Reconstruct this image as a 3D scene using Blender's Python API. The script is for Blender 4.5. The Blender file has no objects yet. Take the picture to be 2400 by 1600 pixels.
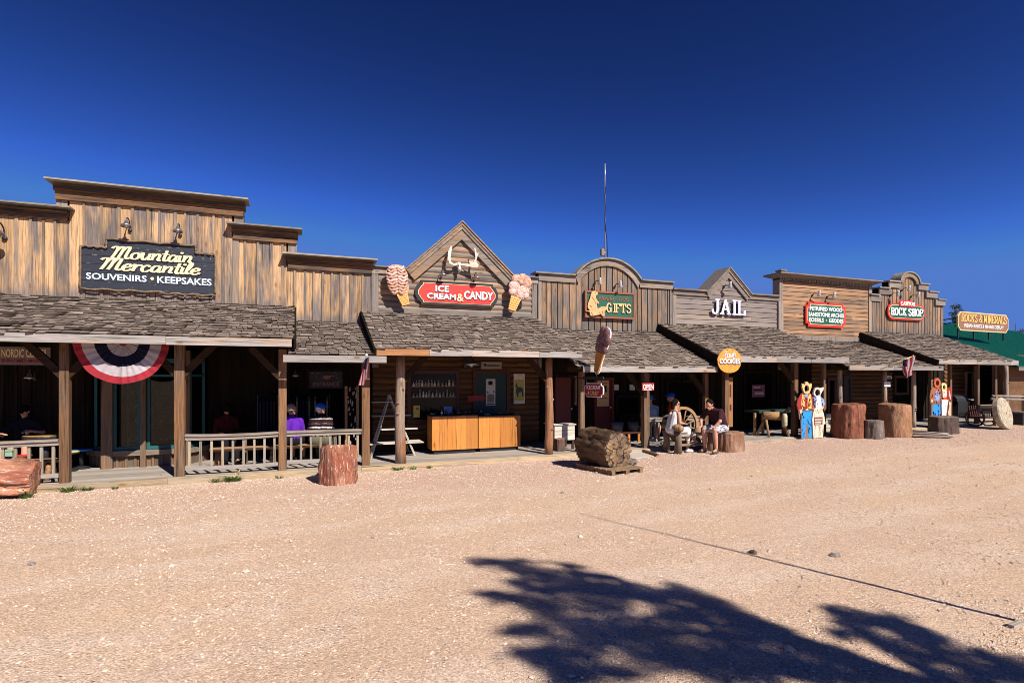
import bpy, bmesh, math, random
import numpy as np
from mathutils import Vector, Matrix, noise as mnoise
S = bpy.context.scene
C = S.collection
random.seed(11)
R = math.radians
# ---------------------------------------------------------------- camera
CAM = Vector((0.0, -12.48, 2.0))
CF, SF = 0.3618, 0.9323            # camera heading (forward = (CF, SF, 0))
cd = bpy.data.cameras.new('camera'); cam = bpy.data.objects.new('camera', cd); C.objects.link(cam)
cam.location = CAM
cam.rotation_euler = (R(90), 0, math.atan2(SF, CF) - R(90))
cd.sensor_width = 36; cd.lens = 36 * 1300 / 2400; cd.shift_y = 80 / 2400
cd.clip_end = 3000; cd.clip_start = 0.05
S.camera = cam
# ---------------------------------------------------------------- sky and sun
SX, SK = -0.36, 0.95               # sunlight travels (SX, 1, -SK)
sd = Vector((SX, 1, -SK)).normalized()
el = math.asin(-sd.z); az = math.atan2(-sd.x, -sd.y)   # azimuth of the sun from +Y, clockwise towards +X
w = bpy.data.worlds.new('World'); S.world = w; w.use_nodes = True
nt = w.node_tree; nt.nodes.clear()
sky = nt.nodes.new('ShaderNodeTexSky'); sky.sky_type = 'NISHITA'; sky.sun_disc = False
sky.sun_elevation = el; sky.sun_rotation = az
sky.air_density = 0.9; sky.dust_density = 0.0; sky.ozone_density = 10.0; sky.altitude = 2500
bg = nt.nodes.new('ShaderNodeBackground'); bg.inputs[1].default_value = 0.05
ow = nt.nodes.new('ShaderNodeOutputWorld')
gm = nt.nodes.new('ShaderNodeGamma'); gm.inputs[1].default_value = 2.35          # deep polarised blue
vm = nt.nodes.new('ShaderNodeVectorMath'); vm.operation = 'MULTIPLY'; vm.inputs[1].default_value = (0.98, 0.44, 0.24)
mn = nt.nodes.new('ShaderNodeVectorMath'); mn.operation = 'MINIMUM'; mn.inputs[1].default_value = (1.1, 2.6, 7.8)
nt.links.new(sky.outputs[0], gm.inputs[0]); nt.links.new(gm.outputs[0], vm.inputs[0]); nt.links.new(vm.outputs[0], mn.inputs[0])
nt.links.new(mn.outputs[0], bg.inputs[0]); nt.links.new(bg.outputs[0], ow.inputs[0])
sl = bpy.data.lights.new('sun', 'SUN'); sl.energy = 5.0; sl.angle = R(0.53); sl.color = (1.0, 0.93, 0.83)
so = bpy.data.objects.new('sun', sl); C.objects.link(so)
so.rotation_euler = sd.to_track_quat('-Z', 'Y').to_euler(); so.location = (0, -20, 20)
S.view_settings.view_transform = 'Standard'; S.view_settings.look = 'None'
S.view_settings.exposure = 0.62; S.view_settings.gamma = 1
S.cycles.filter_width = 0.9; S.cycles.max_bounces = 5; S.cycles.diffuse_bounces = 1; S.cycles.glossy_bounces = 2
S.cycles.transparent_max_bounces = 8

# ---------------------------------------------------------------- survey: photo measurement -> point on the plane Y
def ray(u, v):
    r = (u - 1200) / 1300; t = (880 - v) / 1300
    return Vector((CF + SF * r, SF - CF * r, t))
def Q(u, v, Y):
    d = ray(u, v); k = (Y - CAM.y) / d.y; return CAM + d * k
def QX(u, Y): return Q(u, 880, Y).x
def QZ(u, v, Y): return Q(u, v, Y).z
def QG(u, v, z=None):                       # on the ground
    d = ray(u, v); zz = -0.1 if z is None else z
    for _ in range(4):
        k = (zz - CAM.z) / d.z; p = CAM + d * k
        if z is not None: break
        zz = ground(p.x)
    return p
def interp(x, tab):
    if x <= tab[0][0]: return tab[0][1]
    for (a, b), (c, d) in zip(tab, tab[1:]):
        if x <= c: return b + (d - b) * (x - a) / (c - a)
    return tab[-1][1]
def floorz(x): return interp(x, [(-10, 0.03), (5, 0.05), (9, 0.08), (14, 0.19), (20, 0.27), (40, 0.40)])
def ground(x): return floorz(x) - interp(x, [(0, 0.12), (9, 0.06), (30, 0.05)])

# ---------------------------------------------------------------- mesh collector
class MB:
    def __init__(s): s.v = []; s.f = []; s.m = []; s.r = []; s.h = []; s.ch = []; s.zs = None; s.xf = None; s.mi = 0
    def add(s, vs, fs, rnd=None, mi=None):
        o = len(s.v); s.ch.append((o, len(s.f)))
        s.v += [(s.xf @ Vector(p)) if s.xf else Vector(p) for p in vs]
        s.h += [10.0 if s.zs is None else (p.z - s.zs) for p in s.v[o:]]
        r = random.random() if rnd is None else rnd
        for f in fs: s.f.append([i + o for i in f]); s.m.append(s.mi if mi is None else mi); s.r.append(r)
    def box(s, x0, x1, y0, y1, z0, z1, rnd=None, mi=None, top=None):
        za, zb = top if top else (z1, z1)
        s.add([(x0, y0, z0), (x1, y0, z0), (x1, y1, z0), (x0, y1, z0), (x0, y0, za), (x1, y0, zb), (x1, y1, zb), (x0, y1, za)],
              [(0, 3, 2, 1), (4, 5, 6, 7), (0, 1, 5, 4), (1, 2, 6, 5), (2, 3, 7, 6), (3, 0, 4, 7)], rnd, mi)
    def bar(s, a, b, w, h, rnd=None, up=(0, 0, 1), mi=None):
        a = Vector(a); b = Vector(b); d = (b - a).normalized(); u = Vector(up)
        if abs(d.dot(u)) > 0.95: u = Vector((0, 1, 0))
        sdv = d.cross(u).normalized() * w / 2; up2 = sdv.cross(d).normalized() * h / 2
        vs = [a - sdv - up2, a + sdv - up2, a + sdv + up2, a - sdv + up2, b - sdv - up2, b + sdv - up2, b + sdv + up2, b - sdv + up2]
        s.add(vs, [(0, 3, 2, 1), (4, 5, 6, 7), (0, 1, 5, 4), (1, 2, 6, 5), (2, 3, 7, 6), (3, 0, 4, 7)], rnd, mi)
    def prism(s, poly, y0, y1, rnd=None, mi=None):          # polygon in x,z extruded along y
        n = len(poly)
        A = sum(poly[i][0] * poly[(i + 1) % n][1] - poly[(i + 1) % n][0] * poly[i][1] for i in range(n))
        if A < 0: poly = poly[::-1]
        vs = [(p[0], y0, p[1]) for p in poly] + [(p[0], y1, p[1]) for p in poly]
        fs = [list(range(n)), list(range(2 * n - 1, n - 1, -1))] + [(i, i + n, (i + 1) % n + n, (i + 1) % n) for i in range(n)]
        s.add(vs, fs, rnd, mi)
    def tube(s, pts, rad, n=8, rnd=None, mi=None, flat=None, cap=True):
        pts = [Vector(p) for p in pts]; m = len(pts)
        if not isinstance(rad, (list, tuple)): rad = [rad] * m
        vs = []; pu = None
        for i, p in enumerate(pts):
            d = (pts[min(i + 1, m - 1)] - pts[max(i - 1, 0)]).normalized()
            u = Vector((0, 0, 1)) if abs(d.z) < 0.9 else Vector((1, 0, 0))
            if pu is not None: u = pu
            a = d.cross(u).normalized(); b = a.cross(d).normalized(); pu = b
            for k in range(n):
                t = 2 * math.pi * k / n
                q = a * math.cos(t) * rad[i] + b * math.sin(t) * rad[i]
                if flat: q = Vector((q.x * flat[0], q.y * flat[1], q.z * flat[2]))
                vs.append(p + q)
        fs = [(i * n + k, i * n + (k + 1) % n, (i + 1) * n + (k + 1) % n, (i + 1) * n + k) for i in range(m - 1) for k in range(n)]
        if cap: fs += [list(range(n))[::-1], list(range((m - 1) * n, m * n))]
        s.add(vs, fs, rnd, mi)
    def lathe(s, prof, c=(0, 0, 0), n=16, rnd=None, mi=None, M=None):   # profile (r, z)
        vs = []; c = Vector(c)
        for r, z in prof:
            for k in range(n):
                t = 2 * math.pi * k / n; q = Vector((r * math.cos(t), r * math.sin(t), z))
                vs.append(c + (M @ q if M else q))
        m = len(prof)
        fs = [(i * n + k, i * n + (k + 1) % n, (i + 1) * n + (k + 1) % n, (i + 1) * n + k) for i in range(m - 1) for k in range(n)]
        fs += [list(range(n))[::-1], list(range((m - 1) * n, m * n))]
        s.add(vs, fs, rnd, mi)
    def ball(s, c, r, n=10, rnd=None, mi=None, M=None):
        if not isinstance(r, (list, tuple)): r = (r, r, r)
        c = Vector(c); vs = []; h = n // 2 + 1
        for i in range(h + 1):
            ph = math.pi * (i + 0.001) / (h + 0.002)
            for k in range(n):
                t = 2 * math.pi * k / n
                q = Vector((r[0] * math.sin(ph) * math.cos(t), r[1] * math.sin(ph) * math.sin(t), -r[2] * math.cos(ph)))
                vs.append(c + (M @ q if M else q))
        fs = [(i * n + k, i * n + (k + 1) % n, (i + 1) * n + (k + 1) % n, (i + 1) * n + k) for i in range(h) for k in range(n)]
        s.add(vs, fs, rnd, mi)
    def build_each(s, name, mats, parent, n=1, **k):
        for a in range(0, len(s.ch), n):
            t = MB(); v0 = s.ch[a][0]; v1, f1 = (s.ch[a + n] if a + n < len(s.ch) else (len(s.v), len(s.f))); f0 = s.ch[a][1]
            t.v = s.v[v0:v1]; t.h = s.h[v0:v1]; t.f = [[i - v0 for i in f] for f in s.f[f0:f1]]; t.m = s.m[f0:f1]; t.r = s.r[f0:f1]
            o = t.build(name, mats, parent, **k)
        return o
    def build(s, name, mats, parent=None, smooth=False, loc=None, bevel=0):
        o0 = WL.get(parent.name, Vector()) if parent else (Vector(loc) if loc is not None else Vector())
        me = bpy.data.meshes.new(name)
        me.from_pydata([tuple(p - o0) for p in s.v], [], s.f)
        if not isinstance(mats, (list, tuple)): mats = [mats]
        for m in mats: me.materials.append(m)
        me.polygons.foreach_set('material_index', s.m)
        a = me.attributes.new('rnd', 'FLOAT', 'FACE'); a.data.foreach_set('value', s.r)
        a = me.attributes.new('low', 'FLOAT', 'POINT'); a.data.foreach_set('value', s.h)
        if smooth: me.polygons.foreach_set('use_smooth', [True] * len(s.f))
        me.update()
        o = bpy.data.objects.new(name, me); C.objects.link(o)
        if parent: o.parent = parent
        else: o.location = o0
        WL[o.name] = o0 if parent else o0.copy()
        if bevel:
            b = o.modifiers.new('bevel', 'BEVEL'); b.width = bevel; b.segments = 2; b.limit_method = 'ANGLE'
        return o
WL = {}
def tag(o, label=None, cat=None, group=None, kind=None):
    if label: o['label'] = label
    if cat: o['category'] = cat
    if group: o['group'] = group
    if kind: o['kind'] = kind
    return o
def thing(name, label, cat, loc=(0, 0, 0), group=None):
    o = bpy.data.objects.new(name, None); C.objects.link(o); o.location = loc; o.empty_display_size = 0.2
    WL[o.name] = Vector(loc); return tag(o, label, cat, group)
def dup(root, loc, label, rotz=0, group=None, scale=1):
    r = root.copy(); C.objects.link(r); r.location = loc; r.rotation_euler = (0, 0, rotz); r.scale = (scale,) * 3
    WL[r.name] = Vector(loc); r['label'] = label
    if group: r['group'] = group
    for ch in list(root.children):
        c = ch.copy(); C.objects.link(c); c.parent = r
        for g in ch.children:
            d = g.copy(); C.objects.link(d); d.parent = c
    return r

# ---------------------------------------------------------------- materials
def newmat(name):
    m = bpy.data.materials.new(name); m.use_nodes = True
    nt = m.node_tree; b = nt.nodes['Principled BSDF']; return m, nt, b
class N:
    def __init__(s, nt): s.nt = nt
    def n(s, t, **k):
        o = s.nt.nodes.new(t)
        for a, b in k.items(): setattr(o, a, b)
        return o
    def l(s, a, b): s.nt.links.new(a, b)
    def math(s, op, a, b=None, c=None, clamp=False):
        o = s.n('ShaderNodeMath', operation=op, use_clamp=clamp)
        for i, x in enumerate((a, b, c)):
            if x is None: continue
            if isinstance(x, (int, float)): o.inputs[i].default_value = x
            else: s.l(x, o.inputs[i])
        return o.outputs[0]
    def mix(s, f, a, b, bt='MIX'):
        o = s.n('ShaderNodeMix', data_type='RGBA', blend_type=bt)
        for i, x in ((0, f), (6, a), (7, b)):
            if isinstance(x, (int, float)): o.inputs[i].default_value = x
            elif isinstance(x, (tuple, list)): o.inputs[i].default_value = (*x[:3], 1)
            else: s.l(x, o.inputs[i])
        return o.outputs[2]
    def noise(s, vec, scale, detail=4, rough=0.55, dist=0):
        o = s.n('ShaderNodeTexNoise'); o.inputs['Scale'].default_value = scale; o.inputs['Detail'].default_value = detail
        o.inputs['Roughness'].default_value = rough; o.inputs['Distortion'].default_value = dist
        if vec is not None: s.l(vec, o.inputs['Vector'])
        return o.outputs['Fac']
    def ramp(s, f, a, b, lo=0.0, hi=1.0):
        o = s.n('ShaderNodeMapRange', clamp=True); s.l(f, o.inputs[0])
        o.inputs[1].default_value = a; o.inputs[2].default_value = b; o.inputs[3].default_value = lo; o.inputs[4].default_value = hi
        return o.outputs[0]
    def scale(s, vec, sc):
        o = s.n('ShaderNodeVectorMath', operation='MULTIPLY'); s.l(vec, o.inputs[0]); o.inputs[1].default_value = sc; return o.outputs[0]
    def coord(s, off=True):
        tc = s.n('ShaderNodeTexCoord').outputs['Object']
        if not off: return tc, None
        at = s.n('ShaderNodeAttribute', attribute_name='rnd').outputs['Fac']
        cx = s.n('ShaderNodeCombineXYZ')
        for i, k in enumerate((17.3, 31.7, 23.1)): s.l(s.math('MULTIPLY', at, k), cx.inputs[i])
        ad = s.n('ShaderNodeVectorMath', operation='ADD'); s.l(tc, ad.inputs[0]); s.l(cx.outputs[0], ad.inputs[1])
        return ad.outputs[0], at
    def bump(s, h, strength, dist, bsdf):
        o = s.n('ShaderNodeBump'); o.inputs['Strength'].default_value = strength; o.inputs['Distance'].default_value = dist
        s.l(h, o.inputs['Height']); s.l(o.outputs[0], bsdf.inputs['Normal'])
def wood(name, axis, tan, gray, gmid=0.5, gw=0.12, rough=0.85, val=1.0, knots=True, contrast=1.0):
    m, nt, b = newmat(name); k = N(nt); vec, at = k.coord()
    ax = {'x': 0, 'y': 1, 'z': 2}[axis]
    def st(ac, al): t = [ac] * 3; t[ax] = al; return tuple(t)
    big = k.noise(k.scale(vec, st(4.5, 0.9)), 1, 3)
    r2 = k.math('FRACT', k.math('MULTIPLY', at, 7.13)); r3 = k.math('FRACT', k.math('MULTIPLY', at, 13.7))
    g = k.ramp(k.math('ADD', big, k.math('MULTIPLY', k.math('SUBTRACT', r2, 0.5), 0.22)), gmid - gw, gmid + gw)
    lo = k.n('ShaderNodeAttribute', attribute_name='low').outputs['Fac']
    g = k.math('MAXIMUM', g, k.ramp(k.math('ADD', lo, k.math('MULTIPLY', big, 0.5)), 0.30, 0.52, 0.92, 0))
    c = k.mix(g, tan, gray)
    grain = k.noise(k.scale(vec, st(70, 2.2)), 1, 5, 0.65, 0.3)
    crk = k.ramp(k.noise(k.scale(vec, st(26, 0.7)), 1, 4, 0.6), 0.31, 0.42, 0.28, 1)
    c = k.mix(1.0, c, k.math('MULTIPLY', k.ramp(grain, 0.3, 0.72, 1 - 0.42 * contrast, 1 + 0.22 * contrast), crk), 'MULTIPLY')
    c = k.mix(1.0, c, k.ramp(r3, 0, 1, 0.74 * val, 1.15 * val), 'MULTIPLY')
    h = grain
    if knots:
        vo = k.n('ShaderNodeTexVoronoi'); vo.inputs['Scale'].default_value = 1; k.l(k.scale(vec, st(4.2, 1.7)), vo.inputs['Vector'])
        kn = k.ramp(vo.outputs['Distance'], 0.07, 0.15, 1, 0)
        c = k.mix(k.math('MULTIPLY', kn, 0.75), c, (tan[0] * 0.4, tan[1] * 0.28, tan[2] * 0.2))
        stn = k.ramp(k.noise(k.scale(vec, st(9, 0.45)), 1, 3), 0.60, 0.72)
        c = k.mix(k.math('MULTIPLY', stn, 0.55), c, (0.05, 0.035, 0.028))
    k.l(c, b.inputs['Base Color']); b.inputs['Roughness'].default_value = rough
    b.inputs['Specular IOR Level'].default_value = 0.25 if tan[0] > 0.15 else 0.0
    k.bump(h, 0.6, 0.01, b); return m
def paint(name, col, rough=0.55, wear=0.0, wearcol=(0.25, 0.2, 0.15), spec=0.4, var=0.12, metal=0.0, sc=14):
    m, nt, b = newmat(name); k = N(nt); vec, at = k.coord()
    n1 = k.noise(vec, sc, 5, 0.6)
    c = k.mix(1.0, col, k.ramp(n1, 0.3, 0.7, 1 - var, 1 + var), 'MULTIPLY')
    if wear:
        n2 = k.noise(k.scale(vec, (9, 9, 30)), 1, 5, 0.7)
        c = k.mix(k.ramp(n2, 0.66 - wear * 0.2, 0.70 - wear * 0.2), c, wearcol)
    k.l(c, b.inputs['Base Color']); b.inputs['Roughness'].default_value = rough; b.inputs['Metallic'].default_value = metal
    b.inputs['Specular IOR Level'].default_value = spec
    k.bump(n1, 0.15, 0.004, b); return m
def fabric(name, col, var=0.15):
    m = paint(name, col, 0.9, var=var, spec=0.1, sc=9); return m
TAN = (0.52, 0.325, 0.175); GRY = (0.20, 0.165, 0.15)
M = {}
M['siding_v'] = wood('weathered_pine_vertical', 'z', TAN, GRY, 0.54, 0.09, contrast=1.3)
M['siding_batten'] = wood('weathered_grey_batten', 'z', (0.36, 0.24, 0.15), GRY, 0.48, 0.12, contrast=1.3)
M['siding_v_dark'] = wood('aged_slab_vertical', 'z', (0.33, 0.205, 0.125), (0.18, 0.155, 0.14), 0.50, 0.10, contrast=1.3)
M['siding_h'] = wood('weathered_pine_horizontal', 'x', (0.37, 0.24, 0.15), (0.24, 0.20, 0.17), 0.48, 0.12, contrast=1.2)
M['siding_h_warm'] = wood('warm_pine_horizontal', 'x', (0.37, 0.215, 0.12), (0.23, 0.16, 0.115), 0.54, 0.12, contrast=1.2)
M['siding_h_gray'] = wood('grey_pine_horizontal', 'x', (0.30, 0.235, 0.185), (0.235, 0.20, 0.185), 0.44, 0.12)
M['dark_v'] = wood('shade_darkened_boards_vertical', 'z', (0.026, 0.018, 0.014), (0.019, 0.016, 0.014), 0.5, 0.15)  # near-black base colour imitates the deep porch shade
M['dark_h'] = wood('shade_darkened_logs_horizontal', 'x', (0.17, 0.082, 0.034), (0.115, 0.056, 0.026), 0.5, 0.15)  # log colour lowered to help the shade under the eaves
M['trim_h'] = wood('cornice_wood_horizontal', 'x', (0.24, 0.125, 0.06), (0.075, 0.058, 0.048), 0.50, 0.12, contrast=1.3)
M['trim_v'] = wood('grey_corner_board', 'z', (0.33, 0.24, 0.17), (0.25, 0.215, 0.195), 0.42, 0.12)
M['cap'] = wood('silvered_cap_board', 'x', (0.32, 0.285, 0.235), (0.25, 0.235, 0.21), 0.5, 0.12)
M['fascia'] = wood('silvered_fascia_board', 'x', (0.40, 0.29, 0.20), (0.32, 0.295, 0.28), 0.38, 0.10)
M['fascia_raw'] = wood('split_raw_fascia_board', 'x', (0.48, 0.23, 0.10), (0.42, 0.36, 0.32), 0.52, 0.06)
M['trim_hg'] = wood('grey_trim_horizontal', 'x', (0.33, 0.25, 0.175), (0.235, 0.205, 0.185), 0.44, 0.12)
M['post'] = wood('sawn_post_wood', 'z', (0.225, 0.115, 0.055), (0.18, 0.125, 0.085), 0.54, 0.15, contrast=1.4)
M['log_post'] = wood('peeled_log_post', 'z', (0.32, 0.145, 0.07), (0.33, 0.25, 0.19), 0.47, 0.10, contrast=1.4)
M['rail'] = wood('weathered_rail_wood', 'x', (0.42, 0.34, 0.26), (0.36, 0.32, 0.29), 0.45, 0.15)
M['baluster'] = wood('weathered_baluster_wood', 'z', (0.36, 0.29, 0.20), (0.31, 0.28, 0.23), 0.45, 0.15)
M['deck'] = wood('boardwalk_plank', 'x', (0.40, 0.335, 0.28), (0.36, 0.32, 0.285), 0.45, 0.15, knots=False, contrast=0.5)
M['deck_edge'] = wood('boardwalk_edge_beam', 'x', (0.52, 0.38, 0.23), (0.45, 0.36, 0.25), 0.5, 0.15)
M['under'] = wood('shade_darkened_roof_timber', 'x', (0.045, 0.028, 0.016), (0.03, 0.022, 0.015), 0.5, 0.15)  # roof undersides coloured darker in place of deeper shade
M['brace'] = wood('knee_brace_timber', 'x', (0.05, 0.027, 0.015), (0.038, 0.025, 0.018), 0.5, 0.15)  # very dark tone stands in for eave shade on the braces
M['orange'] = wood('varnished_fir_panel', 'z', (0.56, 0.215, 0.045), (0.52, 0.21, 0.055), 0.5, 0.3, rough=0.45, contrast=0.4)
M['benchwood'] = wood('varnished_log_bench', 'x', (0.42, 0.20, 0.085), (0.40, 0.24, 0.13), 0.5, 0.2, rough=0.6)
M['rustic'] = wood('rustic_log_wood', 'z', (0.34, 0.20, 0.10), (0.20, 0.15, 0.11), 0.5, 0.15)
M['whitewash'] = wood('whitewashed_boards', 'x', (0.62, 0.56, 0.48), (0.55, 0.48, 0.40), 0.5, 0.15, knots=False)
def shake_mat():
    m, nt, b = newmat('cedar_shake'); k = N(nt); vec, at = k.coord()
    n1 = k.noise(k.scale(vec, (50, 5, 5)), 1, 5, 0.65)
    r2 = k.math('FRACT', k.math('MULTIPLY', at, 7.13)); r3 = k.math('FRACT', k.math('MULTIPLY', at, 19.7))
    c = k.mix(r2, (0.215, 0.165, 0.135), (0.28, 0.222, 0.187))
    c = k.mix(1, c, k.ramp(r3, 0, 1, 0.70, 1.12), 'MULTIPLY')
    c = k.mix(1, c, k.ramp(n1, 0.3, 0.7, 0.65, 1.15), 'MULTIPLY')
    k.l(c, b.inputs['Base Color']); b.inputs['Roughness'].default_value = 0.9; b.inputs['Specular IOR Level'].default_value = 0.2
    k.bump(n1, 0.6, 0.01, b); return m
M['bayboard'] = wood('bay_window_boards', 'z', (0.20, 0.115, 0.065), (0.15, 0.115, 0.09), 0.5, 0.15)
M['bayboard_h'] = wood('bay_window_sill', 'x', (0.24, 0.16, 0.105), (0.19, 0.155, 0.13), 0.5, 0.15)
M['orangeboard'] = wood('orange_sign_board', 'z', (0.34, 0.15, 0.05), (0.28, 0.13, 0.05), 0.5, 0.2)
M['shake'] = shake_mat()
M['shake_butt'] = None
def petri(name, c1, c2, c3, axis='z', s=1.0, white=0.63, crack=0):
    m, nt, b = newmat(name); k = N(nt); vec, at = k.coord()
    ax = {'x': 0, 'y': 1, 'z': 2}[axis]
    def st(ac, al): t = [ac * s] * 3; t[ax] = al * s; return tuple(t)
    n1 = k.noise(k.scale(vec, st(11, 1.8)), 1, 6, 0.65, 0.6); n2 = k.noise(vec, 3.2 * s, 4)
    n3 = k.noise(k.scale(vec, st(26, 5)), 1, 6, 0.7, 0.5)
    c = k.mix(k.ramp(n2, 0.4, 0.6), c1, c2); c = k.mix(k.ramp(n3, white, white + 0.07), c, c3)
    c = k.mix(1, c, k.ramp(n1, 0.28, 0.62, 0.35, 1.2), 'MULTIPLY')
    if crack:
        ve = k.n('ShaderNodeTexVoronoi', feature='DISTANCE_TO_EDGE'); ve.inputs['Scale'].default_value = crack
        wv = k.n('ShaderNodeVectorMath', operation='ADD'); k.l(vec, wv.inputs[0]); nn_ = k.n('ShaderNodeTexNoise'); nn_.inputs['Scale'].default_value = 5; k.l(vec, nn_.inputs['Vector']); k.l(k.scale(nn_.outputs['Color'], (0.45, 0.45, 0.45)), wv.inputs[1]); k.l(wv.outputs[0], ve.inputs['Vector'])
        cr = k.ramp(ve.outputs['Distance'], 0.0, 0.06, 0.25, 1); c = k.mix(1, c, cr, 'MULTIPLY'); n1 = k.math('ADD', n1, k.math('MULTIPLY', cr, 1.5))
    k.l(c, b.inputs['Base Color']); b.inputs['Roughness'].default_value = 0.6; b.inputs['Specular IOR Level'].default_value = 0.4
    k.bump(k.math('ADD', n1, n3), 0.9, 0.03, b); return m
M['pet_red'] = petri('petrified_wood_red', (0.32, 0.10, 0.055), (0.40, 0.18, 0.11), (0.70, 0.55, 0.46), white=0.56)
M['pet_brown'] = petri('petrified_wood_brown', (0.10, 0.058, 0.033), (0.17, 0.10, 0.055), (0.30, 0.20, 0.12), 'y', white=0.68)
M['pet_end'] = petri('petrified_wood_cut_end', (0.24, 0.145, 0.07), (0.16, 0.10, 0.06), (0.60, 0.53, 0.46), 'y', 0.7, white=0.61, crack=2.7)
M['pet_orange'] = petri('petrified_wood_orange', (0.20, 0.062, 0.032), (0.27, 0.10, 0.05), (0.42, 0.25, 0.17), white=0.64)
M['pet_tan'] = petri('petrified_wood_tan', (0.32, 0.155, 0.075), (0.36, 0.19, 0.10), (0.46, 0.30, 0.19), white=0.66)
M['pet_gray'] = petri('petrified_wood_grey', (0.15, 0.115, 0.095), (0.20, 0.16, 0.13), (0.40, 0.34, 0.28), white=0.6)
M['pet_dark'] = petri('petrified_wood_dark', (0.075, 0.045, 0.035), (0.12, 0.07, 0.05), (0.28, 0.22, 0.18), white=0.66)
M['pet_redx'] = petri('petrified_wood_red_lying', (0.32, 0.10, 0.055), (0.42, 0.19, 0.11), (0.70, 0.55, 0.46), 'x', white=0.56)
M['pet_brownl'] = petri('petrified_wood_brown_lying', (0.075, 0.045, 0.026), (0.15, 0.085, 0.045), (0.30, 0.20, 0.12), 'y', white=0.64)
M['pet_orangeg'] = petri('petrified_wood_bark', (0.25, 0.12, 0.065), (0.34, 0.21, 0.14), (0.48, 0.33, 0.24), white=0.62)
M['wheelwood'] = wood('worn_golden_wood', 'x', (0.42, 0.23, 0.10), (0.34, 0.22, 0.12), 0.5, 0.2, knots=False)
def ground_mat():
    m, nt, b = newmat('gravel_ground'); k = N(nt)
    pos = k.n('ShaderNodeNewGeometry').outputs['Position']
    sx = k.n('ShaderNodeSeparateXYZ'); k.l(pos, sx.inputs[0])
    n_big = k.noise(pos, 0.35, 4, 0.55); n_mid = k.noise(pos, 1.7, 5, 0.6); n_f = k.noise(pos, 45, 5, 0.7)
    tr = k.noise(k.scale(pos, (0.35, 1.5, 1)), 1, 4, 0.55)
    c = k.mix(k.ramp(n_big, 0.38, 0.62), (0.565, 0.395, 0.275), (0.54, 0.38, 0.28))
    c = k.mix(k.ramp(n_mid, 0.45, 0.72, 0, 0.6), c, (0.55, 0.365, 0.245))
    c = k.mix(k.ramp(k.math('ADD', tr, k.math('MULTIPLY', k.math('SUBTRACT', n_mid, 0.5), 0.5)), 0.46, 0.64, 0, 0.6), c, (0.62, 0.475, 0.38))
    near = k.math('MULTIPLY', k.ramp(k.math('ADD', sx.outputs[1], k.math('MULTIPLY', n_mid, 2.4)), -2.6, -0.6), k.ramp(sx.outputs[0], 0, 5, 0.35, 1))
    c = k.mix(k.math('MULTIPLY', near, 0.8), c, (0.50, 0.315, 0.24))
    vo = k.n('ShaderNodeTexVoronoi'); vo.inputs['Scale'].default_value = 34; k.l(pos, vo.inputs['Vector'])
    vo2 = k.n('ShaderNodeTexVoronoi'); vo2.inputs['Scale'].default_value = 80; k.l(pos, vo2.inputs['Vector'])
    hs = k.n('ShaderNodeSeparateColor'); k.l(vo.outputs['Color'], hs.inputs[0])
    hs2 = k.n('ShaderNodeSeparateColor'); k.l(vo2.outputs['Color'], hs2.inputs[0])
    st = k.math('MULTIPLY', k.ramp(hs.outputs[1], 0.60, 0.66), k.ramp(vo.outputs['Distance'], 0.42, 0.5, 1, 0))
    patch = k.math('MAXIMUM', k.ramp(n_mid, 0.44, 0.60, 0.05, 1), near)
    st = k.math('MULTIPLY', st, patch)
    stc = k.mix(hs.outputs[0], (0.30, 0.20, 0.15), (0.88, 0.76, 0.66))
    c = k.mix(k.math('MULTIPLY', st, 0.85), c, stc)
    c = k.mix(1, c, k.ramp(hs2.outputs[0], 0, 1, 0.70, 1.25), 'MULTIPLY')
    c = k.mix(1, c, k.ramp(n_f, 0.3, 0.7, 0.8, 1.16), 'MULTIPLY')
    k.l(c, b.inputs['Base Color']); b.inputs['Roughness'].default_value = 0.95; b.inputs['Specular IOR Level'].default_value = 0.15
    h = k.math('ADD', k.math('MULTIPLY', k.math('SUBTRACT', 0.6, vo.outputs['Distance']), k.math('ADD', st, 0.25)), k.math('MULTIPLY', k.math('SUBTRACT', 0.6, vo2.outputs['Distance']), 0.45))
    h = k.math('ADD', h, k.math('MULTIPLY', n_f, 0.5))
    k.bump(h, 1.0, 0.016, b); return m
M['ground'] = ground_mat()
def stone_mat(name, a, bcol):
    m, nt, b = newmat(name); k = N(nt); vec, at = k.coord()
    c = k.mix(k.math('FRACT', k.math('MULTIPLY', at, 7.7)), a, bcol)
    k.l(k.mix(1, c, k.ramp(k.noise(vec, 60, 3), 0.3, 0.7, 0.8, 1.15), 'MULTIPLY'), b.inputs['Base Color']); b.inputs['Roughness'].default_value = 0.9; return m
M['pebble'] = stone_mat('pebble_stone', (0.46, 0.33, 0.25), (0.70, 0.56, 0.46))
M['rockgray'] = stone_mat('grey_stone', (0.22, 0.19, 0.17), (0.30, 0.26, 0.23))
def glass_mat():
    m, nt, b = newmat('window_glass'); k = N(nt); nt.nodes.remove(b)
    out = nt.nodes['Material Output']; tr = k.n('ShaderNodeBsdfTransparent'); tr.inputs[0].default_value = (0.55, 0.6, 0.6, 1)
    gl = k.n('ShaderNodeBsdfGlossy'); gl.inputs['Roughness'].default_value = 0.04; gl.inputs[0].default_value = (0.35, 0.35, 0.35, 1)
    fr = k.n('ShaderNodeFresnel'); fr.inputs[0].default_value = 1.5
    mx = k.n('ShaderNodeMixShader'); k.l(k.math('ADD', fr.outputs[0], 0.02), mx.inputs[0]); k.l(tr.outputs[0], mx.inputs[1]); k.l(gl.outputs[0], mx.inputs[2])
    k.l(mx.outputs[0], out.inputs[0]); return m
M['glass'] = glass_mat()
M.pop('shake_butt')
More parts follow.
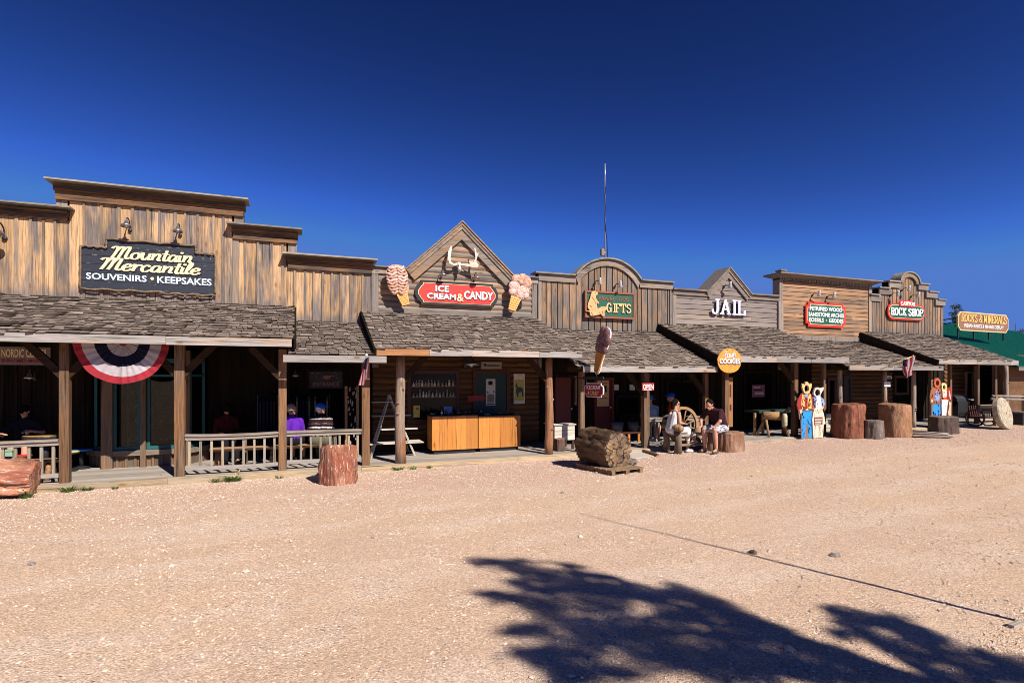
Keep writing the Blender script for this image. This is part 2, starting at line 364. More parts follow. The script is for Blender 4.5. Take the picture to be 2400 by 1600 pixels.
for nm, col, kw in [
    ('shake_butt', (0.045, 0.034, 0.028), {}),
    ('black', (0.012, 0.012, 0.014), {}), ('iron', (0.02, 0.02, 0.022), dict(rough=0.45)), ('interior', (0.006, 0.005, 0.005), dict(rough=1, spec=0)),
    ('steel', (0.42, 0.40, 0.44), dict(rough=0.3, metal=0.85)), ('galv', (0.55, 0.56, 0.58), dict(rough=0.4, metal=0.6)),
    ('signblack', (0.016, 0.020, 0.034), dict(wear=0.18, wearcol=(0.30, 0.24, 0.17), rough=0.6)),
    ('cream', (0.83, 0.66, 0.38), {}), ('white', (0.80, 0.80, 0.80), {}), ('skywhite', (0.62, 0.76, 0.86), {}),
    ('brushbrown', (0.17, 0.115, 0.07), dict(var=0.35)), ('red', (0.62, 0.025, 0.018), {}), ('signred', (0.66, 0.030, 0.022), dict(wear=0.08, wearcol=(0.7, 0.3, 0.2))),
    ('green', (0.012, 0.085, 0.055), {}), ('frame_brown', (0.25, 0.075, 0.04), {}), ('gold', (0.70, 0.43, 0.12), {}), ('goldlt', (0.66, 0.47, 0.22), {}),
    ('rust', (0.26, 0.10, 0.05), {}), ('dogtan', (0.60, 0.34, 0.15), dict(var=0.2)), ('maroon', (0.15, 0.045, 0.04), {}), ('signbrown', (0.24, 0.115, 0.075), {}),
    ('pink', (0.66, 0.40, 0.35), dict(var=0.2)), ('choc', (0.50, 0.28, 0.20), dict(var=0.25)), ('waffle', (0.80, 0.43, 0.13), dict(var=0.2)),
    ('waffledk', (0.50, 0.22, 0.05), {}), ('cookie', (0.85, 0.30, 0.045), dict(var=0.2)), ('cookiedk', (0.35, 0.10, 0.02), {}),
    ('bone', (0.60, 0.54, 0.46), dict(var=0.2)), ('teal', (0.008, 0.10, 0.105), {}), ('tealdk', (0.005, 0.032, 0.034), {}), ('doorred', (0.10, 0.010, 0.008), {}), ('framered', (0.055, 0.015, 0.009), {}),
    ('greenroof', (0.02, 0.21, 0.155), dict(rough=0.45)), ('navy', (0.012, 0.012, 0.03), {}), ('stripered', (0.27, 0.026, 0.036), {}), ('stripewhite', (0.36, 0.325, 0.345), {}),
    ('yellow', (0.75, 0.48, 0.05), {}), ('blueseat', (0.02, 0.20, 0.55), dict(rough=0.3)), ('tabletop', (0.55, 0.28, 0.03), dict(rough=0.4)),
    ('shirt_purple', (0.10, 0.018, 0.32), {}), ('capblue', (0.012, 0.075, 0.48), {}), ('knitblack', (0.02, 0.012, 0.016), {}), ('knitwhite', (0.62, 0.60, 0.56), {}),
    ('grayshirt', (0.40, 0.42, 0.46), {}), ('orangeshirt', (0.65, 0.09, 0.02), {}), ('maroonshirt', (0.045, 0.016, 0.022), {}), ('camo', (0.50, 0.50, 0.54), dict(wear=0.75, wearcol=(0.10, 0.10, 0.13))),
    ('whitepants', (0.70, 0.68, 0.70), {}), ('hairdark', (0.010, 0.007, 0.006), dict(var=0.4, sc=60)), ('hairgray', (0.24, 0.19, 0.16), dict(var=0.4, sc=60)), ('darkcloth', (0.012, 0.013, 0.018), {}),
    ('skin', (0.52, 0.26, 0.175), dict(var=0.05)), ('shoewhite', (0.6, 0.6, 0.6), {}), ('shoebrown', (0.10, 0.07, 0.05), {}), ('jeans', (0.02, 0.24, 0.60), dict(var=0.25)),
    ('shawl', (0.22, 0.32, 0.60), dict(var=0.25)), ('dress', (0.72, 0.58, 0.44), {}), ('jacket', (0.30, 0.10, 0.045), dict(var=0.3)), ('hatbrown', (0.42, 0.09, 0.035), {}),
    ('blonde', (0.68, 0.52, 0.22), dict(var=0.2)), ('plywood', (0.22, 0.13, 0.08), {}), ('paper', (0.55, 0.55, 0.52), {}), ('posteryel', (0.40, 0.36, 0.10), {}),
    ('millstone', (0.36, 0.31, 0.23), dict(var=0.45, sc=12)), ('concrete', (0.42, 0.37, 0.33), dict(rough=0.95)), ('darkred', (0.30, 0.02, 0.02), {}),
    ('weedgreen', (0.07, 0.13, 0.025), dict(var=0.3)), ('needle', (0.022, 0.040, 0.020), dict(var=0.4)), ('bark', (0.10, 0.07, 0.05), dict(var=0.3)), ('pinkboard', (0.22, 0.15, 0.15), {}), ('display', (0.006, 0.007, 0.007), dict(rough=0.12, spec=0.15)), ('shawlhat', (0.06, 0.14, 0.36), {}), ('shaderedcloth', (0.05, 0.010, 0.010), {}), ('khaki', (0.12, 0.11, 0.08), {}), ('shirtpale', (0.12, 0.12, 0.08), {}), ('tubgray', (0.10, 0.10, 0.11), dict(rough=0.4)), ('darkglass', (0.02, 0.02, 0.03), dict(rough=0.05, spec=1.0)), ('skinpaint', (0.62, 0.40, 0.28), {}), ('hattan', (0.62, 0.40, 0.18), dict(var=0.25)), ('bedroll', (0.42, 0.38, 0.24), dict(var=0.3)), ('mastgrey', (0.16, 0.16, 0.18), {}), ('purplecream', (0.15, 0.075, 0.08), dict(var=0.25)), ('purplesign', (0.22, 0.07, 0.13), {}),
    ('greendk', (0.02, 0.05, 0.035), {}), ('coolergreen', (0.25, 0.38, 0.27), {}), ('lettershadow', (0.02, 0.02, 0.03), {}), ('jailblue', (0.60, 0.60, 0.78), {}), ('goods', (0.30, 0.27, 0.25), dict(var=0.5, sc=40))]:
    if nm in ('hairdark', 'hairgray', 'darkcloth', 'shirt_purple', 'capblue', 'knitblack', 'knitwhite', 'grayshirt', 'orangeshirt', 'maroonshirt', 'camo', 'whitepants', 'shawlhat', 'khaki', 'shaderedcloth', 'shirtpale', 'stripered', 'stripewhite', 'navy', 'millstone'): kw = dict(dict(rough=0.95, spec=0.08), **kw)
    M[nm] = paint('paint_' + nm if nm not in ('skin',) else 'skin', col, **kw)
# ================================================================ GROUND
def axis_pts(a, b, st, far, n=14):
    mid = list(np.arange(a, b + 1e-6, st)); f = [((i + 1) / n) ** 3 for i in range(n)]
    return [a - far * t for t in f[::-1]] + mid + [b + far * t for t in f]
gx = axis_pts(-9, 24, 0.12, 900); gy = axis_pts(-14, 1.0, 0.12, 900)
def ground_h(x, y):
    h = ground(x)
    nz = mnoise.noise(Vector((x * 0.5, y * 0.5, 1))) * 0.022 + mnoise.noise(Vector((x * 2.1, y * 2.1, 5))) * 0.010
    if -0.9 < y: nz = min(nz, 0.0)
    return h + nz
vs = [(x, y, ground_h(x, y) if abs(x) < 60 and abs(y) < 60 else ground(x)) for y in gy for x in gx]
nx = len(gx)
fs = [(j * nx + i, j * nx + i + 1, (j + 1) * nx + i + 1, (j + 1) * nx + i) for j in range(len(gy) - 1) for i in range(nx - 1)]
me = bpy.data.meshes.new('ground'); me.from_pydata(vs, [], fs); me.materials.append(M['ground'])
me.polygons.foreach_set('use_smooth', [True] * len(fs))
tag(bpy.data.objects.new('ground', me), kind='structure'); C.objects.link(bpy.data.objects['ground'])
# loose gravel: uncountable small stones
def gravel():
    rs = np.random.RandomState(4)
    V = []; F = []; K = []
    base = np.array([(1, 0, 0), (0, 1, 0), (-1, 0, 0), (0, -1, 0), (0, 0, 1), (0, 0, -1)], float)
    tri = np.array([(0, 1, 4), (1, 2, 4), (2, 3, 4), (3, 0, 4), (1, 0, 5), (2, 1, 5), (3, 2, 5), (0, 3, 5)])
    n = 0
    for i in range(60000):
        if n >= 30000: break
        ang = rs.uniform(-0.85, 0.85) + math.atan2(SF, CF); r = 2.2 + 14 * rs.rand() ** 1.3
        x = CAM.x + r * math.cos(ang); y = CAM.y + r * math.sin(ang)
        if y > -0.35 or x < -8: continue
        if mnoise.noise(Vector((x * 0.9, y * 0.9, 9))) < rs.uniform(-0.5, 0.25): continue
        s = (0.0035 + 0.0075 * rs.rand() ** 2.5) * (1 + 0.05 * r)
        if rs.rand() < 0.006: s *= 2.2
        sc = s * np.array([1 + rs.rand() * 0.8, 0.7 + rs.rand() * 0.5, 0.55 + rs.rand() * 0.4])
        a = rs.rand() * 6.28; ca, sa = math.cos(a), math.sin(a)
        p = base * sc + rs.uniform(-0.3, 0.3, (6, 3)) * s
        q = np.stack([p[:, 0] * ca - p[:, 1] * sa + x, p[:, 0] * sa + p[:, 1] * ca + y, p[:, 2] + ground_h(x, y) + sc[2] * 0.35], 1)
        V.append(q); F.append(tri + n * 6); K.append(rs.rand()); n += 1
    for i in range(34000):                       # coarser, paler stone along the boardwalk
        x = rs.uniform(-6.5, 23); y = -0.30 - 3.0 * rs.rand() ** 1.4
        if x < 3 and y < -1.2 and rs.rand() < .6: continue
        s = (0.0045 + 0.0085 * rs.rand() ** 1.8) * (1 + 0.015 * max(x, 0)); sc = s * np.array([1 + rs.rand() * 0.8, 0.7 + rs.rand() * 0.5, 0.55 + rs.rand() * 0.4]); a = rs.rand() * 6.28; ca, sa = math.cos(a), math.sin(a)
        p = base * sc + rs.uniform(-0.3, 0.3, (6, 3)) * s
        V.append(np.stack([p[:, 0] * ca - p[:, 1] * sa + x, p[:, 0] * sa + p[:, 1] * ca + y, p[:, 2] + ground_h(x, y) + sc[2] * 0.35], 1)); F.append(tri + n * 6); K.append(rs.rand()); n += 1
    V = np.concatenate(V); F = np.concatenate(F)
    me = bpy.data.meshes.new('gravel'); me.from_pydata(V.tolist(), [], F.tolist()); me.materials.append(M['pebble'])
    a = me.attributes.new('rnd', 'FLOAT', 'FACE'); a.data.foreach_set('value', np.repeat(K, 8))
    o = bpy.data.objects.new('gravel', me); C.objects.link(o); tag(o, 'loose pale gravel scattered over the dirt yard', 'gravel', kind='stuff')
gravel()

# ================================================================ BUILDINGS
YW = 2.15                     # front face of the false fronts
YE = -0.55                    # eave line
def prof(tab):                # piecewise linear top profile
    return lambda x: interp(x, tab)
def vboards(mb, x0, x1, w, z0, top, y, batten=0.05, jit=0.25, depth=0.025, gap=0.0):
    x = x0
    while x < x1 - 0.02:
        ww = w * random.uniform(1 - jit, 1 + jit); xe = min(x + ww, x1)
        if x1 - xe < 0.06: xe = x1
        yy = y - random.uniform(0, 0.006)
        a, b = x + gap / 2, xe - gap / 2
        nseg = 1 if top(a) == top(b) and top((a + b) / 2) == top(a) else 3
        for i in range(nseg):
            p, q = a + (b - a) * i / nseg, a + (b - a) * (i + 1) / nseg
            if i == 0: rr = random.random()
            mb.box(p, q, yy, y + depth, z0, 0, rnd=rr, top=(top(p), top(q)))
        if batten and xe < x1 - 0.03:
            bw = batten * random.uniform(0.8, 1.25)
            mb.box(xe - bw / 2, xe + bw / 2, y - 0.030, y - 0.008, z0, 0, mi=1, top=(top(xe - bw / 2), top(xe + bw / 2)))
        x = xe
def hboards(mb, z0, z1, h, xr, y, log=0.0, seg=3.2, bulge=0.02):
    z = z0; row = 0
    while z < z1 - 0.01:
        hh = min(h * random.uniform(0.94, 1.06), z1 - z); xa, xb = xr(z + hh * 0.5)
        if xb - xa > 0.05:
            x = xa
            while x < xb - 0.01:
                xe = min(x + seg * random.uniform(0.4, 1.3), xb)
                if xb - xe < 0.3: xe = xb
                rr = random.random()
                if log:      # rounded log siding
                    P = [(y + 0.03, z)] + [(y - log * math.sin(math.pi * t / 5), z + hh * t / 5) for t in range(6)] + [(y + 0.03, z + hh)]
                else:        # clapboard, thick lower edge
                    P = [(y + 0.03, z), (y - bulge, z + 0.002), (y, z + hh), (y + 0.03, z + hh)]
                n = len(P); vs = [(x + 0.002, a, b) for a, b in P] + [(xe - 0.002, a, b) for a, b in P]
                mb.add(vs, [list(range(n))[::-1], list(range(n, 2 * n))] + [(i, (i + 1) % n, (i + 1) % n + n, i + n) for i in range(n)], rr)
                x = xe
        z += hh
def roof(parent, x0, x1, ze, zt, ye=YE, yt=YW, name='shake_roof', left_rake=False, right_rake=False, seed=0):
    rs = random.Random(seed)
    dk = MB(); sl = (zt - ze) / (yt - ye)
    P = [(x0, ye, ze - 0.03), (x1, ye, ze - 0.03), (x1, yt + 0.1, zt - 0.03), (x0, yt + 0.1, zt - 0.03)]
    T = [(a, b, c + 0.018) for a, b, c in P]
    dk.add(P + T, [(0, 3, 2, 1), (4, 5, 6, 7), (0, 1, 5, 4), (1, 2, 6, 5), (2, 3, 7, 6), (3, 0, 4, 7)])
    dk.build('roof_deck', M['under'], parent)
    mb = MB(); L = math.hypot(yt - ye, zt - ze); ex = 0.162; rows = int(L / ex) + 1
    uy, uz = (yt - ye) / L, (zt - ze) / L; nyy, nzz = -uz, uy
    for k in range(rows):
        s0 = k * ex - 0.03; x = x0 - rs.uniform(0, 0.1)
        while x < x1:
            ww = rs.choice((0.10, 0.14, 0.17, 0.21, 0.25)) * rs.uniform(0.85, 1.1); a = max(x, x0 - 0.02); b = min(x + ww - rs.uniform(0.006, 0.016), x1 + 0.02); x += ww
            if b - a < 0.03: continue
            j = rs.gauss(0, 0.020); th = rs.uniform(0.014, 0.032); lift = rs.uniform(0.0, 0.014); tw = rs.gauss(0, 0.009)
            sa = s0 + j; sb = min(s0 + ex * 1.45, L)
            if sa > L - 0.02: continue
            sag = mnoise.noise(Vector((a * 0.7, k * 0.2, seed))) * 0.02
            def pt(xx, s, h): return (xx, ye + uy * s + nyy * h, ze + uz * s + nzz * h + sag)
            h0 = 0.012 + lift; h1 = 0.002
            sk = rs.gauss(0, 0.010)
            vs = [pt(a, sa, h0), pt(b, sa + sk, h0 + tw), pt(b, sb, h1), pt(a, sb, h1), pt(a, sa, h0 + th), pt(b, sa + sk, h0 + th + tw), pt(b, sb, h1 + 0.008), pt(a, sb, h1 + 0.008)]
            rr = rs.random(); mb.add(vs, [(0, 3, 2, 1), (4, 5, 6, 7), (2, 3, 7, 6)], rr)
            mb.add([vs[i] for i in (0, 1, 5, 4)] + [vs[i] for i in (1, 2, 6, 5)] + [vs[i] for i in (3, 0, 4, 7)], [(0, 1, 2, 3), (4, 5, 6, 7), (8, 9, 10, 11)], rr, 1)
    mb.build(name, [M['shake'], M['shake_butt']], parent)
    for flag, xx, s in ((left_rake, x0, -1), (right_rake, x1, 1)):
        if not flag: continue
        rk = MB(); a = (xx + s * 0.035, ye - 0.03, ze - 0.10); b = (xx + s * 0.035, yt, zt - 0.10)
        rk.bar(a, b, 0.05, 0.20); rk.bar((xx + s * .03, ye + 0.35, ze + 0.13 - 0.26), (xx + s * .03, yt, zt - 0.26), 0.03, 0.26); rk.build('rake_board', M['dark_v'], parent)
    rf = MB(); x = x0 + 0.3
    while x < x1:
        rf.bar((x, ye + 0.05, ze - 0.10), (x, yt - 0.02, zt - 0.10), 0.05, 0.12); x += 0.61
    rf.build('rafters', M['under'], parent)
def fascia(parent, x0, x1, zt, zb, y=YE - 0.045, mat='fascia', seg=3.0, seed=0, lastmat=None):
    rs = random.Random(seed); x = x0; mb = MB(); n = 0
    while x < x1 - 0.01:
        xe = min(x + seg * rs.uniform(0.6, 1.25), x1)
        if x1 - xe < 0.4: xe = x1
        dz = rs.uniform(-0.006, 0.006); m = 0 if not lastmat else (1 if n % 2 == 0 else 0)
        mb.box(x, xe - 0.005, y + rs.uniform(-0.003, 0.003), y + 0.04, zb + dz, zt + dz, rnd=rs.random(), mi=m); x = xe; n += 1
    mb.build('fascia_board', [M[mat], M[lastmat or mat]], parent)
def cornice(parent, x0, x1, z0, z1, y=YW, left=True, right=True):
    """cap, crown, two stepped trims; z0 bottom of trim, z1 top of cap"""
    H = z1 - z0; e = 0.12
    cp = MB(); cp.box(x0 - e, x1 + e, y - 0.30, y + 0.30, z1 - 0.035, z1, top=None); cp.build('cap_board', M['cap'], parent)
    mb = MB()
    mb.box(x0 - 0.03, x1 + 0.03, y - 0.10, y + 0.26, z1 - 0.035 - H * 0.42, z1 - 0.037)
    mb.box(x0 - 0.015, x1 + 0.015, y - 0.135, y - 0.102, z1 - H * 0.44, z1 - H * 0.30)
    mb.box(x0 - 0.01, x1 + 0.01, y - 0.055, y + 0.05, z0 + H * 0.26, z1 - 0.04 - H * 0.42)
    mb.box(x0, x1, y - 0.075, y - 0.002, z0, z0 + H * 0.25)
    mb.build('cornice_trim', M['trim_h'], parent)
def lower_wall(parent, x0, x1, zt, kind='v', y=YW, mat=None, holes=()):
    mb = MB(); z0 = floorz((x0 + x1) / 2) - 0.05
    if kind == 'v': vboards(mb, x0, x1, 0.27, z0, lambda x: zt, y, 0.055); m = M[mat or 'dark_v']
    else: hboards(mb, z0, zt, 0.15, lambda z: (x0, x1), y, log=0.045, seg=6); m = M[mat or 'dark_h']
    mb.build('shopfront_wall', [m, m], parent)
def post(parent, u, v0, wpx, ztop, y=0.0, kind='sq', mat='post', base=None, braces=''):
    p = Q(u, 880, y); x = p.x; Z = (Vector((x, y, 2)) - CAM).dot(Vector((CF, SF, 0)))
    zb = floorz(x) - 0.02 if base is None else base
    mb = MB()
    if kind == 'sq':
        w = wpx / (1300 / Z) / 1.05 ; w = wpx
        mb.box(x - w / 2, x + w / 2, y - w / 2, y + w / 2, zb, ztop)
        o = mb.build('porch_post', M[mat], parent, bevel=0.008)
    else:
        n = 9; pts = []; rr = []
        for i in range(n):
            t = i / (n - 1); pts.append((x + 0.012 * math.sin(t * 7 + u), y + 0.01 * math.cos(t * 5 + u), zb + (ztop - zb) * t)); rr.append(wpx / 2 * (1.12 - 0.2 * t + 0.05 * math.sin(t * 23 + u)))
        mb.tube(pts, rr, 12)
        o = mb.build('porch_post', M[mat], parent, smooth=True)
        kn = MB()
        for i in range(3):
            t = random.uniform(0.25, 0.8); a = random.uniform(-2.6, 0.2)
            kn.tube([(x + math.cos(a) * wpx * 0.42, y + math.sin(a) * wpx * 0.42, zb + (ztop - zb) * t), (x + math.cos(a) * wpx * 0.68, y + math.sin(a) * wpx * 0.68, zb + (ztop - zb) * t + 0.02)], [wpx * 0.16, wpx * 0.1], 7)
        kn.build_each('branch_stub', M[mat], o)
    for c in braces:
        s = -1 if c == 'l' else 1; b = MB(); h = 0.62
        b.bar((x + s * 0.02, y, ztop - h), (x + s * (h - 0.02), y, ztop + 0.02), 0.09, 0.13); b.build('knee_brace', M['brace'], parent)
    return x
def beam(parent, x0, x1, zt, y=0.0, h=0.2):
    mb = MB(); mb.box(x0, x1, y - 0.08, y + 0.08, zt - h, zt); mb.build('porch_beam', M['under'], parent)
def backing(parent, poly, y=YW + 0.03, d=0.17, name='false_front_core'):
    mb = MB(); mb.prism(poly, y, y + d); mb.build(name, M['dark_v'], parent)  # dark core puts shade into the colour of the side returns

# ---- 1. mercantile --------------------------------------------------------
zU = lambda u, v, Y=YW: QZ(u, v, Y)
xL = -9.5
b1 = thing('store_building', 'tall weathered board store front with stepped parapet above the black two-word script sign', 'building', (-3, YW, 0))
xa, xb, xc, xd, xe_ = QX(132, YW), QX(571, YW), QX(696, YW), QX(871, YW), QX(163, YW)
zt_left, zt_tower = zU(80, 476, YW - 0.27), zU(347, 440, YW - 0.27)
zt_mid, zt_low = zU(628, 528, YW - 0.27), zU(782, 599, YW - 0.27)
zroof1 = zU(400, 707); zroof1b = zU(775, 754)
zA = floorz(0) - 0.05
mb = MB(); mb.zs = zroof1
vboards(mb, xL, xe_, 0.255, 2.9, lambda x: zt_left - 0.25, YW)
vboards(mb, xe_, QX(544, YW), 0.265, 2.9, lambda x: zt_tower - 0.3, YW)
vboards(mb, QX(544, YW), QX(671, YW), 0.25, 2.9, lambda x: zt_mid - 0.28, YW)
mb.zs = zroof1b
vboards(mb, QX(671, YW), xd, 0.25, 2.9, lambda x: zt_low - 0.28, YW)
mb.build('board_and_batten_front', [M['siding_v'], M['siding_batten']], b1)
backing(b1, [(xL, 0), (xd, 0), (xd, zt_low - 0.05), (xc, zt_low - 0.05), (xc, zt_mid - 0.05), (xb, zt_mid - 0.05), (xb, zt_tower - 0.05), (xa, zt_tower - 0.05), (xa, zt_left - 0.05), (xL, zt_left - 0.05)])
mb = MB()
mb.box(xa, xa + 0.2, YW - 0.012, YW + 0.25, zt_left, zt_tower - 0.3)
mb.box(xb - 0.2, xb, YW - 0.014, YW + 0.25, zt_mid + 0.001, zt_tower - 0.3); mb.box(xc - 0.2, xc, YW - 0.014, YW + 0.25, zt_low + 0.001, zt_mid - 0.3)
mb.box(xb - 0.24, xb - 0.10, YW - 0.030, YW - 0.02, zroof1 - 0.1, zt_mid - 0.28)
mb.build_each('corner_board', M['trim_v'], b1)
def corn_h(u, v, vb): return zU(u, v, YW - 0.27) , zU(u, vb, YW - 0.05)
cornice(b1, xL, xe_ - 0.02, zU(80, 510, YW - 0.05), zt_left)
cornice(b1, xa, xb, zU(347, 487, YW - 0.05), zt_tower)
cornice(b1, QX(547, YW), xc, zU(628, 566, YW - 0.05), zt_mid)
cornice(b1, QX(675, YW), xd, zU(782, 636, YW - 0.05), zt_low)
ze1 = QZ(400, 788, YE); xr1 = QX(687, YE)
roof(b1, xL, xr1, ze1, zroof1, seed=1, right_rake=True)
fascia(b1, xL, xr1 - 0.02, QZ(250, 784.5, YE), QZ(250, 804.5, YE), seed=1, seg=4.5)
ze1b = QZ(760, 832, YE); x1b0, x1b1 = QX(664, YE), QX(905, YE)
roof(b1, xr1 - 0.08, QX(882, YE) + 0.14, ze1b, zroof1b, seed=2, name='lower_shake_roof')
fascia(b1, x1b0, x1b1, QZ(760, 833.5, YE), QZ(760, 849.5, YE), seed=6, seg=9, y=YE - 0.09)
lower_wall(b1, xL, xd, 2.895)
zpt = QZ(250, 804.5, YE) + 0.02
xp1 = post(b1, 153, 0, 0.15, zpt, braces='lr'); xp2 = post(b1, 422, 0, 0.18, zpt, braces='lr'); xp3 = post(b1, 662.5, 0, 0.155, zpt - 0.05, braces='l')
xp4 = post(b1, 857, 0, 0.165, QZ(760, 849.5, YE) + 0.02, braces='')
beam(b1, xL, xp3 + 0.1, zpt + 0.2); beam(b1, xp3 + 0.1, xp4 + 0.1, QZ(760, 849, YE) + 0.2)

# ---- 2. ice cream ---------------------------------------------------------
b2 = thing('store_building', 'log sided store front with pointed gable, pale skull and red sign', 'building', (QX(1060, YW), YW, 0))
x0, x1 = QX(872, YW), QX(1258, YW)
zw = zU(900, 627, YW - 0.05); zw = (zw + zU(1235, 650, YW - 0.05)) / 2
xk = QX(1080, YW); zk = zU(1080, 516, YW - 0.15); xfl, xfr = QX(948, YW), QX(1203, YW); zf = (zU(948, 629, YW - .15) + zU(1203, 647, YW - .15)) / 2
hw = (xfr - xfl) / 2; xk = (xfl + xfr) / 2
gpitch = (zk - zf) / hw
zj2 = (zU(861, 730) + zU(1244, 745.5)) / 2
mb = MB()
def xr2(z):
    if z < zw - 0.1: return (x0 + 0.16, x1 - 0.17)
    t = (zk - 0.35 - z) / gpitch; return (xk - t, xk + t)
hboards(mb, zj2 - 0.3, zk - 0.4, 0.155, xr2, YW, log=0.03, seg=3)
mb.build('log_siding', M['siding_h'], b2)
backing(b2, [(x0, 0), (x1, 0), (x1, zw), (xfr, zw), (xk, zk - 0.08), (xfl, zw), (x0, zw)])
mb = MB(); mb.box(x0, x0 + 0.16, YW - 0.035, YW + 0.02, 2.2, zw - 0.16); mb.box(x1 - 0.16, x1, YW - 0.035, YW + 0.02, 2.2, zw - 0.16); mb.build_each('corner_board', M['trim_v'], b2)
mb = MB(); mb.box(x0 - 0.02, xfl + 0.12, YW - 0.05, YW + 0.02, zw - 0.16, zw - 0.002); mb.box(xfr - 0.12, x1 + 0.02, YW - 0.05, YW + 0.02, zw - 0.16, zw - 0.002)
mb.box(x0 - 0.05, xfl + 0.05, YW - 0.12, YW + 0.25, zw, zw + 0.035); mb.box(xfr - 0.05, x1 + 0.03, YW - 0.12, YW + 0.25, zw, zw + 0.035)
mb.box(x0 + 0.17, x1 - 0.17, YW - 0.045, YW - 0.02, zj2 - 0.1, zj2 + 0.11)
mb.build_each('parapet_trim', M['trim_hg'], b2)
def gable(parent, xk, zk, xa, xb, zf, y, w1=0.13, w2=0.15, deep=0.45, mat='siding_h', out=0.2):
    for s, xf in ((-1, xa), (1, xb)):
        mb = MB(); a = Vector((xk, 0, zk)); b = Vector((xf, 0, zf)); d = (b - a).normalized(); n = Vector((-s * d.z * -1, 0, 0)); dn = Vector((d.z, 0, -d.x)) * (1 if s < 0 else -1)
        if dn.z > 0: dn = -dn
        def band(o0, o1, yy0, yy1, xin=0):
            p = [a + dn * o0, a + dn * o1, b + dn * o1, b + dn * o0]
            # mitre at the apex
            for i in (0, 1):
                k = (o0, o1)[i]; p[i] = Vector((xk, 0, zk - k / abs(d.x)))
            mb.prism([(q.x, q.z) for q in p], yy0, yy1)
        band(0.0, 0.03, y - out - 0.03, y + deep)
        band(0.032, w1 * 0.55, y - out, y - out + 0.03); band(w1 * 0.55 + 0.002, w1, y - out + 0.02, y - 0.02)
        band(w1 + 0.002, w1 + w2, y - out + 0.05, y - 0.03)
        mb.build('gable_rake_board', M[mat], parent)
gable(b2, xk, zk, xfl, xfr, zf, YW, w1=0.17, w2=0.20, mat='trim_hwarm' if 'trim_hwarm' in M else 'siding_h', out=0.15)
x2a, x2b = QX(882, YE), QX(1363, YE); ze2 = (QZ(882, 815, YE) + QZ(1363, 829, YE)) / 2
roof(b2, x2a, x2b, ze2, zj2, seed=3, left_rake=True)
zf2t, zf2b = (QZ(882, 813, YE) + QZ(1330, 826.5, YE)) / 2, (QZ(882, 831, YE) + QZ(1330, 838.5, YE)) / 2
fascia(b2, x2a, x2b, zf2t, zf2b, seed=4, seg=1.5, lastmat='fascia_raw')
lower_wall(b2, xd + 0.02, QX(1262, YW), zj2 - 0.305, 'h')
xp5 = post(b2, 938, 0, 0.22, zf2b + 0.02, kind='log', mat='log_post', braces='r'); xp6 = post(b2, 1287, 0, 0.19, zf2b + 0.02, kind='log', mat='log_post', braces='l')
beam(b2, x2a, x2b - 0.1, zf2b + 0.22)

# ---- 3. gifts -------------------------------------------------------------
b3 = thing('store_building', 'round arched slab board store front with the green rodent sign', 'building', (QX(1420, YW), YW, 0))
x0, x1 = QX(1261, YW), QX(1575, YW)
zw3 = np.mean([zU(1300, 643), zU(1345, 647), zU(1500, 659), zU(1570, 665)])
xal, xar = QX(1347, YW), QX(1499, YW); xm = (xal + xar) / 2; zpk = zU(1420, 608); hw = (xar - xal) / 2; rise = zpk - zw3
Rr = (hw * hw + rise * rise) / (2 * rise); zc = zpk - Rr
def top3(x):
    if abs(x - xm) < hw: return max(zw3, zc + math.sqrt(max(Rr * Rr - (x - xm) ** 2, 0)))
    return zw3
zj3 = (zU(1308, 773) + zU(1560, 780)) / 2
mb = MB(); mb.zs = zj3
vboards(mb, x0 + 0.1, x1 - 0.1, 0.19, zj3 - 0.25, lambda x: top3(x) - 0.05, YW, batten=0, gap=0.026, jit=0.2, depth=0.02)
mb.build('slab_board_front', M['siding_v_dark'], b3)
arc = [(xm + Rr * math.sin(t), zc + Rr * math.cos(t)) for t in np.linspace(-math.asin(hw / Rr), math.asin(hw / Rr), 25)]
backing(b3, [(x0, 0.0), (x0, zw3)] + arc + [(x1, zw3), (x1, 0.0)])
mb = MB()
ai = [(xm + (Rr - 0.2) * math.sin(t), zc + (Rr - 0.2) * math.cos(t)) for t in np.linspace(-math.asin(hw / Rr) * 1.12, math.asin(hw / Rr) * 1.12, 25)]
for i in range(24): mb.prism([arc[i], arc[i + 1], ai[i + 1], ai[i]], YW - 0.06, YW - 0.015, rnd=0.3 + 0.02 * (i // 6))
mb.box(x0, xal + 0.02, YW - 0.055, YW - 0.012, zw3 - 0.2, zw3); mb.box(xar - 0.02, x1, YW - 0.055, YW - 0.012, zw3 - 0.2, zw3)
mb.build('arched_trim', M['trim_hg'], b3)
mb = MB(); ao = [(xm + (Rr + 0.045) * math.sin(t), zc + (Rr + 0.045) * math.cos(t)) for t in np.linspace(-math.asin(hw / Rr), math.asin(hw / Rr), 25)]
for i in range(24): mb.prism([ao[i], ao[i + 1], arc[i + 1], arc[i]], YW - 0.13, YW + 0.28, rnd=0.4)
mb.box(x0 - 0.12, xal + 0.02, YW - 0.13, YW + 0.28, zw3 + 0.002, zw3 + 0.045); mb.box(xar - 0.02, x1 + 0.02, YW - 0.13, YW + 0.28, zw3 + 0.002, zw3 + 0.045)
mb.build('cap_board', M['cap'], b3)
mb = MB(); mb.box(x0, x0 + 0.1, YW - 0.03, YW + 0.02, 2.2, zw3 - 0.2); mb.box(x1 - 0.1, x1, YW - 0.03, YW + 0.02, 2.2, zw3 - 0.2); mb.build_each('corner_board', M['trim_v'], b3)
x3a, x3b = x2b - 0.12, QX(1679, YE); ze3 = QZ(1520, 861, YE)
roof(b3, x3a, x3b + 0.2, ze3, zj3, seed=5)
roof_join = MB()
zf3t, zf3b = QZ(1520, 858.5, YE), QZ(1520, 871.5, YE)
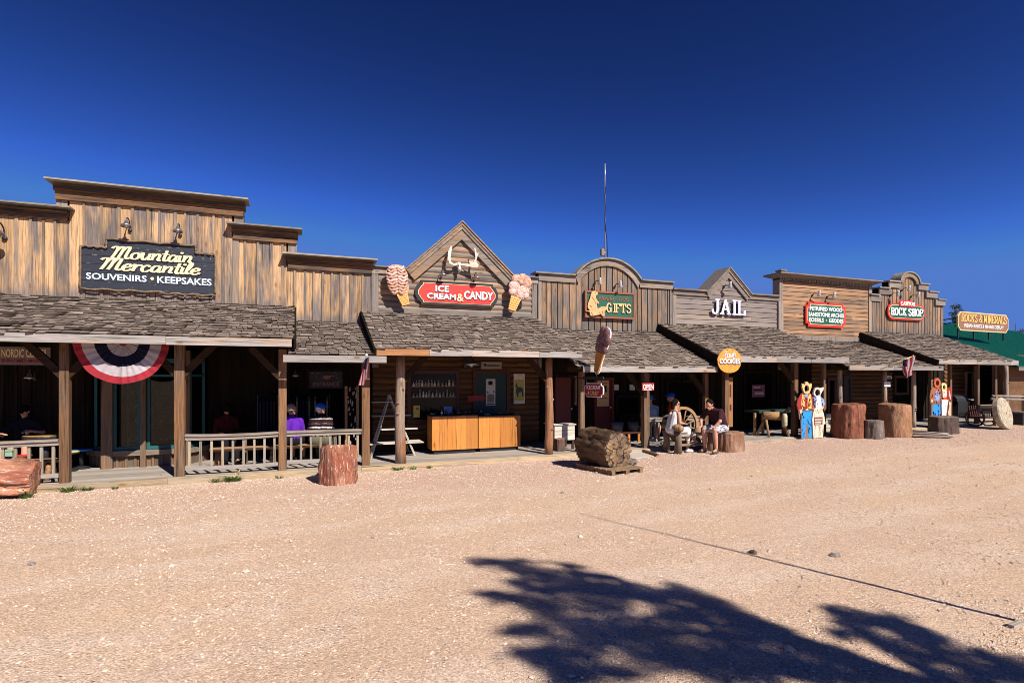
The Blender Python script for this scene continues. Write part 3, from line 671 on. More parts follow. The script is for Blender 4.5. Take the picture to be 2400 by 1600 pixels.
fascia(b3, x2b + 0.03, x3b, zf3t, zf3b, seed=7, seg=3.5)
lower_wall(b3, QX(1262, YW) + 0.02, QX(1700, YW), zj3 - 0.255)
xp7 = post(b3, 1363, 0, 0.13, zf3b + 0.02, mat='post'); xp8 = post(b3, 1512, 0, 0.17, zf3b + 0.02, braces='l'); xp9 = post(b3, 1653, 0, 0.12, zf3b + 0.02, braces='l')
beam(b3, x3a, x3b, zf3b + 0.2)

# ---- 4. jail --------------------------------------------------------------
b4 = thing('store_building', 'grey clapboard store front with small steep gable and white jail lettering', 'building', (QX(1700, YW), YW, 0))
x0, x1 = QX(1575, YW) + 0.01, QX(1824, YW)
zw4 = np.mean([zU(1576, 679), zU(1640, 683), zU(1824, 696)])
xfl, xfr = QX(1650, YW), QX(1758, YW); xk4 = QX(1708, YW); zk4 = zU(1709, 623, YW - 0.2); zf4 = zw4
xk4 = (xfl + xfr) / 2; gp = (zk4 - zf4) / (xk4 - xfl)
zj4 = (zU(1581, 762) + zU(1815, 770)) / 2
mb = MB()
def xr4(z):
    if z < zw4 - 0.15: return (x0 + 0.13, x1 - 0.05)
    t = (zk4 - 0.3 - z) / gp; return (xk4 - t, xk4 + t)
hboards(mb, zj4 - 0.3, zk4 - 0.35, 0.165, xr4, YW, seg=5)
mb.build('clapboard_siding', M['siding_h_gray'], b4)
backing(b4, [(x0, 0), (x1, 0), (x1, zw4), (xfr, zw4), (xk4, zk4 - 0.08), (xfl, zw4), (x0, zw4)])
mb = MB(); mb.box(x0, x0 + 0.13, YW - 0.04, YW + 0.02, 2.2, zw4 - 0.15); mb.box(x1 - 0.06, x1 + 0.16, YW - 0.075, YW + 0.02, 2.2, zw4 - 0.17); mb.build_each('corner_board', M['trim_v'], b4)
mb = MB()
for a, b in ((x0, xfl + 0.1), (xfr - 0.1, x1)):
    mb.box(a, b, YW - 0.06, YW + 0.02, zw4 - 0.15, zw4 - 0.002); mb.box(a - 0.02, b, YW - 0.13, YW + 0.28, zw4, zw4 + 0.045)
mb.build_each('parapet_trim', M['trim_hg'], b4)
gable(b4, xk4, zk4, xfl, xfr, zf4, YW, w1=0.13, w2=0.14, deep=0.55, mat='siding_h_gray', out=0.12)
x4a, x4b = QX(1690, YE) - 0.05, QX(1987, YE); ze4 = QZ(1860, 838, YE)
roof(b4, x4a, x4b, ze4, zj4, seed=8, left_rake=True)
zf4t, zf4b = QZ(1860, 836, YE), QZ(1860, 849.5, YE)
fascia(b4, x4a, x4b, zf4t, zf4b, seed=9, seg=2.2)
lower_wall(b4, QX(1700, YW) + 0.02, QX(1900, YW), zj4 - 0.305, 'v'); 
xp10 = post(b4, 1700, 0, 0.14, zf4b, mat='post'); xp11 = post(b4, 1862, 0, 0.15, zf4b + 0.02, braces='l')
xp12 = post(b4, 1930, 0, 0.11, zf4b + 0.02); xp13 = post(b4, 1968, 0, 0.15, zf4b + 0.02, kind='log', mat='log_post')
beam(b4, x4a, x4b, zf4b + 0.2)

# ---- 5. petrified wood ----------------------------------------------------
b5 = thing('store_building', 'square brown clapboard store front with dentil cornice and red edged green sign', 'building', (QX(1940, YW), YW, 0))
x0, x1 = QX(1826, YW), QX(2040, YW)
zc5 = (zU(1824, 637, YW - 0.22) + zU(2055, 659, YW - 0.22)) / 2; zj5 = zU(1950, 796)
zd5 = (zU(1826, 655) + zU(2040, 675)) / 2
mb = MB(); hboards(mb, zj5 - 0.3, zd5, 0.15, lambda z: (x0 + 0.12, x1 - 0.13), YW, seg=2.2)
mb.build('clapboard_siding', M['siding_h_warm'], b5)
backing(b5, [(x0, 0), (x1, 0), (x1, zc5 - 0.1), (x0, zc5 - 0.1)], d=0.25)
mb = MB(); mb.box(x0 - 0.02, x0 + 0.12, YW - 0.04, YW + 0.25, zj5 - 0.5, zd5 + .02); mb.box(x1 - 0.13, x1 + 0.01, YW - 0.04, YW + 0.25, zj5 - 0.5, zd5 + .02); mb.build_each('corner_board', M['trim_v'], b5)
mb = MB(); mb.box(x0 + 0.13, x1 - 0.14, YW - 0.05, YW - 0.024, zj5 - 0.08, zj5 + 0.10); mb.build('base_board', M['trim_v'], b5)
mb = MB(); n = int((x1 - x0) / 0.075)
for i in range(n): xx = x0 + (x1 - x0) * i / n; mb.box(xx, xx + 0.04, YW - 0.10, YW - 0.03, zd5, zd5 + 0.07)
mb.build('dentils', M['cap'], b5)
mb = MB(); e = 0.0
yA, yB = YW - 0.08, YW - 0.30
P = [(yA, zd5 + 0.072), (yB, zc5 - 0.04), (yB - 0.03, zc5 - 0.04), (yB - 0.03, zc5), (YW + 0.45, zc5), (YW + 0.45, zc5 - 0.05), (YW + 0.26, zd5 + 0.072)]
nn = len(P); xs_ = [x0 - 0.05, x1 + 0.05]
vs = [(x0 - 0.02 if z < zc5 - 0.1 else x0 - 0.26, y, z) for y, z in P] + [(x1 + 0.02 if z < zc5 - 0.1 else x1 + 0.24, y, z) for y, z in P]
mb.add(vs, [list(range(nn))[::-1], list(range(nn, 2 * nn))] + [(i, (i + 1) % nn, (i + 1) % nn + nn, i + nn) for i in range(nn)])
mb.build('crown_cornice', M['trim_hg'], b5)
mb = MB(); xx = QX(1830, YW); mb.box(xx - 0.1, xx + 0.12, YW - 0.1, YW + 0.1, zc5 + 0.002, zc5 + 0.09); mb.box(xx - 0.13, xx + 0.15, YW - 0.13, YW + 0.13, zc5 + 0.092, zc5 + 0.13); mb.build('finial_block', M['trim_v'], b5)
x5a, x5b = x4b - 0.12, QX(2208, YE); ze5 = QZ(2090, 859, YE)
roof(b5, x5a, x5b, ze5, zj5 - 0.06, seed=10)
zf5t, zf5b = QZ(2090, 856.5, YE), QZ(2090, 867.5, YE)
fascia(b5, x4b + 0.02, x5b, zf5t, zf5b, seed=11, seg=2.2)
lower_wall(b5, QX(1900, YW) + 0.02, QX(2090, YW), zj5 - 0.305, 'h', mat='siding_h_warm' if False else 'dark_h')
xp14 = post(b5, 2073, 0, 0.14, zf5b + 0.02, kind='log', mat='log_post'); xp15 = post(b5, 2141, 0, 0.15, zf5b + 0.02, kind='log', mat='log_post')
beam(b5, x5a, x5b, zf5b + 0.2)

# ---- 6. rock shop ---------------------------------------------------------
b6 = thing('store_building', 'narrow stepped store front with small round arch and rock shop sign', 'building', (QX(2120, YW), YW, 0))
steps = [(2038, 2066, 692.5), (2057, 2086, 676), (2081, 2108, 660), (2148, 2173, 667), (2172, 2195, 685.5), (2191, 2212, 702.5)]
# the steps are symmetrical: average the two sides
xs6 = [QX(2038, YW), QX(2058, YW), QX(2081, YW), QX(2106, YW), QX(2150, YW), QX(2172, YW), QX(2193, YW), QX(2211, YW)]
zs6 = [(zU(2050, 693) + zU(2203, 703)) / 2, (zU(2070, 676.5) + zU(2183, 685.5)) / 2, (zU(2093, 660.5) + zU(2160, 667.5)) / 2]
zp6 = zU(2130, 640); xm6 = (xs6[3] + xs6[4]) / 2; hw6 = (xs6[4] - xs6[3]) / 2; rz = zp6 - zs6[2]
def top6(x):
    if x < xs6[1] or x > xs6[6]: return zs6[0]
    if x < xs6[2] or x > xs6[5]: return zs6[1]
    if x < xs6[3] or x > xs6[4]: return zs6[2]
    return zs6[2] + rz * math.sqrt(max(0, 1 - ((x - xm6) / hw6) ** 2))
zj6 = (zU(2034, 780) + zU(2209, 786)) / 2
mb = MB(); mb.zs = zj6
vboards(mb, xs6[0], xs6[7], 0.17, zj6 - 0.3, lambda x: min(top6(x - 0.08), top6(x + 0.08), top6(x)) - 0.02, YW, batten=0, gap=0.026, depth=0.02)
mb.build('slab_board_front', M['siding_v_dark'], b6)
ar6 = [(xm6 + hw6 * math.cos(t), zs6[2] + rz * math.sin(t)) for t in np.linspace(math.pi, 0, 17)]
backing(b6, [(xs6[0], 0), (xs6[0], zs6[0]), (xs6[1], zs6[0]), (xs6[1], zs6[1]), (xs6[2], zs6[1]), (xs6[2], zs6[2])] + ar6 + [(xs6[5], zs6[2]), (xs6[5], zs6[1]), (xs6[6], zs6[1]), (xs6[6], zs6[0]), (xs6[7], zs6[0]), (xs6[7], 0)], d=0.2)
tr = MB(); cp = MB(); h = 0.22
for (a, b, z, l) in ((0, 1, zs6[0], 1), (1, 2, zs6[1], 1), (2, 3, zs6[2], 1), (4, 5, zs6[2], 0), (5, 6, zs6[1], 0), (6, 7, zs6[0], 0)):
    xa_, xb_ = xs6[a], xs6[b]
    if l: xb_ += 0.12 if a < 2 else 0.03
    else: xa_ -= 0.12 if a > 4 else 0.03
    tr.box(xa_, xb_, YW - 0.055 - 0.004 * a, YW - 0.01, z - h, z - 0.001)
    cp.box(xs6[a] - (0.06 if l else 0), xs6[b] + (0 if l else 0.06), YW - 0.12, YW + 0.3, z, z + 0.045)
ai = [(xm6 + (hw6 - 0.17) * math.cos(t), zs6[2] - 0.02 + (rz - 0.14) * math.sin(t)) for t in np.linspace(math.pi, 0, 17)]
for i in range(16): tr.prism([ar6[i], ar6[i + 1], ai[i + 1], ai[i]], YW - 0.08, YW - 0.018, rnd=0.3)
ao = [(xm6 + (hw6 + 0.045) * math.cos(t), zs6[2] + 0.045 + (rz + 0.0) * math.sin(t)) for t in np.linspace(math.pi, 0, 17)]
for i in range(16): cp.prism([ao[i], ao[i + 1], ar6[i + 1], ar6[i]], YW - 0.12, YW + 0.32, rnd=0.4)
tr.build('stepped_trim', M['trim_hg'], b6); cp.build('cap_board', M['cap'], b6)
x6a, x6b = QX(2199, YE) - 0.03, QX(2384, YE); ze6 = QZ(2290, 846, YE)
roof(b6, x6a, x6b, ze6, zj6, seed=12, left_rake=True)
zf6t, zf6b = QZ(2290, 843.5, YE), QZ(2290, 854, YE)
fascia(b6, x6a, x6b, zf6t, zf6b, seed=13, seg=2.6)
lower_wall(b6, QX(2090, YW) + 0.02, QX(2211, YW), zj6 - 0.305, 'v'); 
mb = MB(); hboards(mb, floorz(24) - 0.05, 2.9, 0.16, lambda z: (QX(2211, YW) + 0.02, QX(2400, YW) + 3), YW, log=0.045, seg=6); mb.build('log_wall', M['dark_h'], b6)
for u, wv, kd in ((2181, 0.10, 'sq'), (2226, 0.10, 'sq'), (2289.5, 0.13, 'sq'), (2331, 0.12, 'sq')):
    post(b6, u, 0, wv, zf6b + 0.02, kind=kd)
beam(b6, x6a, x6b, zf6b + 0.2)

# ---- 7. green metal roofed building --------------------------------------
b7 = thing('metal_roof_building', 'green metal roofed building behind the far right of the store row', 'building', (26, 5, 0))
# ridge and eave lines (the building stands turned a little away from the row)
an = R(11); dirx = Vector((math.cos(an), math.sin(an), 0)); down = Vector((math.sin(an), -math.cos(an), 0)); run = 6.2; zev = 2.35
st7 = Vector((24.15, 6.2, 0)); 
for i in range(400):                       # ridge point seen at column 2211
    p = st7 + dirx * (i * 0.02); q = p - CAM; zz = q.x * CF + q.y * SF; 
    if (q.x * SF - q.y * CF) / zz > 1011 / 1300: break
zr7 = 2 + 129 / 1300 * zz
Lr = 22; rA0 = Vector((st7.x, st7.y, zr7)); rB = rA0 + dirx * Lr
eA = rA0 + down * run; eB = rB + down * run; eA.z = eB.z = zev
mb = MB(); mb.add([eA, eB, rB, rA0], [(0, 1, 2, 3)]); 
dn = (eA - rA0); nr = dirx.cross(-dn).normalized()
if nr.z < 0: nr = -nr
mb.add([p - nr * 0.05 for p in (eA, eB, rB, rA0)], [(0, 3, 2, 1)])
k = 0
while k * 0.3 < Lr:
    a = rA0 + dirx * (k * 0.3); mb.bar(a + nr * 0.015, a + dn + nr * 0.015, 0.03, 0.03, up=tuple(nr)); k += 1
mb.build('metal_roof', M['greenroof'], b7)
mb = MB(); q = [rA0 + down * (run - 0.5), rB + down * (run - 0.5)]
mb.bar((q[0].x, q[0].y, zev / 2 + 0.2), (q[1].x, q[1].y, zev / 2 + 0.2), 0.15, zev - 0.1); mb.build('log_wall', M['dark_h'], b7)
mb = MB(); mb.bar(eA + Vector((0, -.02, -.09)), eB + Vector((0, -.02, -.09)), 0.04, 0.14); mb.build('fascia_board', M['trim_v'], b7)
post(b7, 2358, 0, 0.15, 2.4, kind='log', mat='log_post', y=0.2)

# ---- boardwalk ------------------------------------------------------------
mb = MB(); x = -9.5
rs = random.Random(3)
while x < 30:
    xe = x + rs.uniform(2.5, 4.2)
    for j in range(17):
        y0 = -0.19 + j * 0.143; z = floorz((x + xe) / 2)
        xo = rs.uniform(-0.0, 0.0)
        mb.add([(x, y0, floorz(x) - 0.04), (xe - 0.004, y0, floorz(xe) - 0.04), (xe - 0.004, y0 + 0.139, floorz(xe) - 0.04), (x, y0 + 0.139, floorz(x) - 0.04),
                (x, y0, floorz(x)), (xe - 0.004, y0, floorz(xe)), (xe - 0.004, y0 + 0.139, floorz(xe)), (x, y0 + 0.139, floorz(x))],
               [(0, 3, 2, 1), (4, 5, 6, 7), (0, 1, 5, 4), (1, 2, 6, 5), (2, 3, 7, 6), (3, 0, 4, 7)], rs.random())
    x = xe
tag(mb.build('boardwalk', M['deck']), kind='structure')
mb = MB(); x = -9.5
while x < 30:
    xe = x + 3.6; mb.bar((x, -0.215, floorz(x) - 0.09), (xe - 0.006, -0.215, floorz(xe) - 0.09), 0.05, 0.20 if x < 6 else 0.14); x = xe
tag(mb.build('boardwalk_edge', M['deck_edge']), kind='structure')

mb = MB(); mb.box(-9.5, QX(2211, YW) + 3.5, YW + 0.32, YW + 0.38, -0.1, 3.0); tag(mb.build('back_wall', M['dark_v']), kind='structure')
# ================================================================ LETTERING
def frame_mx(o, right, up):
    r = Vector(right).normalized(); u = Vector(up).normalized(); n = r.cross(u)       # n points away from the viewer when right=+X, up=+Z gives -Y
    return Matrix(((r.x, n.x * -1, u.x, o[0]), (r.y, n.y * -1, u.y, o[1]), (r.z, n.z * -1, u.z, o[2]), (0, 0, 0, 1)))
# local space of a sign: x right, z up, -y towards the viewer
def text_mb(mb, body, x0, x1, z0, z1, y=0.0, d=0.008, off=0.0, shear=0.0, mi=0, slope=0.0):
    cu = bpy.data.curves.new('t', 'FONT'); cu.body = body; cu.size = 1; cu.extrude = 0.5; cu.offset = off; cu.shear = shear; cu.resolution_u = 3
    o = bpy.data.objects.new('t', cu); C.objects.link(o)
    dg = bpy.context.evaluated_depsgraph_get(); me = bpy.data.meshes.new_from_object(o.evaluated_get(dg))
    co = np.array([v.co for v in me.vertices]); mn, mx = co.min(0), co.max(0)
    sx, sz = (x1 - x0) / (mx[0] - mn[0]), (z1 - z0) / (mx[1] - mn[1])
    vs = [(x0 + (c[0] - mn[0]) * sx, y - d * (c[2] + 0.5), z0 + (c[1] - mn[1]) * sz + slope * (c[0] - mn[0]) * sx) for c in co]
    mb.add(vs, [list(p.vertices) for p in me.polygons], 0.5, mi)
    bpy.data.objects.remove(o); bpy.data.meshes.remove(me); bpy.data.curves.remove(cu)
def crom(P, n=6):
    if len(P) < 3: return [Vector(p) for p in P]
    P = [Vector(p) for p in P]; P = [P[0] * 2 - P[1]] + P + [P[-1] * 2 - P[-2]]; out = []
    for i in range(1, len(P) - 2):
        for k in range(n):
            t = k / n; a, b, c, d = P[i - 1:i + 3]
            out.append(0.5 * ((2 * b) + (c - a) * t + (2 * a - 5 * b + 4 * c - d) * t * t + (3 * b - a - 3 * c + d) * t ** 3))
    return out + [P[-2]]
# slab letters on a 4 x 6 grid: strokes ; 'S' = smooth
GL = {
 'A': [[(0.2, 0), (2, 6)], [(2, 6), (3.8, 0)], [(0.9, 2), (3.1, 2)], 'b0.2', 'b3.8'], 'C': ['S', [(3.7, 4.6), (3, 5.8), (1.6, 6), (0.4, 4.6), (0.3, 3), (0.4, 1.4), (1.6, 0), (3, 0.2), (3.8, 1.4)]],
 'D': [[(0.7, 0), (0.7, 6)], 'S', [(0.2, 6), (2.2, 6), (3.6, 4.6), (3.8, 3), (3.6, 1.4), (2.2, 0), (0.2, 0)]], 'E': [[(0.7, 0), (0.7, 6)], [(0, 6), (3.6, 6)], [(0.7, 3), (2.7, 3)], [(0, 0), (3.7, 0)], [(3.6, 6.1), (3.6, 4.8)], [(3.7, -.1), (3.7, 1.3)]],
 'F': [[(0.8, 0), (0.8, 6)], [(0, 6), (3.7, 6)], [(0.8, 3), (2.7, 3)], [(3.7, 6.1), (3.7, 4.7)], 'b0.8'], 'G': ['S', [(3.7, 4.6), (3, 5.8), (1.7, 6), (0.5, 4.6), (0.3, 3), (0.5, 1.4), (1.7, 0), (3, 0.3), (3.6, 1.2)], [(3.6, 2.6), (3.6, 0.3)], [(2.4, 2.6), (4.1, 2.6)]],
 'H': [[(0.7, 0), (0.7, 6)], [(3.3, 0), (3.3, 6)], [(0.7, 3), (3.3, 3)], 'b0.7', 'b3.3', 't0.7', 't3.3'], 'I': [[(2, 0), (2, 6)], 'b2', 't2'], 'J': ['S', [(2.6, 6), (2.6, 2), (2.2, 0.4), (1.2, 0), (0.3, 0.6), (0, 1.8)], 't2.6'],
 'K': [[(0.7, 0), (0.7, 6)], [(0.9, 2.4), (3.4, 6)], [(1.6, 3.4), (3.5, 0)], 'b0.7', 't0.7', 'b3.5', 't3.4'], 'L': [[(0.9, 0), (0.9, 6)], [(0.1, 0), (3.9, 0)], [(3.8, -.1), (3.8, 1.6)], 't0.9'],
 'M': [[(0.4, 0), (0.4, 6)], [(0.4, 6), (2, 1.2)], [(2, 1.2), (3.6, 6)], [(3.6, 0), (3.6, 6)], 'b0.4', 'b3.6', 't0.3', 't3.7'], 'N': [[(0.6, 0), (0.6, 6)], [(0.6, 6), (3.4, 0)], [(3.4, 0), (3.4, 6)], 'b0.6', 't0.4', 't3.4'],
 'O': ['S', [(2, 6), (0.6, 5), (0.3, 3), (0.6, 1), (2, 0), (3.4, 1), (3.7, 3), (3.4, 5), (2, 6)]], 'P': [[(0.8, 0), (0.8, 6)], 'S', [(0.2, 6), (2.4, 6), (3.7, 5.2), (3.6, 3.6), (2.4, 2.7), (0.8, 2.7)], 'b0.8'],
 'R': [[(0.8, 0), (0.8, 6)], 'S', [(0.2, 6), (2.4, 6), (3.6, 5.2), (3.5, 3.8), (2.4, 3), (0.8, 3)], [(2.2, 3), (3.7, 0)], 'b0.8', 'b3.7'], 'S': ['S', [(3.5, 4.7), (2.9, 5.8), (1.7, 6), (0.6, 5.2), (0.6, 3.9), (2, 3.1), (3.4, 2.2), (3.4, 0.8), (2.2, 0), (1, 0.1), (0.4, 1.3)]],
 'T': [[(2, 0), (2, 6)], [(0.1, 6), (3.9, 6)], [(0.1, 6.1), (0.1, 4.7)], [(3.9, 6.1), (3.9, 4.7)], 'b2'], 'Y': [[(2, 0), (2, 3)], [(2, 2.8), (0.3, 6)], [(2, 2.8), (3.7, 6)], 'b2', 't0.3', 't3.7'],
 '&': ['S', [(3.8, 2.4), (2.6, 0.4), (1.2, 0), (0.3, 1.2), (0.9, 2.8), (2.6, 4.2), (2.5, 5.6), (1.5, 6), (0.8, 5), (1.4, 3.4), (3.9, 0)]],
 # script letters, x height 3.2
 'm_': ['S', [(-0.6, 4.6), (-0.1, 5.4), (0.7, 5.6), (1.0, 4.8), (0.8, 2.5), (0.3, 0)], 'S', [(0.8, 3.0), (1.6, 5.2), (2.3, 5.7), (2.6, 4.9), (2.4, 2.5), (2.0, 0)], 'S', [(2.4, 3.0), (3.2, 5.2), (4.0, 5.7), (4.3, 5.0), (4.0, 2.2), (4.0, 0.6), (4.5, 0.0), (5.2, 0.6)]],
 'o': ['S', [(1.6, 3.2), (0.6, 2.6), (0.3, 1.4), (0.8, 0.1), (1.8, 0.1), (2.4, 1.2), (2.2, 2.6), (1.5, 3.2), (2.2, 2.7), (3.0, 3.0)]], 'u': ['S', [(0.1, 2.9), (0.4, 3.2), (0.5, 1.2), (0.9, 0.1), (1.6, 0.3), (2.3, 1.6)], 'S', [(2.4, 3.2), (2.3, 1.2), (2.5, 0.2), (3.0, 0.2)]],
 'n': ['S', [(0.0, 2.9), (0.4, 3.2), (0.5, 2), (0.4, 0)], 'S', [(0.5, 1.6), (1.2, 2.9), (2.0, 3.2), (2.3, 2.2), (2.1, 0.8), (2.4, 0.1), (3.0, 0.4)]], 't': ['S', [(0.9, 5.2), (0.8, 2.8), (0.8, 0.8), (1.2, 0.0), (1.9, 0.5)], [(0.0, 3.4), (1.9, 3.4)]],
 'a': ['S', [(2.2, 2.8), (1.2, 3.2), (0.4, 2.2), (0.4, 0.7), (1.1, 0.0), (1.9, 0.9), (2.3, 2.4)], 'S', [(2.3, 3.2), (2.2, 1.2), (2.4, 0.1), (3.0, 0.4)]], 'i': ['S', [(0.3, 3.2), (0.3, 1.2), (0.6, 0.1), (1.2, 0.4)], [(0.45, 4.4), (0.5, 4.9)]],
 'e': ['S', [(0.4, 1.4), (1.8, 1.9), (2.0, 2.8), (1.3, 3.2), (0.5, 2.4), (0.3, 1.0), (1.0, 0.0), (2.0, 0.3), (2.6, 1.1)]], 'r': ['S', [(0.0, 2.9), (0.4, 3.2), (0.5, 2), (0.4, 0)], 'S', [(0.5, 1.6), (1.0, 2.9), (1.7, 3.2), (2.1, 2.6)]],
 'c': ['S', [(2.1, 2.5), (1.5, 3.2), (0.6, 2.6), (0.3, 1.3), (0.9, 0.0), (1.9, 0.3), (2.5, 1.1)]], 'l': ['S', [(0.5, 2.0), (1.1, 4.6), (0.9, 5.6), (0.5, 4.8), (0.3, 1.2), (0.6, 0.1), (1.3, 0.5)]],
 's': ['S', [(0.2, 0.2), (1.2, 1.6), (1.3, 3.2), (1.6, 1.6), (1.5, 0.3), (0.7, 0.0), (0.3, 0.5)], ], 'h': ['S', [(0.6, 5.6), (0.4, 3), (0.3, 0)], 'S', [(0.4, 1.6), (1.1, 2.9), (1.9, 3.2), (2.2, 2.2), (2.0, 0.8), (2.4, 0.1), (2.9, 0.4)]],
 'f_': ['S', [(0.0, 4.8), (0.8, 5.6), (2.4, 5.4), (3.6, 5.8)], 'S', [(1.6, 5.4), (1.4, 3), (1.0, 0.6), (0.2, 0.0)], [(0.6, 2.9), (2.4, 3.1)]]}
ADV = {'m_': 5.2, 'o': 2.9, 'u': 3.0, 'n': 3.0, 't': 1.9, 'a': 3.0, 'i': 1.3, 'e': 2.6, 'r': 2.2, 'c': 2.5, 'l': 1.4, 's': 1.9, 'h': 2.9, 'f_': 3.1, 'I': 2.9, ' ': 2.2, 'M': 4.6}
def ribbon(mb, P, wv, wh, y, d, k, mi, T):
    """thick stroke; vertical runs are wv wide, horizontal runs wh"""
    m = len(P); L = []; Rr_ = []
    for i, p in enumerate(P):
        dd = (P[min(i + 1, m - 1)] - P[max(i - 1, 0)]); 
        if dd.length < 1e-6: dd = Vector((0, 1))
        dd.normalize(); w = (wh + (wv - wh) * abs(dd.y)) / 2; n = Vector((-dd.y, dd.x)) * w
        L.append(p + n); Rr_.append(p - n)
    vs = []; 
    for i in range(m):
        yo = y - 0.0016 * k - 0.0012 * i / m
        a = T(L[i]); b = T(Rr_[i])
        vs += [(a[0], yo - d, a[1]), (b[0], yo - d, b[1]), (b[0], yo, b[1]), (a[0], yo, a[1])]
    fs = [(0, 1, 2, 3), tuple((m - 1) * 4 + j for j in (3, 2, 1, 0))]
    for i in range(m - 1):
        o = i * 4
        for j in range(4): fs.append((o + j, o + 4 + j, o + 4 + (j + 1) % 4, o + (j + 1) % 4))
    mb.add(vs, fs, 0.5, mi)
def stroke_text(mb, keys, x0, x1, z0, z1, y=0.0, d=0.01, wv=1.0, wh=0.6, shear=0.0, mi=0, slope=0.0, cap=6.0, serif=True, dy=0):
    adv = 0; pos = []
    for c in keys: pos.append(adv); adv += ADV.get(c, 4.75)
    tot = adv - 0.5; sx = (x1 - x0) / tot; sz = (z1 - z0) / cap; k = 0
    for c, a in zip(keys, pos):
        if c == ' ' or c not in GL: continue
        smooth = False
        for st in GL[c]:
            if st == 'S': smooth = True; continue
            if isinstance(st, str):
                if not serif: continue
                xx = float(st[1:]); zz = 0 if st[0] == 'b' else 6; st = [(xx - 0.85, zz), (xx + 0.85, zz)]
            P = crom(st) if smooth else [Vector(q) for q in st]; smooth = False; k += 1
            if not (len(P) > 2): # lengthen straight strokes by half a width
                e = (P[1] - P[0]).normalized() * wh * 0.5; P = [P[0] - e, P[1] + e]
            T = lambda q, a=a: (x0 + (a + q.x + 0.25 + shear * q.y) * sx, z0 + q.y * sz + slope * (a + q.x) * sx + dy)
            ribbon(mb, P, wv, wh, y, d, k % 6, mi, T)
def signframe(name, label, cat, O, right=(1, 0, 0), up=(0, 0, 1), group=None):
    t = thing(name, label, cat, tuple(O), group); mx = frame_mx(O, right, up); return t, mx
def smb(mx): m = MB(); m.xf = mx; return m
def rounded(pts, n=1): return pts
def oct_frame(w, h, c, notch=0):
    """board outline with round ends (c) or stepped corners (notch)"""
    if notch: return [(-w, -h + notch), (-w + notch, -h + notch), (-w + notch, -h), (w - notch, -h), (w - notch, -h + notch), (w, -h + notch), (w, h - notch), (w - notch, h - notch), (w - notch, h), (-w + notch, h), (-w + notch, h - notch), (-w, h - notch)]
    return [(w - c + c * math.cos(t), (h - c) * s_ + c * math.sin(t)) if s_ > 0 else (w - c + c * math.cos(t), (h - c) * s_ + c * math.sin(t)) for s_, t in [(-1, a) for a in np.linspace(-math.pi / 2, 0, 7)] + [(1, a) for a in np.linspace(0, math.pi / 2, 7)]] + \
           [(-w + c + c * math.cos(t), (h - c) * s_ + c * math.sin(t)) for s_, t in [(1, a) for a in np.linspace(math.pi / 2, math.pi, 7)] + [(-1, a) for a in np.linspace(math.pi, 1.5 * math.pi, 7)]]
def layer(name, mat, parent, mx, poly, y0, y1):
    m = smb(mx); m.prism(poly, y1, y0); return m.build(name, M[mat], parent)

# ---- mercantile sign -------------------------------------------------------
ys = YW - 0.07
def U(u, v): p = Q(u, v, ys); return (p.x, p.z)
c = U(347, 634); t, mx = signframe('shop_sign', 'big black plank sign with cream script and white block lettering', 'sign', (c[0], ys, c[1]))
sxp = (U(487, 600)[0] - U(200, 600)[0]) / 287 ; 
def L(u, v): p = U(u, v); return (p[0] - c[0], p[1] - c[1])
xl, xr_ = L(190, 620)[0], L(505, 620)[0]; xl2, xr2_ = L(250, 600)[0], L(459, 600)[0]
ztop = L(350, 568)[1]; zmid = (L(220, 580)[1] + L(490, 596)[1]) / 2; zbot = (L(210, 675)[1] + L(480, 690)[1]) / 2
m = smb(mx); rows = 6; 
zz = zbot; hrow = (ztop - zbot) / 6.0
for i in range(6):
    z1 = zz + hrow; a, b = (xl, xr_) if zz < zmid - 0.02 else (xl2, xr2_)
    if zz < zmid - 0.02 < z1 - 0.03:
        m.box(a, b, -0.0, 0.05, zz, zmid, rnd=i * 0.13); m.box(xl2, xr2_, 0.0, 0.05, zmid + 0.001, z1 - 0.004, rnd=i * 0.13)
    else: m.box(a, b, -random.uniform(0, .004), 0.05, zz, z1 - 0.006, rnd=i * 0.13)
    zz = z1
m.build('sign_board', M['signblack'], t)
def twig(m, a, b, r=0.022):
    n = 12; P = [(a[0] + (b[0] - a[0]) * i / n, -0.03 + 0.006 * math.sin(i * 2.1), a[1] + (b[1] - a[1]) * i / n + 0.015 * math.sin(i * 1.7 + a[1] * 9)) for i in range(n + 1)]
    m.tube(P, [r * random.uniform(0.8, 1.3) for _ in P], 6)
m = smb(mx)
for a, b in (((xl, zbot - .01), (xr_ * 0.02 + 0.3, zbot - .01)), ((0.22, zbot - 0.03), (xr_ + .02, zbot - 0.03)), ((xl - .01, zbot), (xl, zmid)), ((xr_, zbot), (xr_, zmid + .02)), ((xl, zmid), (xl2, zmid)), ((xl2, zmid), (xl2, ztop)), ((xl2 - 0.02, ztop), (xr2_ + .02, ztop)), ((xr2_, ztop), (xr2_, zmid)), ((xr2_, zmid + .02), (xr_ + .02, zmid + .02))): twig(m, a, b)
m.build('rope_border', M['brushbrown'], t, smooth=True)
def box4(ua, ub, vt, vb): return L(ua, 600)[0], L(ub, 600)[0], vt, vb
a1, b1_ = L(258, 600)[0], L(455, 600)[0]; a2, b2_ = L(232, 620)[0], L(472, 620)[0]; a3, b3_ = L(202, 650)[0], L(344, 650)[0]; a4, b4_ = L(369, 660)[0], L(496, 660)[0]
zM0, zM1 = (L(270, 606)[1] + L(440, 615)[1]) / 2, (L(260, 577)[1] + L(455, 592)[1]) / 2
hM = L(265, 577)[1] - L(265, 604)[1]
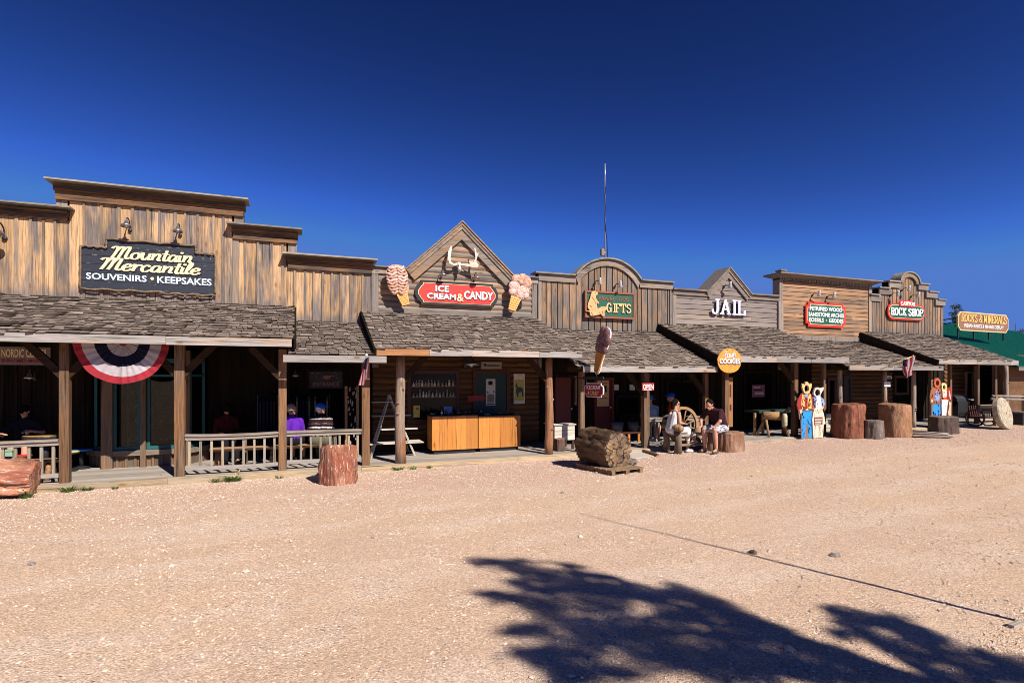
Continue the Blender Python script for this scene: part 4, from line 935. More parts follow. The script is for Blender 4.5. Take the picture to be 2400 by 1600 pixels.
for (mi_, ox, oz, dy_, wv, wh, nm, mt) in ((0, 0.012, -0.012, 0.0, 1.1, 0.6, 'letter_shadow', 'lettershadow'), (0, 0, 0, -0.012, 0.92, 0.38, 'script_lettering', 'cream')):
    m = smb(mx); 
    stroke_text(m, ['m_', 'o', 'u', 'n', 't', 'a', 'i', 'n'], a1 + ox, b1_ + ox - 0.1, zM0 + oz, zM0 + hM + oz, y=-0.004 + dy_, wv=wv, wh=wh, shear=0.22, serif=False, cap=5.6)
    zN0 = (L(250, 633)[1] + L(460, 643)[1]) / 2
    stroke_text(m, ['m_', 'e', 'r', 'c', 'a', 'n', 't', 'i', 'l', 'e'], a2 + ox, b2_ + ox - 0.1, zN0 + oz, zN0 + hM + oz, y=-0.004 + dy_, wv=wv, wh=wh, shear=0.22, serif=False, cap=5.6)
    m.build(nm, M[mt], t)
m = smb(mx); zS0 = (L(205, 654)[1] + L(344, 661)[1]) / 2; zS1 = (L(205, 639)[1] + L(344, 646)[1]) / 2
text_mb(m, 'SOUVENIRS', a3, b3_, zS0, zS1, y=-0.004, off=0.02); text_mb(m, 'KEEPSAKES', a4, b4_, (L(369, 663)[1] + L(496, 670)[1]) / 2, (L(369, 647)[1] + L(496, 654)[1]) / 2, y=-0.004, off=0.02)
m.build_each('block_lettering', M['skywhite'], t)
m = smb(mx); q = L(357, 653); m.lathe([(0.035, -.006), (0.035, 0.006)], (q[0], -0.006, q[1]), 12, M=Matrix.Rotation(R(90), 3, 'X')); m.build('dot', M['cream'], t)

# ---- ice cream & candy sign ------------------------------------------------
ys = YW - 0.10; c = U(1073, 689); 
t, mx = signframe('shop_sign', 'red sign with black edge and raised white ice cream and candy lettering', 'sign', (c[0], ys, c[1]))
wS = (U(1170, 689)[0] - U(976, 689)[0]) / 2; hS = (U(1073, 660)[1] - U(1073, 716)[1]) / 2
layer('sign_edge', 'black', t, mx, oct_frame(wS * 0.86, hS, 0, notch=0.0) if False else [(-wS * .87, -hS), (wS * .87, -hS), (wS * .87, -hS * .8), (wS * .95, -hS * .62), (wS, -hS * .2), (wS, hS * .2), (wS * .95, hS * .62), (wS * .87, hS * .8), (wS * .87, hS), (-wS * .87, hS), (-wS * .87, hS * .8), (-wS * .95, hS * .62), (-wS, hS * .2), (-wS, -hS * .2), (-wS * .95, -hS * .62), (-wS * .87, -hS * .8)], -0.0, 0.07)
def shr(k, kz): return [(-wS * .82 * 1, -hS * kz), (wS * .82, -hS * kz), (wS * .82, -hS * kz * .82), (wS * k * .93, -hS * .5), (wS * k, -hS * .15), (wS * k, hS * .15), (wS * k * .93, hS * .5), (wS * .82, hS * kz * .82), (wS * .82, hS * kz), (-wS * .82, hS * kz), (-wS * .82, hS * kz * .82), (-wS * k * .93, hS * .5), (-wS * k, hS * .15), (-wS * k, -hS * .15), (-wS * k * .93, -hS * .5), (-wS * .82, -hS * kz * .82)]
layer('pin_line', 'cream', t, mx, shr(0.93, 0.80), -0.006, 0.0); layer('red_panel', 'signred', t, mx, [(x * 0.985, z * 0.96) for x, z in shr(0.93, 0.80)], -0.012, -0.004)
for mt, ox, yy, nm in (('lettershadow', 0.014, -0.014, 'letter_shadow'), ('white', 0, -0.024, 'lettering')):
    m = smb(mx); kx = wS / 97.0
    text_mb(m, 'ICE', (-52 * kx) + ox, (-21 * kx) + ox, 0.10 * hS - ox, 0.62 * hS - ox, y=yy, off=0.035, d=0.01)
    text_mb(m, 'CREAM', (-71 * kx) + ox, (-5 * kx) + ox, -0.52 * hS - ox, -0.04 * hS - ox, y=yy, off=0.035, d=0.01)
    text_mb(m, 'CANDY', (14 * kx) + ox, (84 * kx) + ox, -0.40 * hS - ox, 0.30 * hS - ox, y=yy, off=0.035, d=0.01)
    m.build(nm, M[mt], t)
m = smb(mx); text_mb(m, '&', -3 * kx, 13 * kx, -0.62 * hS, 0.02 * hS, y=-0.024, d=0.01, off=0.01); m.build('ampersand', M['cream'], t)

# ---- gifts sign ------------------------------------------------------------
ys = YW - 0.09; c = U(1430, 715); t, mx = signframe('shop_sign', 'green plank sign in a brown frame with two carved tan prairie dogs', 'sign', (c[0], ys, c[1]))
G = lambda px, py: (lambda p: (p[0] - c[0], p[1] - c[1]))(U(1240 + px * 0.17857, 580 + py * 0.17857 - ((px - 1063) * 0.17857) * 0.046 * 1.0 * 0))
wS = (U(1488, 715)[0] - U(1371.5, 715)[0]) / 2; hS = (U(1430, 683)[1] - U(1430, 747)[1]) / 2
hS *= 0.98
layer('green_board', 'green', t, mx, [(-wS + .03, -hS + .03), (wS - .03, -hS + .03), (wS - .03, hS - .03), (-wS + .03, hS - .03)], 0, 0.04)
m = smb(mx)
for a, b, cc, d_ in ((-wS, wS, hS - 0.055, hS), (-wS, wS, -hS, -hS + 0.055), (-wS, -wS + 0.055, -hS + .057, hS - .057), (wS - 0.055, wS, -hS + .057, hS - .057)): m.box(a, b, -0.03, 0.05, cc, d_)
m.build('sign_frame', M['frame_brown'], t)
def G2(px, py):   # sign picture -> sign plane
    return ((px - 1063) / 327 * wS, (760 + (px - 1063) * 0.085 - py) / 185 * hS)
dog1 = [(820, 572), (860, 562), (888, 590), (888, 612), (862, 630), (868, 665), (888, 700), (906, 730), (897, 740), (874, 722), (880, 780), (850, 800), (770, 802), (764, 740), (790, 660), (798, 620), (808, 590)]
dog2 = [(770, 800), (830, 783), (900, 800), (932, 780), (985, 785), (998, 806), (985, 830), (970, 850), (974, 905), (950, 912), (928, 888), (880, 893), (820, 902), (790, 892), (784, 850), (745, 838), (738, 826), (780, 832)]
for i, dg_ in enumerate((dog1, dog2)):
    P = [(p.x, p.y) for p in crom([G2(*q) for q in dg_] + [G2(*dg_[0])], 3)[:-1]]
    o = layer('carved_prairie_dog', 'dogtan', t, mx, P, -0.065 - 0.02 * i, -0.035)
    o2 = MB(); o2.xf = mx; 
    ex, ez = G2(*((858, 585) if i == 0 else (965, 797))); o2.ball((ex, -0.07 - 0.02 * i, ez), 0.012, 6); 
    for a, b in (((815, 650), (850, 700)), ((850, 700), (862, 735)), ((790, 760), (830, 800))) if i == 0 else (((800, 850), (820, 895)), ((900, 850), (925, 890)), ((940, 840), (955, 905))):
        p, q = G2(*a), G2(*b); o2.tube([(p[0], -0.067 - .02 * i, p[1]), (q[0], -0.067 - .02 * i, q[1])], 0.007, 5)
    o2.build('carved_detail', M['rust'], o)
m = smb(mx); 
text_mb(m, 'PRAIRE', *[v for v in (G2(908, 0)[0], G2(1132, 0)[0], G2(1020, 698)[1], G2(1020, 645)[1])], y=-0.004, off=0.01, shear=0.15); text_mb(m, 'DOG', G2(1178, 0)[0], G2(1310, 0)[0], G2(1240, 710)[1], G2(1240, 655)[1], y=-0.004, off=0.01, shear=0.15); m.build_each('lettering', M['frame_brown'], t)
for mt, ox, yy, wv in (('rust', 0.012, -0.004, 1.25), ('goldlt', 0, -0.014, 1.05)):
    m = smb(mx); stroke_text(m, list('GIFTS'), G2(1008, 0)[0] + ox, G2(1335, 0)[0] + ox, G2(1170, 862)[1] - ox, G2(1170, 748)[1] - ox, y=yy, wv=wv, wh=0.6 if wv < 1.2 else 0.8); m.build('gifts_lettering', M[mt], t)

# ---- jail letters ----------------------------------------------------------
ys = YW - 0.07; c = U(1706, 720); t, mx = signframe('wall_lettering', 'large raised white slab letters spelling jail on grey clapboards', 'sign', (c[0], ys, c[1]))
for mt, ox, yy, wv in (('lettershadow', 0.02, 0.0, 1.25), ('jailblue', 0, -0.02, 1.15)):
    m = smb(mx); xa_, xb_ = L(1667, 720)[0] + ox, L(1744, 720)[0] + ox; z0_, z1_ = L(1706, 736)[1] - ox, L(1706, 704)[1] - ox
    ADV_I = ADV['I']; ADV['I'] = 3.6; stroke_text(m, list('JAIL'), xa_, xb_, z0_, z1_, y=yy, d=0.02, wv=wv, wh=0.62); ADV['I'] = ADV_I; m.build('raised_lettering' if ox == 0 else 'letter_backing', M[mt], t)

# ---- petrified wood sign ---------------------------------------------------
ys = YW - 0.09; c = U(1936, 738); t, mx = signframe('shop_sign', 'green sign with red notched border listing petrified wood, fossils and geodes', 'sign', (c[0], ys, c[1]))
wS = (U(1982, 738)[0] - U(1888.5, 738)[0]) / 2; hS = (U(1936, 709)[1] - U(1936, 767)[1]) / 2
layer('red_border', 'red', t, mx, oct_frame(wS, hS, 0, notch=0.12), 0, 0.04); layer('pin_line', 'cream', t, mx, oct_frame(wS - 0.085, hS - 0.085, 0, notch=0.12), -0.006, 0.0); layer('green_panel', 'green', t, mx, oct_frame(wS - 0.105, hS - 0.105, 0, notch=0.12), -0.012, -0.002)
m = smb(mx); k = wS / 215.0
text_mb(m, 'PETRIFIED WOOD', -178 * k, 172 * k, 0.30 * hS, 0.62 * hS, y=-0.013, off=0.03); text_mb(m, 'SANDSTONE ARCHES', -190 * k, 190 * k, -0.16 * hS, 0.16 * hS, y=-0.013, off=0.03); text_mb(m, 'FOSSILS', -186 * k, -30 * k, -0.60 * hS, -0.28 * hS, y=-0.013, off=0.03); text_mb(m, 'GEODES', 26 * k, 184 * k, -0.60 * hS, -0.28 * hS, y=-0.013, off=0.03)
m.build('lettering', M['white'], t); m = smb(mx); m.lathe([(0.03, -.004), (0.03, 0.004)], (-2 * k, -0.018, -0.44 * hS), 10, M=Matrix.Rotation(R(90), 3, 'X')); m.build('dot', M['goldlt'], t)

# ---- rock shop sign --------------------------------------------------------
ys = YW - 0.09; c = U(2125, 731); t, mx = signframe('shop_sign', 'rounded green rock shop sign with red border on the stepped store front', 'sign', (c[0], ys, c[1]))
wS = (U(2169, 731)[0] - U(2082, 731)[0]) / 2; hS = (U(2125, 713.5)[1] - U(2125, 751)[1]) / 2
layer('red_border', 'red', t, mx, oct_frame(wS, hS, hS * .95), 0, 0.04); layer('pin_line', 'cream', t, mx, oct_frame(wS - 0.06, hS - 0.06, hS * .8), -0.006, 0.0); layer('green_panel', 'green', t, mx, oct_frame(wS - 0.075, hS - 0.075, hS * .78), -0.012, -0.002)
layer('red_tab', 'red', t, mx, [(x - 0.0, z + hS * 1.02) for x, z in oct_frame(wS * 0.42, hS * 0.38, hS * .2)], -0.03, -0.014)
m = smb(mx); stroke_text(m, list('ROCK SHOP'), -wS * 0.87, wS * 0.85, -0.42 * hS, 0.40 * hS, y=-0.013, wv=1.3, wh=0.8); stroke_text(m, list('CANYON'), -wS * 0.37, wS * 0.37, 0.82 * hS, 1.22 * hS, y=-0.031, wv=1.2, wh=0.8); m.build('lettering', M['white'], t)

# ---- rocks & minerals sign -------------------------------------------------
pA, pB = Q(2239, 753, 3.2), Q(2370, 762, 3.2); O = (pA + pB) / 2; O.z = (Q(2305, 735, 3.2).z + Q(2305, 776, 3.2).z) / 2
ra = R(3); rt = Vector((math.cos(ra), math.sin(ra), 0)); t, mx = signframe('roof_sign', 'long brown roof sign with gold rocks and minerals lettering on the green roof', 'sign', O, rt)
wS = (pB.x - pA.x) / 2; hS = (Q(2305, 733.5, 3.2).z - Q(2305, 777, 3.2).z) / 2
def octs(w, h, c): return [(-w, -h + c), (-w + c, -h), (w - c, -h), (w, -h + c), (w, h - c), (w - c, h), (-w + c, h), (-w, h - c)]
layer('gold_border', 'goldlt', t, mx, octs(wS, hS, 0.2), 0, 0.06); layer('brown_panel', 'signbrown', t, mx, octs(wS - 0.05, hS - 0.05, 0.18), -0.008, 0.0)
m = smb(mx); stroke_text(m, list('ROCKS & MINERALS'), -wS * 0.9, wS * 0.9, 0.0 * hS, 0.72 * hS, y=-0.01, wv=1.2, wh=0.6); m.build('gold_lettering', M['gold'], t)
m = smb(mx); text_mb(m, 'INDIAN RELICS & MINING DISPLAY', -wS * 0.78, wS * 0.78, -0.62 * hS, -0.26 * hS, y=-0.01, off=0.01); m.build('small_lettering', M['white'], t)
m = smb(mx)
for i in range(4):
    xx = -wS * 0.93 + i * wS * 0.6; m.box(xx, xx + 0.05, 0.065, 0.115, -hS - 0.35, hS * 0.6)
    m.bar((xx + 0.025, 0.12, hS * 0.4), (xx - 0.3, 1.3, -hS * 0.1), 0.04, 0.04)
m.build('sign_supports', M['iron'], t)

# ---- ice cream cutouts on the gable front ---------------------------------
def cone_sign(label, px_out, scoops, cone, mats, ys, c, right=(1, 0, 0), up=(0, 0, 1), conv=None, two=False, swirl=False):
    t, mx = signframe('ice_cream_sign', label, 'sign', (c[0], ys, c[1]), right, up)
    P = [(p.x, p.y) for p in crom([conv(*q) for q in px_out] + [conv(*px_out[0])], 3)[:-1]]
    layer('cutout_board', mats[3] if len(mats) > 3 else 'white', t, mx, P, 0.0, 0.03)
    rs = random.Random(len(label)); m = smb(mx)
    if swirl:
        xs__ = [q[0] for q in scoops]; 
        rows = 9
        for k in range(rows):
            py = 585 + k * 34; wd = 118 * math.sqrt(max(0.05, 1 - ((py - 715) / 190.0) ** 2)); cxp = 425 + (py - 700) * 0.08
            for sgn in (-1, 1):
                P_ = []
                for j_ in range(9):
                    f_ = j_ / 8; q = conv(cxp + sgn * wd * f_, py + 26 * math.sin(f_ * 3.0) + 7 * math.sin(f_ * 11 + k * 1.9 + sgn)); P_.append((q[0], -0.015 - 0.035 * math.cos(f_ * 1.5), q[1]))
                m.tube(P_, [0.030, 0.036, 0.040, 0.037, 0.041, 0.038, 0.034, 0.028, 0.02], 8, mi=1 if k > 5 else rs.choice((0, 0, 1)))
    for (x, y_, r) in ([] if swirl else scoops):
        q = conv(x, y_); s = abs(conv(x + r, y_)[0] - q[0]); sz_ = abs(conv(x, y_ + r)[1] - q[1])
        m.ball((q[0], -0.005, q[1]), (s * 1.25, 0.06, sz_ * 1.15), 14, mi=1 if x > 1740 and y_ < 800 else 0)
        for k in range(5):
            a0 = rs.uniform(0, 6.28); r_ = s * rs.uniform(.35, .95); pts = [(q[0] + r_ * math.cos(a0 + j * 0.3) * (1 + .12 * math.sin(j * 2.1)), -0.058 * math.sqrt(max(0.05, 1 - (r_ / s / 1.15) ** 2)) - .006, q[1] + r_ * math.sin(a0 + j * 0.3) * (1 + .12 * math.cos(j * 1.7))) for j in range(7)]
            m.tube(pts, s * 0.10, 6, mi=1 if x > 1740 and y_ < 800 else rs.choice((0, 0, 1)), flat=(1, 0.6, 1))
        if two: m.ball((q[0], 0.035, q[1]), (s * 1.2, 0.06, sz_ * 1.1), 12, mi=0)
    m.build('scoops', [M[mats[0]], M[mats[1]]], t, smooth=True)
    m = smb(mx); Pc = [conv(*q) for q in cone]; m.prism(Pc, -0.035, -0.001); 
    m.build('waffle_cone', M[mats[2]], t)
    m = smb(mx); A, B, D, E = Pc   # top-left, top-right, bottom-right, bottom-left
    def lerp(p, q, k): return (p[0] + (q[0] - p[0]) * k, p[1] + (q[1] - p[1]) * k)
    for k in range(1, 6):
        a, b = lerp(A, B, k / 6), lerp(E, D, k / 6); m.bar((a[0], -0.037, a[1]), (b[0], -0.037, b[1]), 0.008, 0.008, up=(0, 1, 0))
        a, b = lerp(A, E, k / 6), lerp(B, D, k / 6); m.bar((a[0], -0.0385, a[1]), (b[0], -0.0385, b[1]), 0.008, 0.008, up=(0, 1, 0))
    m.build('waffle_lines', M['waffledk'], t); return t
ys = YW - 0.30
c = U(931, 669); conv = lambda px, py: (lambda p: (p[0] - c[0], p[1] - c[1]))(U(840 + px * 0.21259, 500 + py * 0.21259))
cone_sign('swirled pink soft ice cream cone cutout on the left of the gable', [(300, 640), (350, 575), (430, 565), (500, 590), (545, 680), (545, 760), (560, 830), (530, 870), (560, 1000), (480, 1020), (420, 890), (370, 880), (330, 820), (315, 720)],
          [(350, 625, 45), (420, 600, 42), (485, 630, 44), (345, 690, 44), (420, 680, 50), (500, 700, 46), (360, 755, 44), (440, 765, 50), (510, 775, 42), (375, 825, 44), (450, 830, 46), (520, 828, 38), (395, 860, 26)],
          [(405, 868), (535, 850), (560, 1000), (485, 1020)], ('pink', 'choc', 'waffle', 'choc'), ys, c, conv=conv, swirl=True)
c2 = U(1217, 685); conv2 = lambda px, py: (lambda p: (p[0] - c2[0], p[1] - c2[1]))(U(840 + px * 0.21259, 500 + py * 0.21259))
cone_sign('big scooped ice cream cone cutout on the right of the gable', [(1670, 790), (1715, 700), (1790, 672), (1890, 700), (1900, 790), (1875, 870), (1840, 950), (1790, 960), (1725, 1080), (1650, 1060), (1690, 910), (1665, 880)],
          [(1745, 725, 48), (1810, 710, 42), (1850, 765, 50), (1720, 800, 52), (1790, 760, 30), (1705, 865, 42), (1760, 860, 40), (1820, 850, 50), (1790, 905, 46), (1840, 905, 34)],
          [(1680, 905), (1795, 940), (1725, 1078), (1650, 1055)], ('pink', 'choc', 'waffle', 'choc'), ys, c2, conv=conv2)
# hanging double sided cone over the walk, seen almost edge on
hy = -1.0; hp = Q(1409, 820, hy); cc3 = (hp.x, hp.z); kz = 1300 / ((Vector((hp.x, hy, 2)) - CAM).dot(Vector((CF, SF, 0)))); 
conv3 = lambda px, py: ((px - 1775) * 0.0017, (880 - py) * 110 / kz / 410)
t3 = cone_sign('purple brown ice cream cone sign hanging edge on above the walkway', [(1670, 790), (1715, 700), (1790, 672), (1880, 700), (1900, 790), (1875, 870), (1840, 950), (1820, 1080), (1730, 1082), (1690, 910), (1665, 880)],
          [(1745, 725, 48), (1810, 720, 42), (1850, 785, 50), (1720, 800, 52), (1790, 780, 40), (1715, 865, 42), (1770, 860, 46), (1830, 865, 44)],
          [(1695, 905), (1860, 905), (1815, 1078), (1735, 1080)], ('purplecream', 'purplecream', 'waffledk'), hy, cc3, right=(0.24, -0.93, -0.27), up=(0.067, -0.26, 0.963), conv=conv3, two=True)
# ================================================================ PROPS ON THE FRONTS
def spun(m, prof, c, d, n=14, mi=None):
    q = Vector(d).to_track_quat('Z', 'Y').to_matrix(); m.lathe(prof, c, n, M=q, mi=mi)
def barn_lamp():
    t = thing('barn_lamp', 'x', 'lamp', (0, 0, 0))
    m = MB(); m.tube([(p.x, p.y, p.z) for p in crom([(0, 0, -0.05), (0, -0.06, 0.14), (0, -0.22, 0.20), (0, -0.32, 0.10)], 5)], 0.013, 6); m.lathe([(0.045, -0.012), (0.045, 0.012)], (0, -0.01, -0.05), 10, M=Matrix.Rotation(R(90), 3, 'X')); m.build('gooseneck_arm', M['iron'], t, smooth=True)
    m = MB(); spun(m, [(0.01, 0.17), (0.018, 0.10), (0.04, 0.075), (0.055, 0.02), (0.11, -0.02), (0.125, -0.06), (0.12, -0.06), (0.05, 0.0)], (0, -0.33, 0.02), (0, 0.12, 1)); m.build('lamp_shade', M['steel'], t, smooth=True)
    m = MB(); m.ball((0, -0.33, -0.02), 0.04, 8); m.build('bulb', M['galv'], t, smooth=True); return t
def spot_lamp():
    t = thing('spot_lamp', 'x', 'lamp', (0, 0, 0))
    m = MB(); m.lathe([(0.04, -0.012), (0.04, 0.012)], (0, -0.01, 0.0), 10, M=Matrix.Rotation(R(90), 3, 'X')); m.tube([(0, 0, 0), (0, -0.10, 0.08), (0.04, -0.2, 0.06)], 0.014, 6); m.build('mount_arm', M['iron'], t)
    m = MB(); spun(m, [(0.03, 0.16), (0.045, 0.14), (0.05, 0.02), (0.075, -0.04), (0.07, -0.045), (0.03, 0)], (0.06, -0.25, 0.0), (-0.25, -0.35, 1)); m.build('lamp_housing', M['galv'], t, smooth=True); return t
bl = barn_lamp(); sp = spot_lamp(); first = {bl: True, sp: True}
def put(proto, u, v, label, sc=1.0, grp=None, yy=YW):
    p = Q(u, v, yy - 0.3); loc = (p.x, yy - 0.03, p.z)
    if first[proto]: first[proto] = False; proto.location = loc; proto['label'] = label; proto.scale = (sc,) * 3; o = proto; WL[o.name] = Vector(loc)
    else: o = dup(proto, loc, label, scale=sc)
    if grp: o['group'] = grp
g = 'gooseneck lamps on the store fronts'
put(bl, 297, 528, 'left steel gooseneck lamp above the black mercantile sign', 0.9, g); put(bl, 417, 540, 'right steel gooseneck lamp above the black mercantile sign', 0.85, g)
put(bl, 1039, 643, 'steel gooseneck lamp left above the red sign, below the skull', 0.75, g); put(bl, 1118, 650, 'steel gooseneck lamp right above the red sign', 0.75, g); put(bl, -4, 545, 'steel gooseneck lamp cut by the left edge of the photo', 1.1, g)
put(bl, 69, 884, 'small lamp on the dark wall under the mid march sign', 0.8, g); put(bl, 693, 879, 'small lamp on the dark wall left of the entrance sign', 0.75, g); put(bl, 1097, 852, 'large enamel lamp hanging over the orange counters', 1.7, g)
g = 'spot lamps above the right hand signs'
for i, (u, v, l) in enumerate([(1404, 662, 'left spot lamp under the round arch'), (1452, 669, 'right spot lamp under the round arch'), (1710, 670, 'single spot lamp in the small gable over the jail letters'), (1919, 690, 'left spot lamp over the petrified wood sign'), (1954, 694, 'right spot lamp over the petrified wood sign'), (2104, 690, 'left spot lamp over the rock shop sign'), (2130, 678, 'middle spot lamp over the rock shop sign'), (2152, 693, 'right spot lamp over the rock shop sign')]):
    put(sp, u, v, l, 0.95, g)
# moose skull
c = Q(1077, 628, YW - 0.12); t = thing('antler_skull', 'bleached skull with wide palm shaped antlers under the gable peak', 'skull', tuple(c))
sk = lambda px, py: (lambda p: (p.x, p.z))(Q(840 + px * 0.21259, 500 + py * 0.21259, YW - 0.12))
m = MB(); x, z = sk(1105, 580); m.ball((x, YW - 0.16, z + 0.01), (0.075, 0.08, 0.09), 12); m.ball((x, YW - 0.2, z - 0.09), (0.05, 0.06, 0.10), 10); m.tube([(x - 0.1, YW - 0.12, z + 0.04), (x, YW - 0.12, z + 0.07), (x + 0.1, YW - 0.12, z + 0.04)], 0.03, 8); m.build('skull', M['bone'], t, smooth=True)
m = MB(); m.ball((x - 0.04, YW - 0.235, z - 0.01), 0.018, 6); m.ball((x + 0.04, YW - 0.235, z - 0.01), 0.018, 6); m.ball((x, YW - 0.26, z - 0.14), 0.02, 6); m.build('eye_sockets', M['black'], t)
for pts in ([(1080, 575), (1030, 578), (985, 560), (968, 500), (975, 430), (1005, 370), (1022, 378), (1010, 440), (1000, 500), (1008, 545), (1040, 560), (1075, 555)], [(1130, 575), (1180, 590), (1240, 605), (1290, 610), (1300, 580), (1275, 545), (1285, 500), (1300, 450), (1280, 460), (1272, 400), (1255, 395), (1262, 450), (1268, 500), (1250, 550), (1200, 530), (1215, 570), (1170, 560), (1130, 555)]):
    m = MB(); P = [sk(*q) for q in pts]; n = len(P)
    mx_ = sum(p[0] for p in P) / n
    V = [(p[0], YW - 0.16 - 0.9 * abs(p[0] - x) * 0.35 - 0.018, p[1]) for p in P] + [(p[0], YW - 0.16 - 0.9 * abs(p[0] - x) * 0.35 + 0.018, p[1]) for p in P]
    m.add(V, [list(range(n)), list(range(2 * n - 1, n - 1, -1))] + [(i, i + n, (i + 1) % n + n, (i + 1) % n) for i in range(n)]); m.build('antler', M['bone'], t)
# antenna mast
c = Q(1418, 600, YW + 0.7); t = thing('antenna_mast', 'thin white radio mast with cable behind the round arched front', 'antenna', (c.x, c.y, c.z - 1))
zt_, zm_, zb_ = QZ(1418, 384, YW + 0.7), QZ(1418, 440, YW + 0.7), QZ(1418, 640, YW + 0.7)
m = MB(); m.tube([(c.x, c.y, zb_ - 0.5), (c.x, c.y, zm_)], 0.018, 8); m.build('mast_pole', M['mastgrey'], t, smooth=True)
m = MB(); m.tube([(c.x, c.y, zm_ + 0.03), (c.x, c.y, zt_)], 0.014, 8); m.build('whip_antenna', M['galv'], t, smooth=True)
m = MB(); m.tube([(c.x + dx, c.y - 0.03, zb_ + (zm_ - zb_) * k) for k, dx in ((1, 0), (0.9, -0.02), (0.75, -0.01), (0.6, -0.02), (0.48, 0.02), (0.4, 0.05), (0.25, 0.07), (0.1, 0.075), (0, 0.07))], 0.013, 6); m.build('cable', M['black'], t)
m = MB(); bz = QZ(1410, 592, YW + 0.7); m.box(c.x - 0.17, c.x - 0.06, c.y - 0.08, c.y + 0.02, bz - 0.1, bz + 0.11); m.bar((c.x - 0.06, c.y, bz), (c.x, c.y, bz), 0.1, 0.06); m.build('junction_box', M['hairgray'], t, bevel=0.01)

# ================================================================ BUNTING AND FLAGS
def bunting():
    y0 = -0.13; cx = (QX(175, y0) + QX(398, y0)) / 2; ra = (QX(398, y0) - QX(175, y0)) / 2; zt = QZ(286, 803, y0); rz = zt - QZ(286, 899, y0)
    m = MB(); na, nr = 72, 12; bands = [(0.10, 2), (0.34, 1), (0.60, 0), (0.82, 1), (1.0, 2)]
    vs = []
    for i in range(na + 1):
        t = math.pi * i / na
        for j in range(nr + 1):
            r = j / nr; pl = (math.sin(t * 27 + math.sin(t * 3) * 2) * 0.022 * (1.25 - r * .75) + math.sin(t * 7 + 1) * 0.03 + (0.05 if abs(t - 1.6) < .05 else 0)) * r * (1.4 - r * .5); sc = 1 + 0.006 * math.sin(t * 9 + 1) * (j == nr)
            vs.append((cx - math.cos(t) * ra * r * sc, y0 - 0.02 - pl - 0.05 * r, zt - math.sin(t) * rz * r * sc))
    for i in range(na):
        for j in range(nr):
            r = (j + 0.5) / nr; mi = [b for a, b in bands if r <= a][0]
            a = i * (nr + 1) + j; m.add([vs[a], vs[a + 1], vs[a + nr + 2], vs[a + nr + 1]], [(0, 1, 2, 3)], 0.5, mi)
    o = m.build('bunting', [M['navy'], M['stripewhite'], M['stripered']], None, smooth=True, loc=(cx, y0, zt)); tag(o, 'pleated half round red, white and navy bunting under the eave', 'bunting')
    mod = o.modifiers.new('w', 'WELD'); mod.merge_threshold = 0.001
bunting()
def flag(label, P0, P1, top, bot, w, seed, slack=0.3, base=None):
    """cloth hanging in folds: striped, with a navy canton near the pole end"""
    t = thing('hanging_flag', label, 'flag', tuple(P0)); m = MB(); P0 = Vector(P0); P1 = Vector(P1)
    m.tube([P0, P1], 0.012, 8); m.ball(P1, 0.028, 8); m.build('flag_pole', M['goldlt' if seed > 1 else 'white'], t, smooth=True)
    m = MB(); nu, nv = 26, 24; rs = random.Random(seed); V = []
    T = [Vector(q) for q in top]; B = [Vector(q) for q in bot]
    def along(L, k): k *= len(L) - 1; i = min(int(k), len(L) - 2); return L[i].lerp(L[i + 1], k - i)
    for i in range(nu + 1):
        a, b = along(T, i / nu), along(B, i / nu)
        for j in range(nv + 1):
            p = a.lerp(b, j / nv); f = math.sin(i / nu * 13 + seed) * 0.035 + math.sin(j / nv * 5 + i * 0.3) * 0.02
            V.append(p + Vector((0.3 * f, -f, 0)))
    for i in range(nu):
        for j in range(nv):
            a = i * (nv + 1) + j; canton = j < nv * 0.38 and i < nu * 0.55
            mi = 0 if canton else (1 + int(i / nu * 13) % 2)
            m.add([V[a], V[a + 1], V[a + nv + 2], V[a + nv + 1]], [(0, 1, 2, 3)], 0.5, mi)
    o = m.build('flag_cloth', [M['navy'], M['stripered'], M['stripewhite']], t, smooth=True); mod = o.modifiers.new('w', 'WELD'); mod.merge_threshold = 0.001
fy = -0.85
a = lambda u, v, y=fy: tuple(Q(u, v, y))
flag('striped flag hanging limp beside the square post left of the ice cream porch', a(857, 862, -0.1), a(859, 832, -0.85), [a(856, 835), a(860, 840), a(863, 836)], [a(839, 903), a(851, 902), a(862, 885)], 0.4, 1)
flag('striped flag on a slanted pole before the wide eave near the right end', a(2062, 866, -0.62), a(2140, 834, -1.25), [a(2113, 845, -1.1), a(2125, 840, -1.12), a(2142, 833, -1.2)], [a(2120, 872, -1.1), a(2123, 887, -1.12), a(2136, 878, -1.15)], 0.4, 2)

# ================================================================ HANGING / PROJECTING SIGNS
# two sided ICECREAM & CANDY board on an iron bracket
hx = hp.x; O = Q(1391, 914, -1.0); rt = (0.12, -0.99, 0)
t, mx = signframe('hanging_sign', 'red board reading icecream and candy hanging from an iron bracket', 'sign', O, rt)
w_, h_ = 0.36, 0.165; shp = [(-w_, -h_ * .55), (-w_ * .8, -h_ * .7), (-w_ * .78, -h_), (w_ * .78, -h_), (w_ * .8, -h_ * .7), (w_, -h_ * .55), (w_ * 1.03, 0), (w_, h_ * .55), (w_ * .8, h_ * .7), (w_ * .78, h_), (-w_ * .78, h_), (-w_ * .8, h_ * .7), (-w_, h_ * .55), (-w_ * 1.03, 0)]
layer('sign_board', 'white', t, mx, shp, 0.0, 0.03); layer('red_panel', 'darkred', t, mx, [(x * .95, z * .9) for x, z in shp], -0.006, 0.0)
m = smb(mx); text_mb(m, 'ICECREAM', -w_ * .72, w_ * .72, 0.015, h_ * .68, y=-0.007, off=0.01, d=0.005); text_mb(m, '&', -w_ * .6, -w_ * .42, -h_ * .6, -0.03, y=-0.007, d=0.005); m.build('white_lettering', M['white'], t)
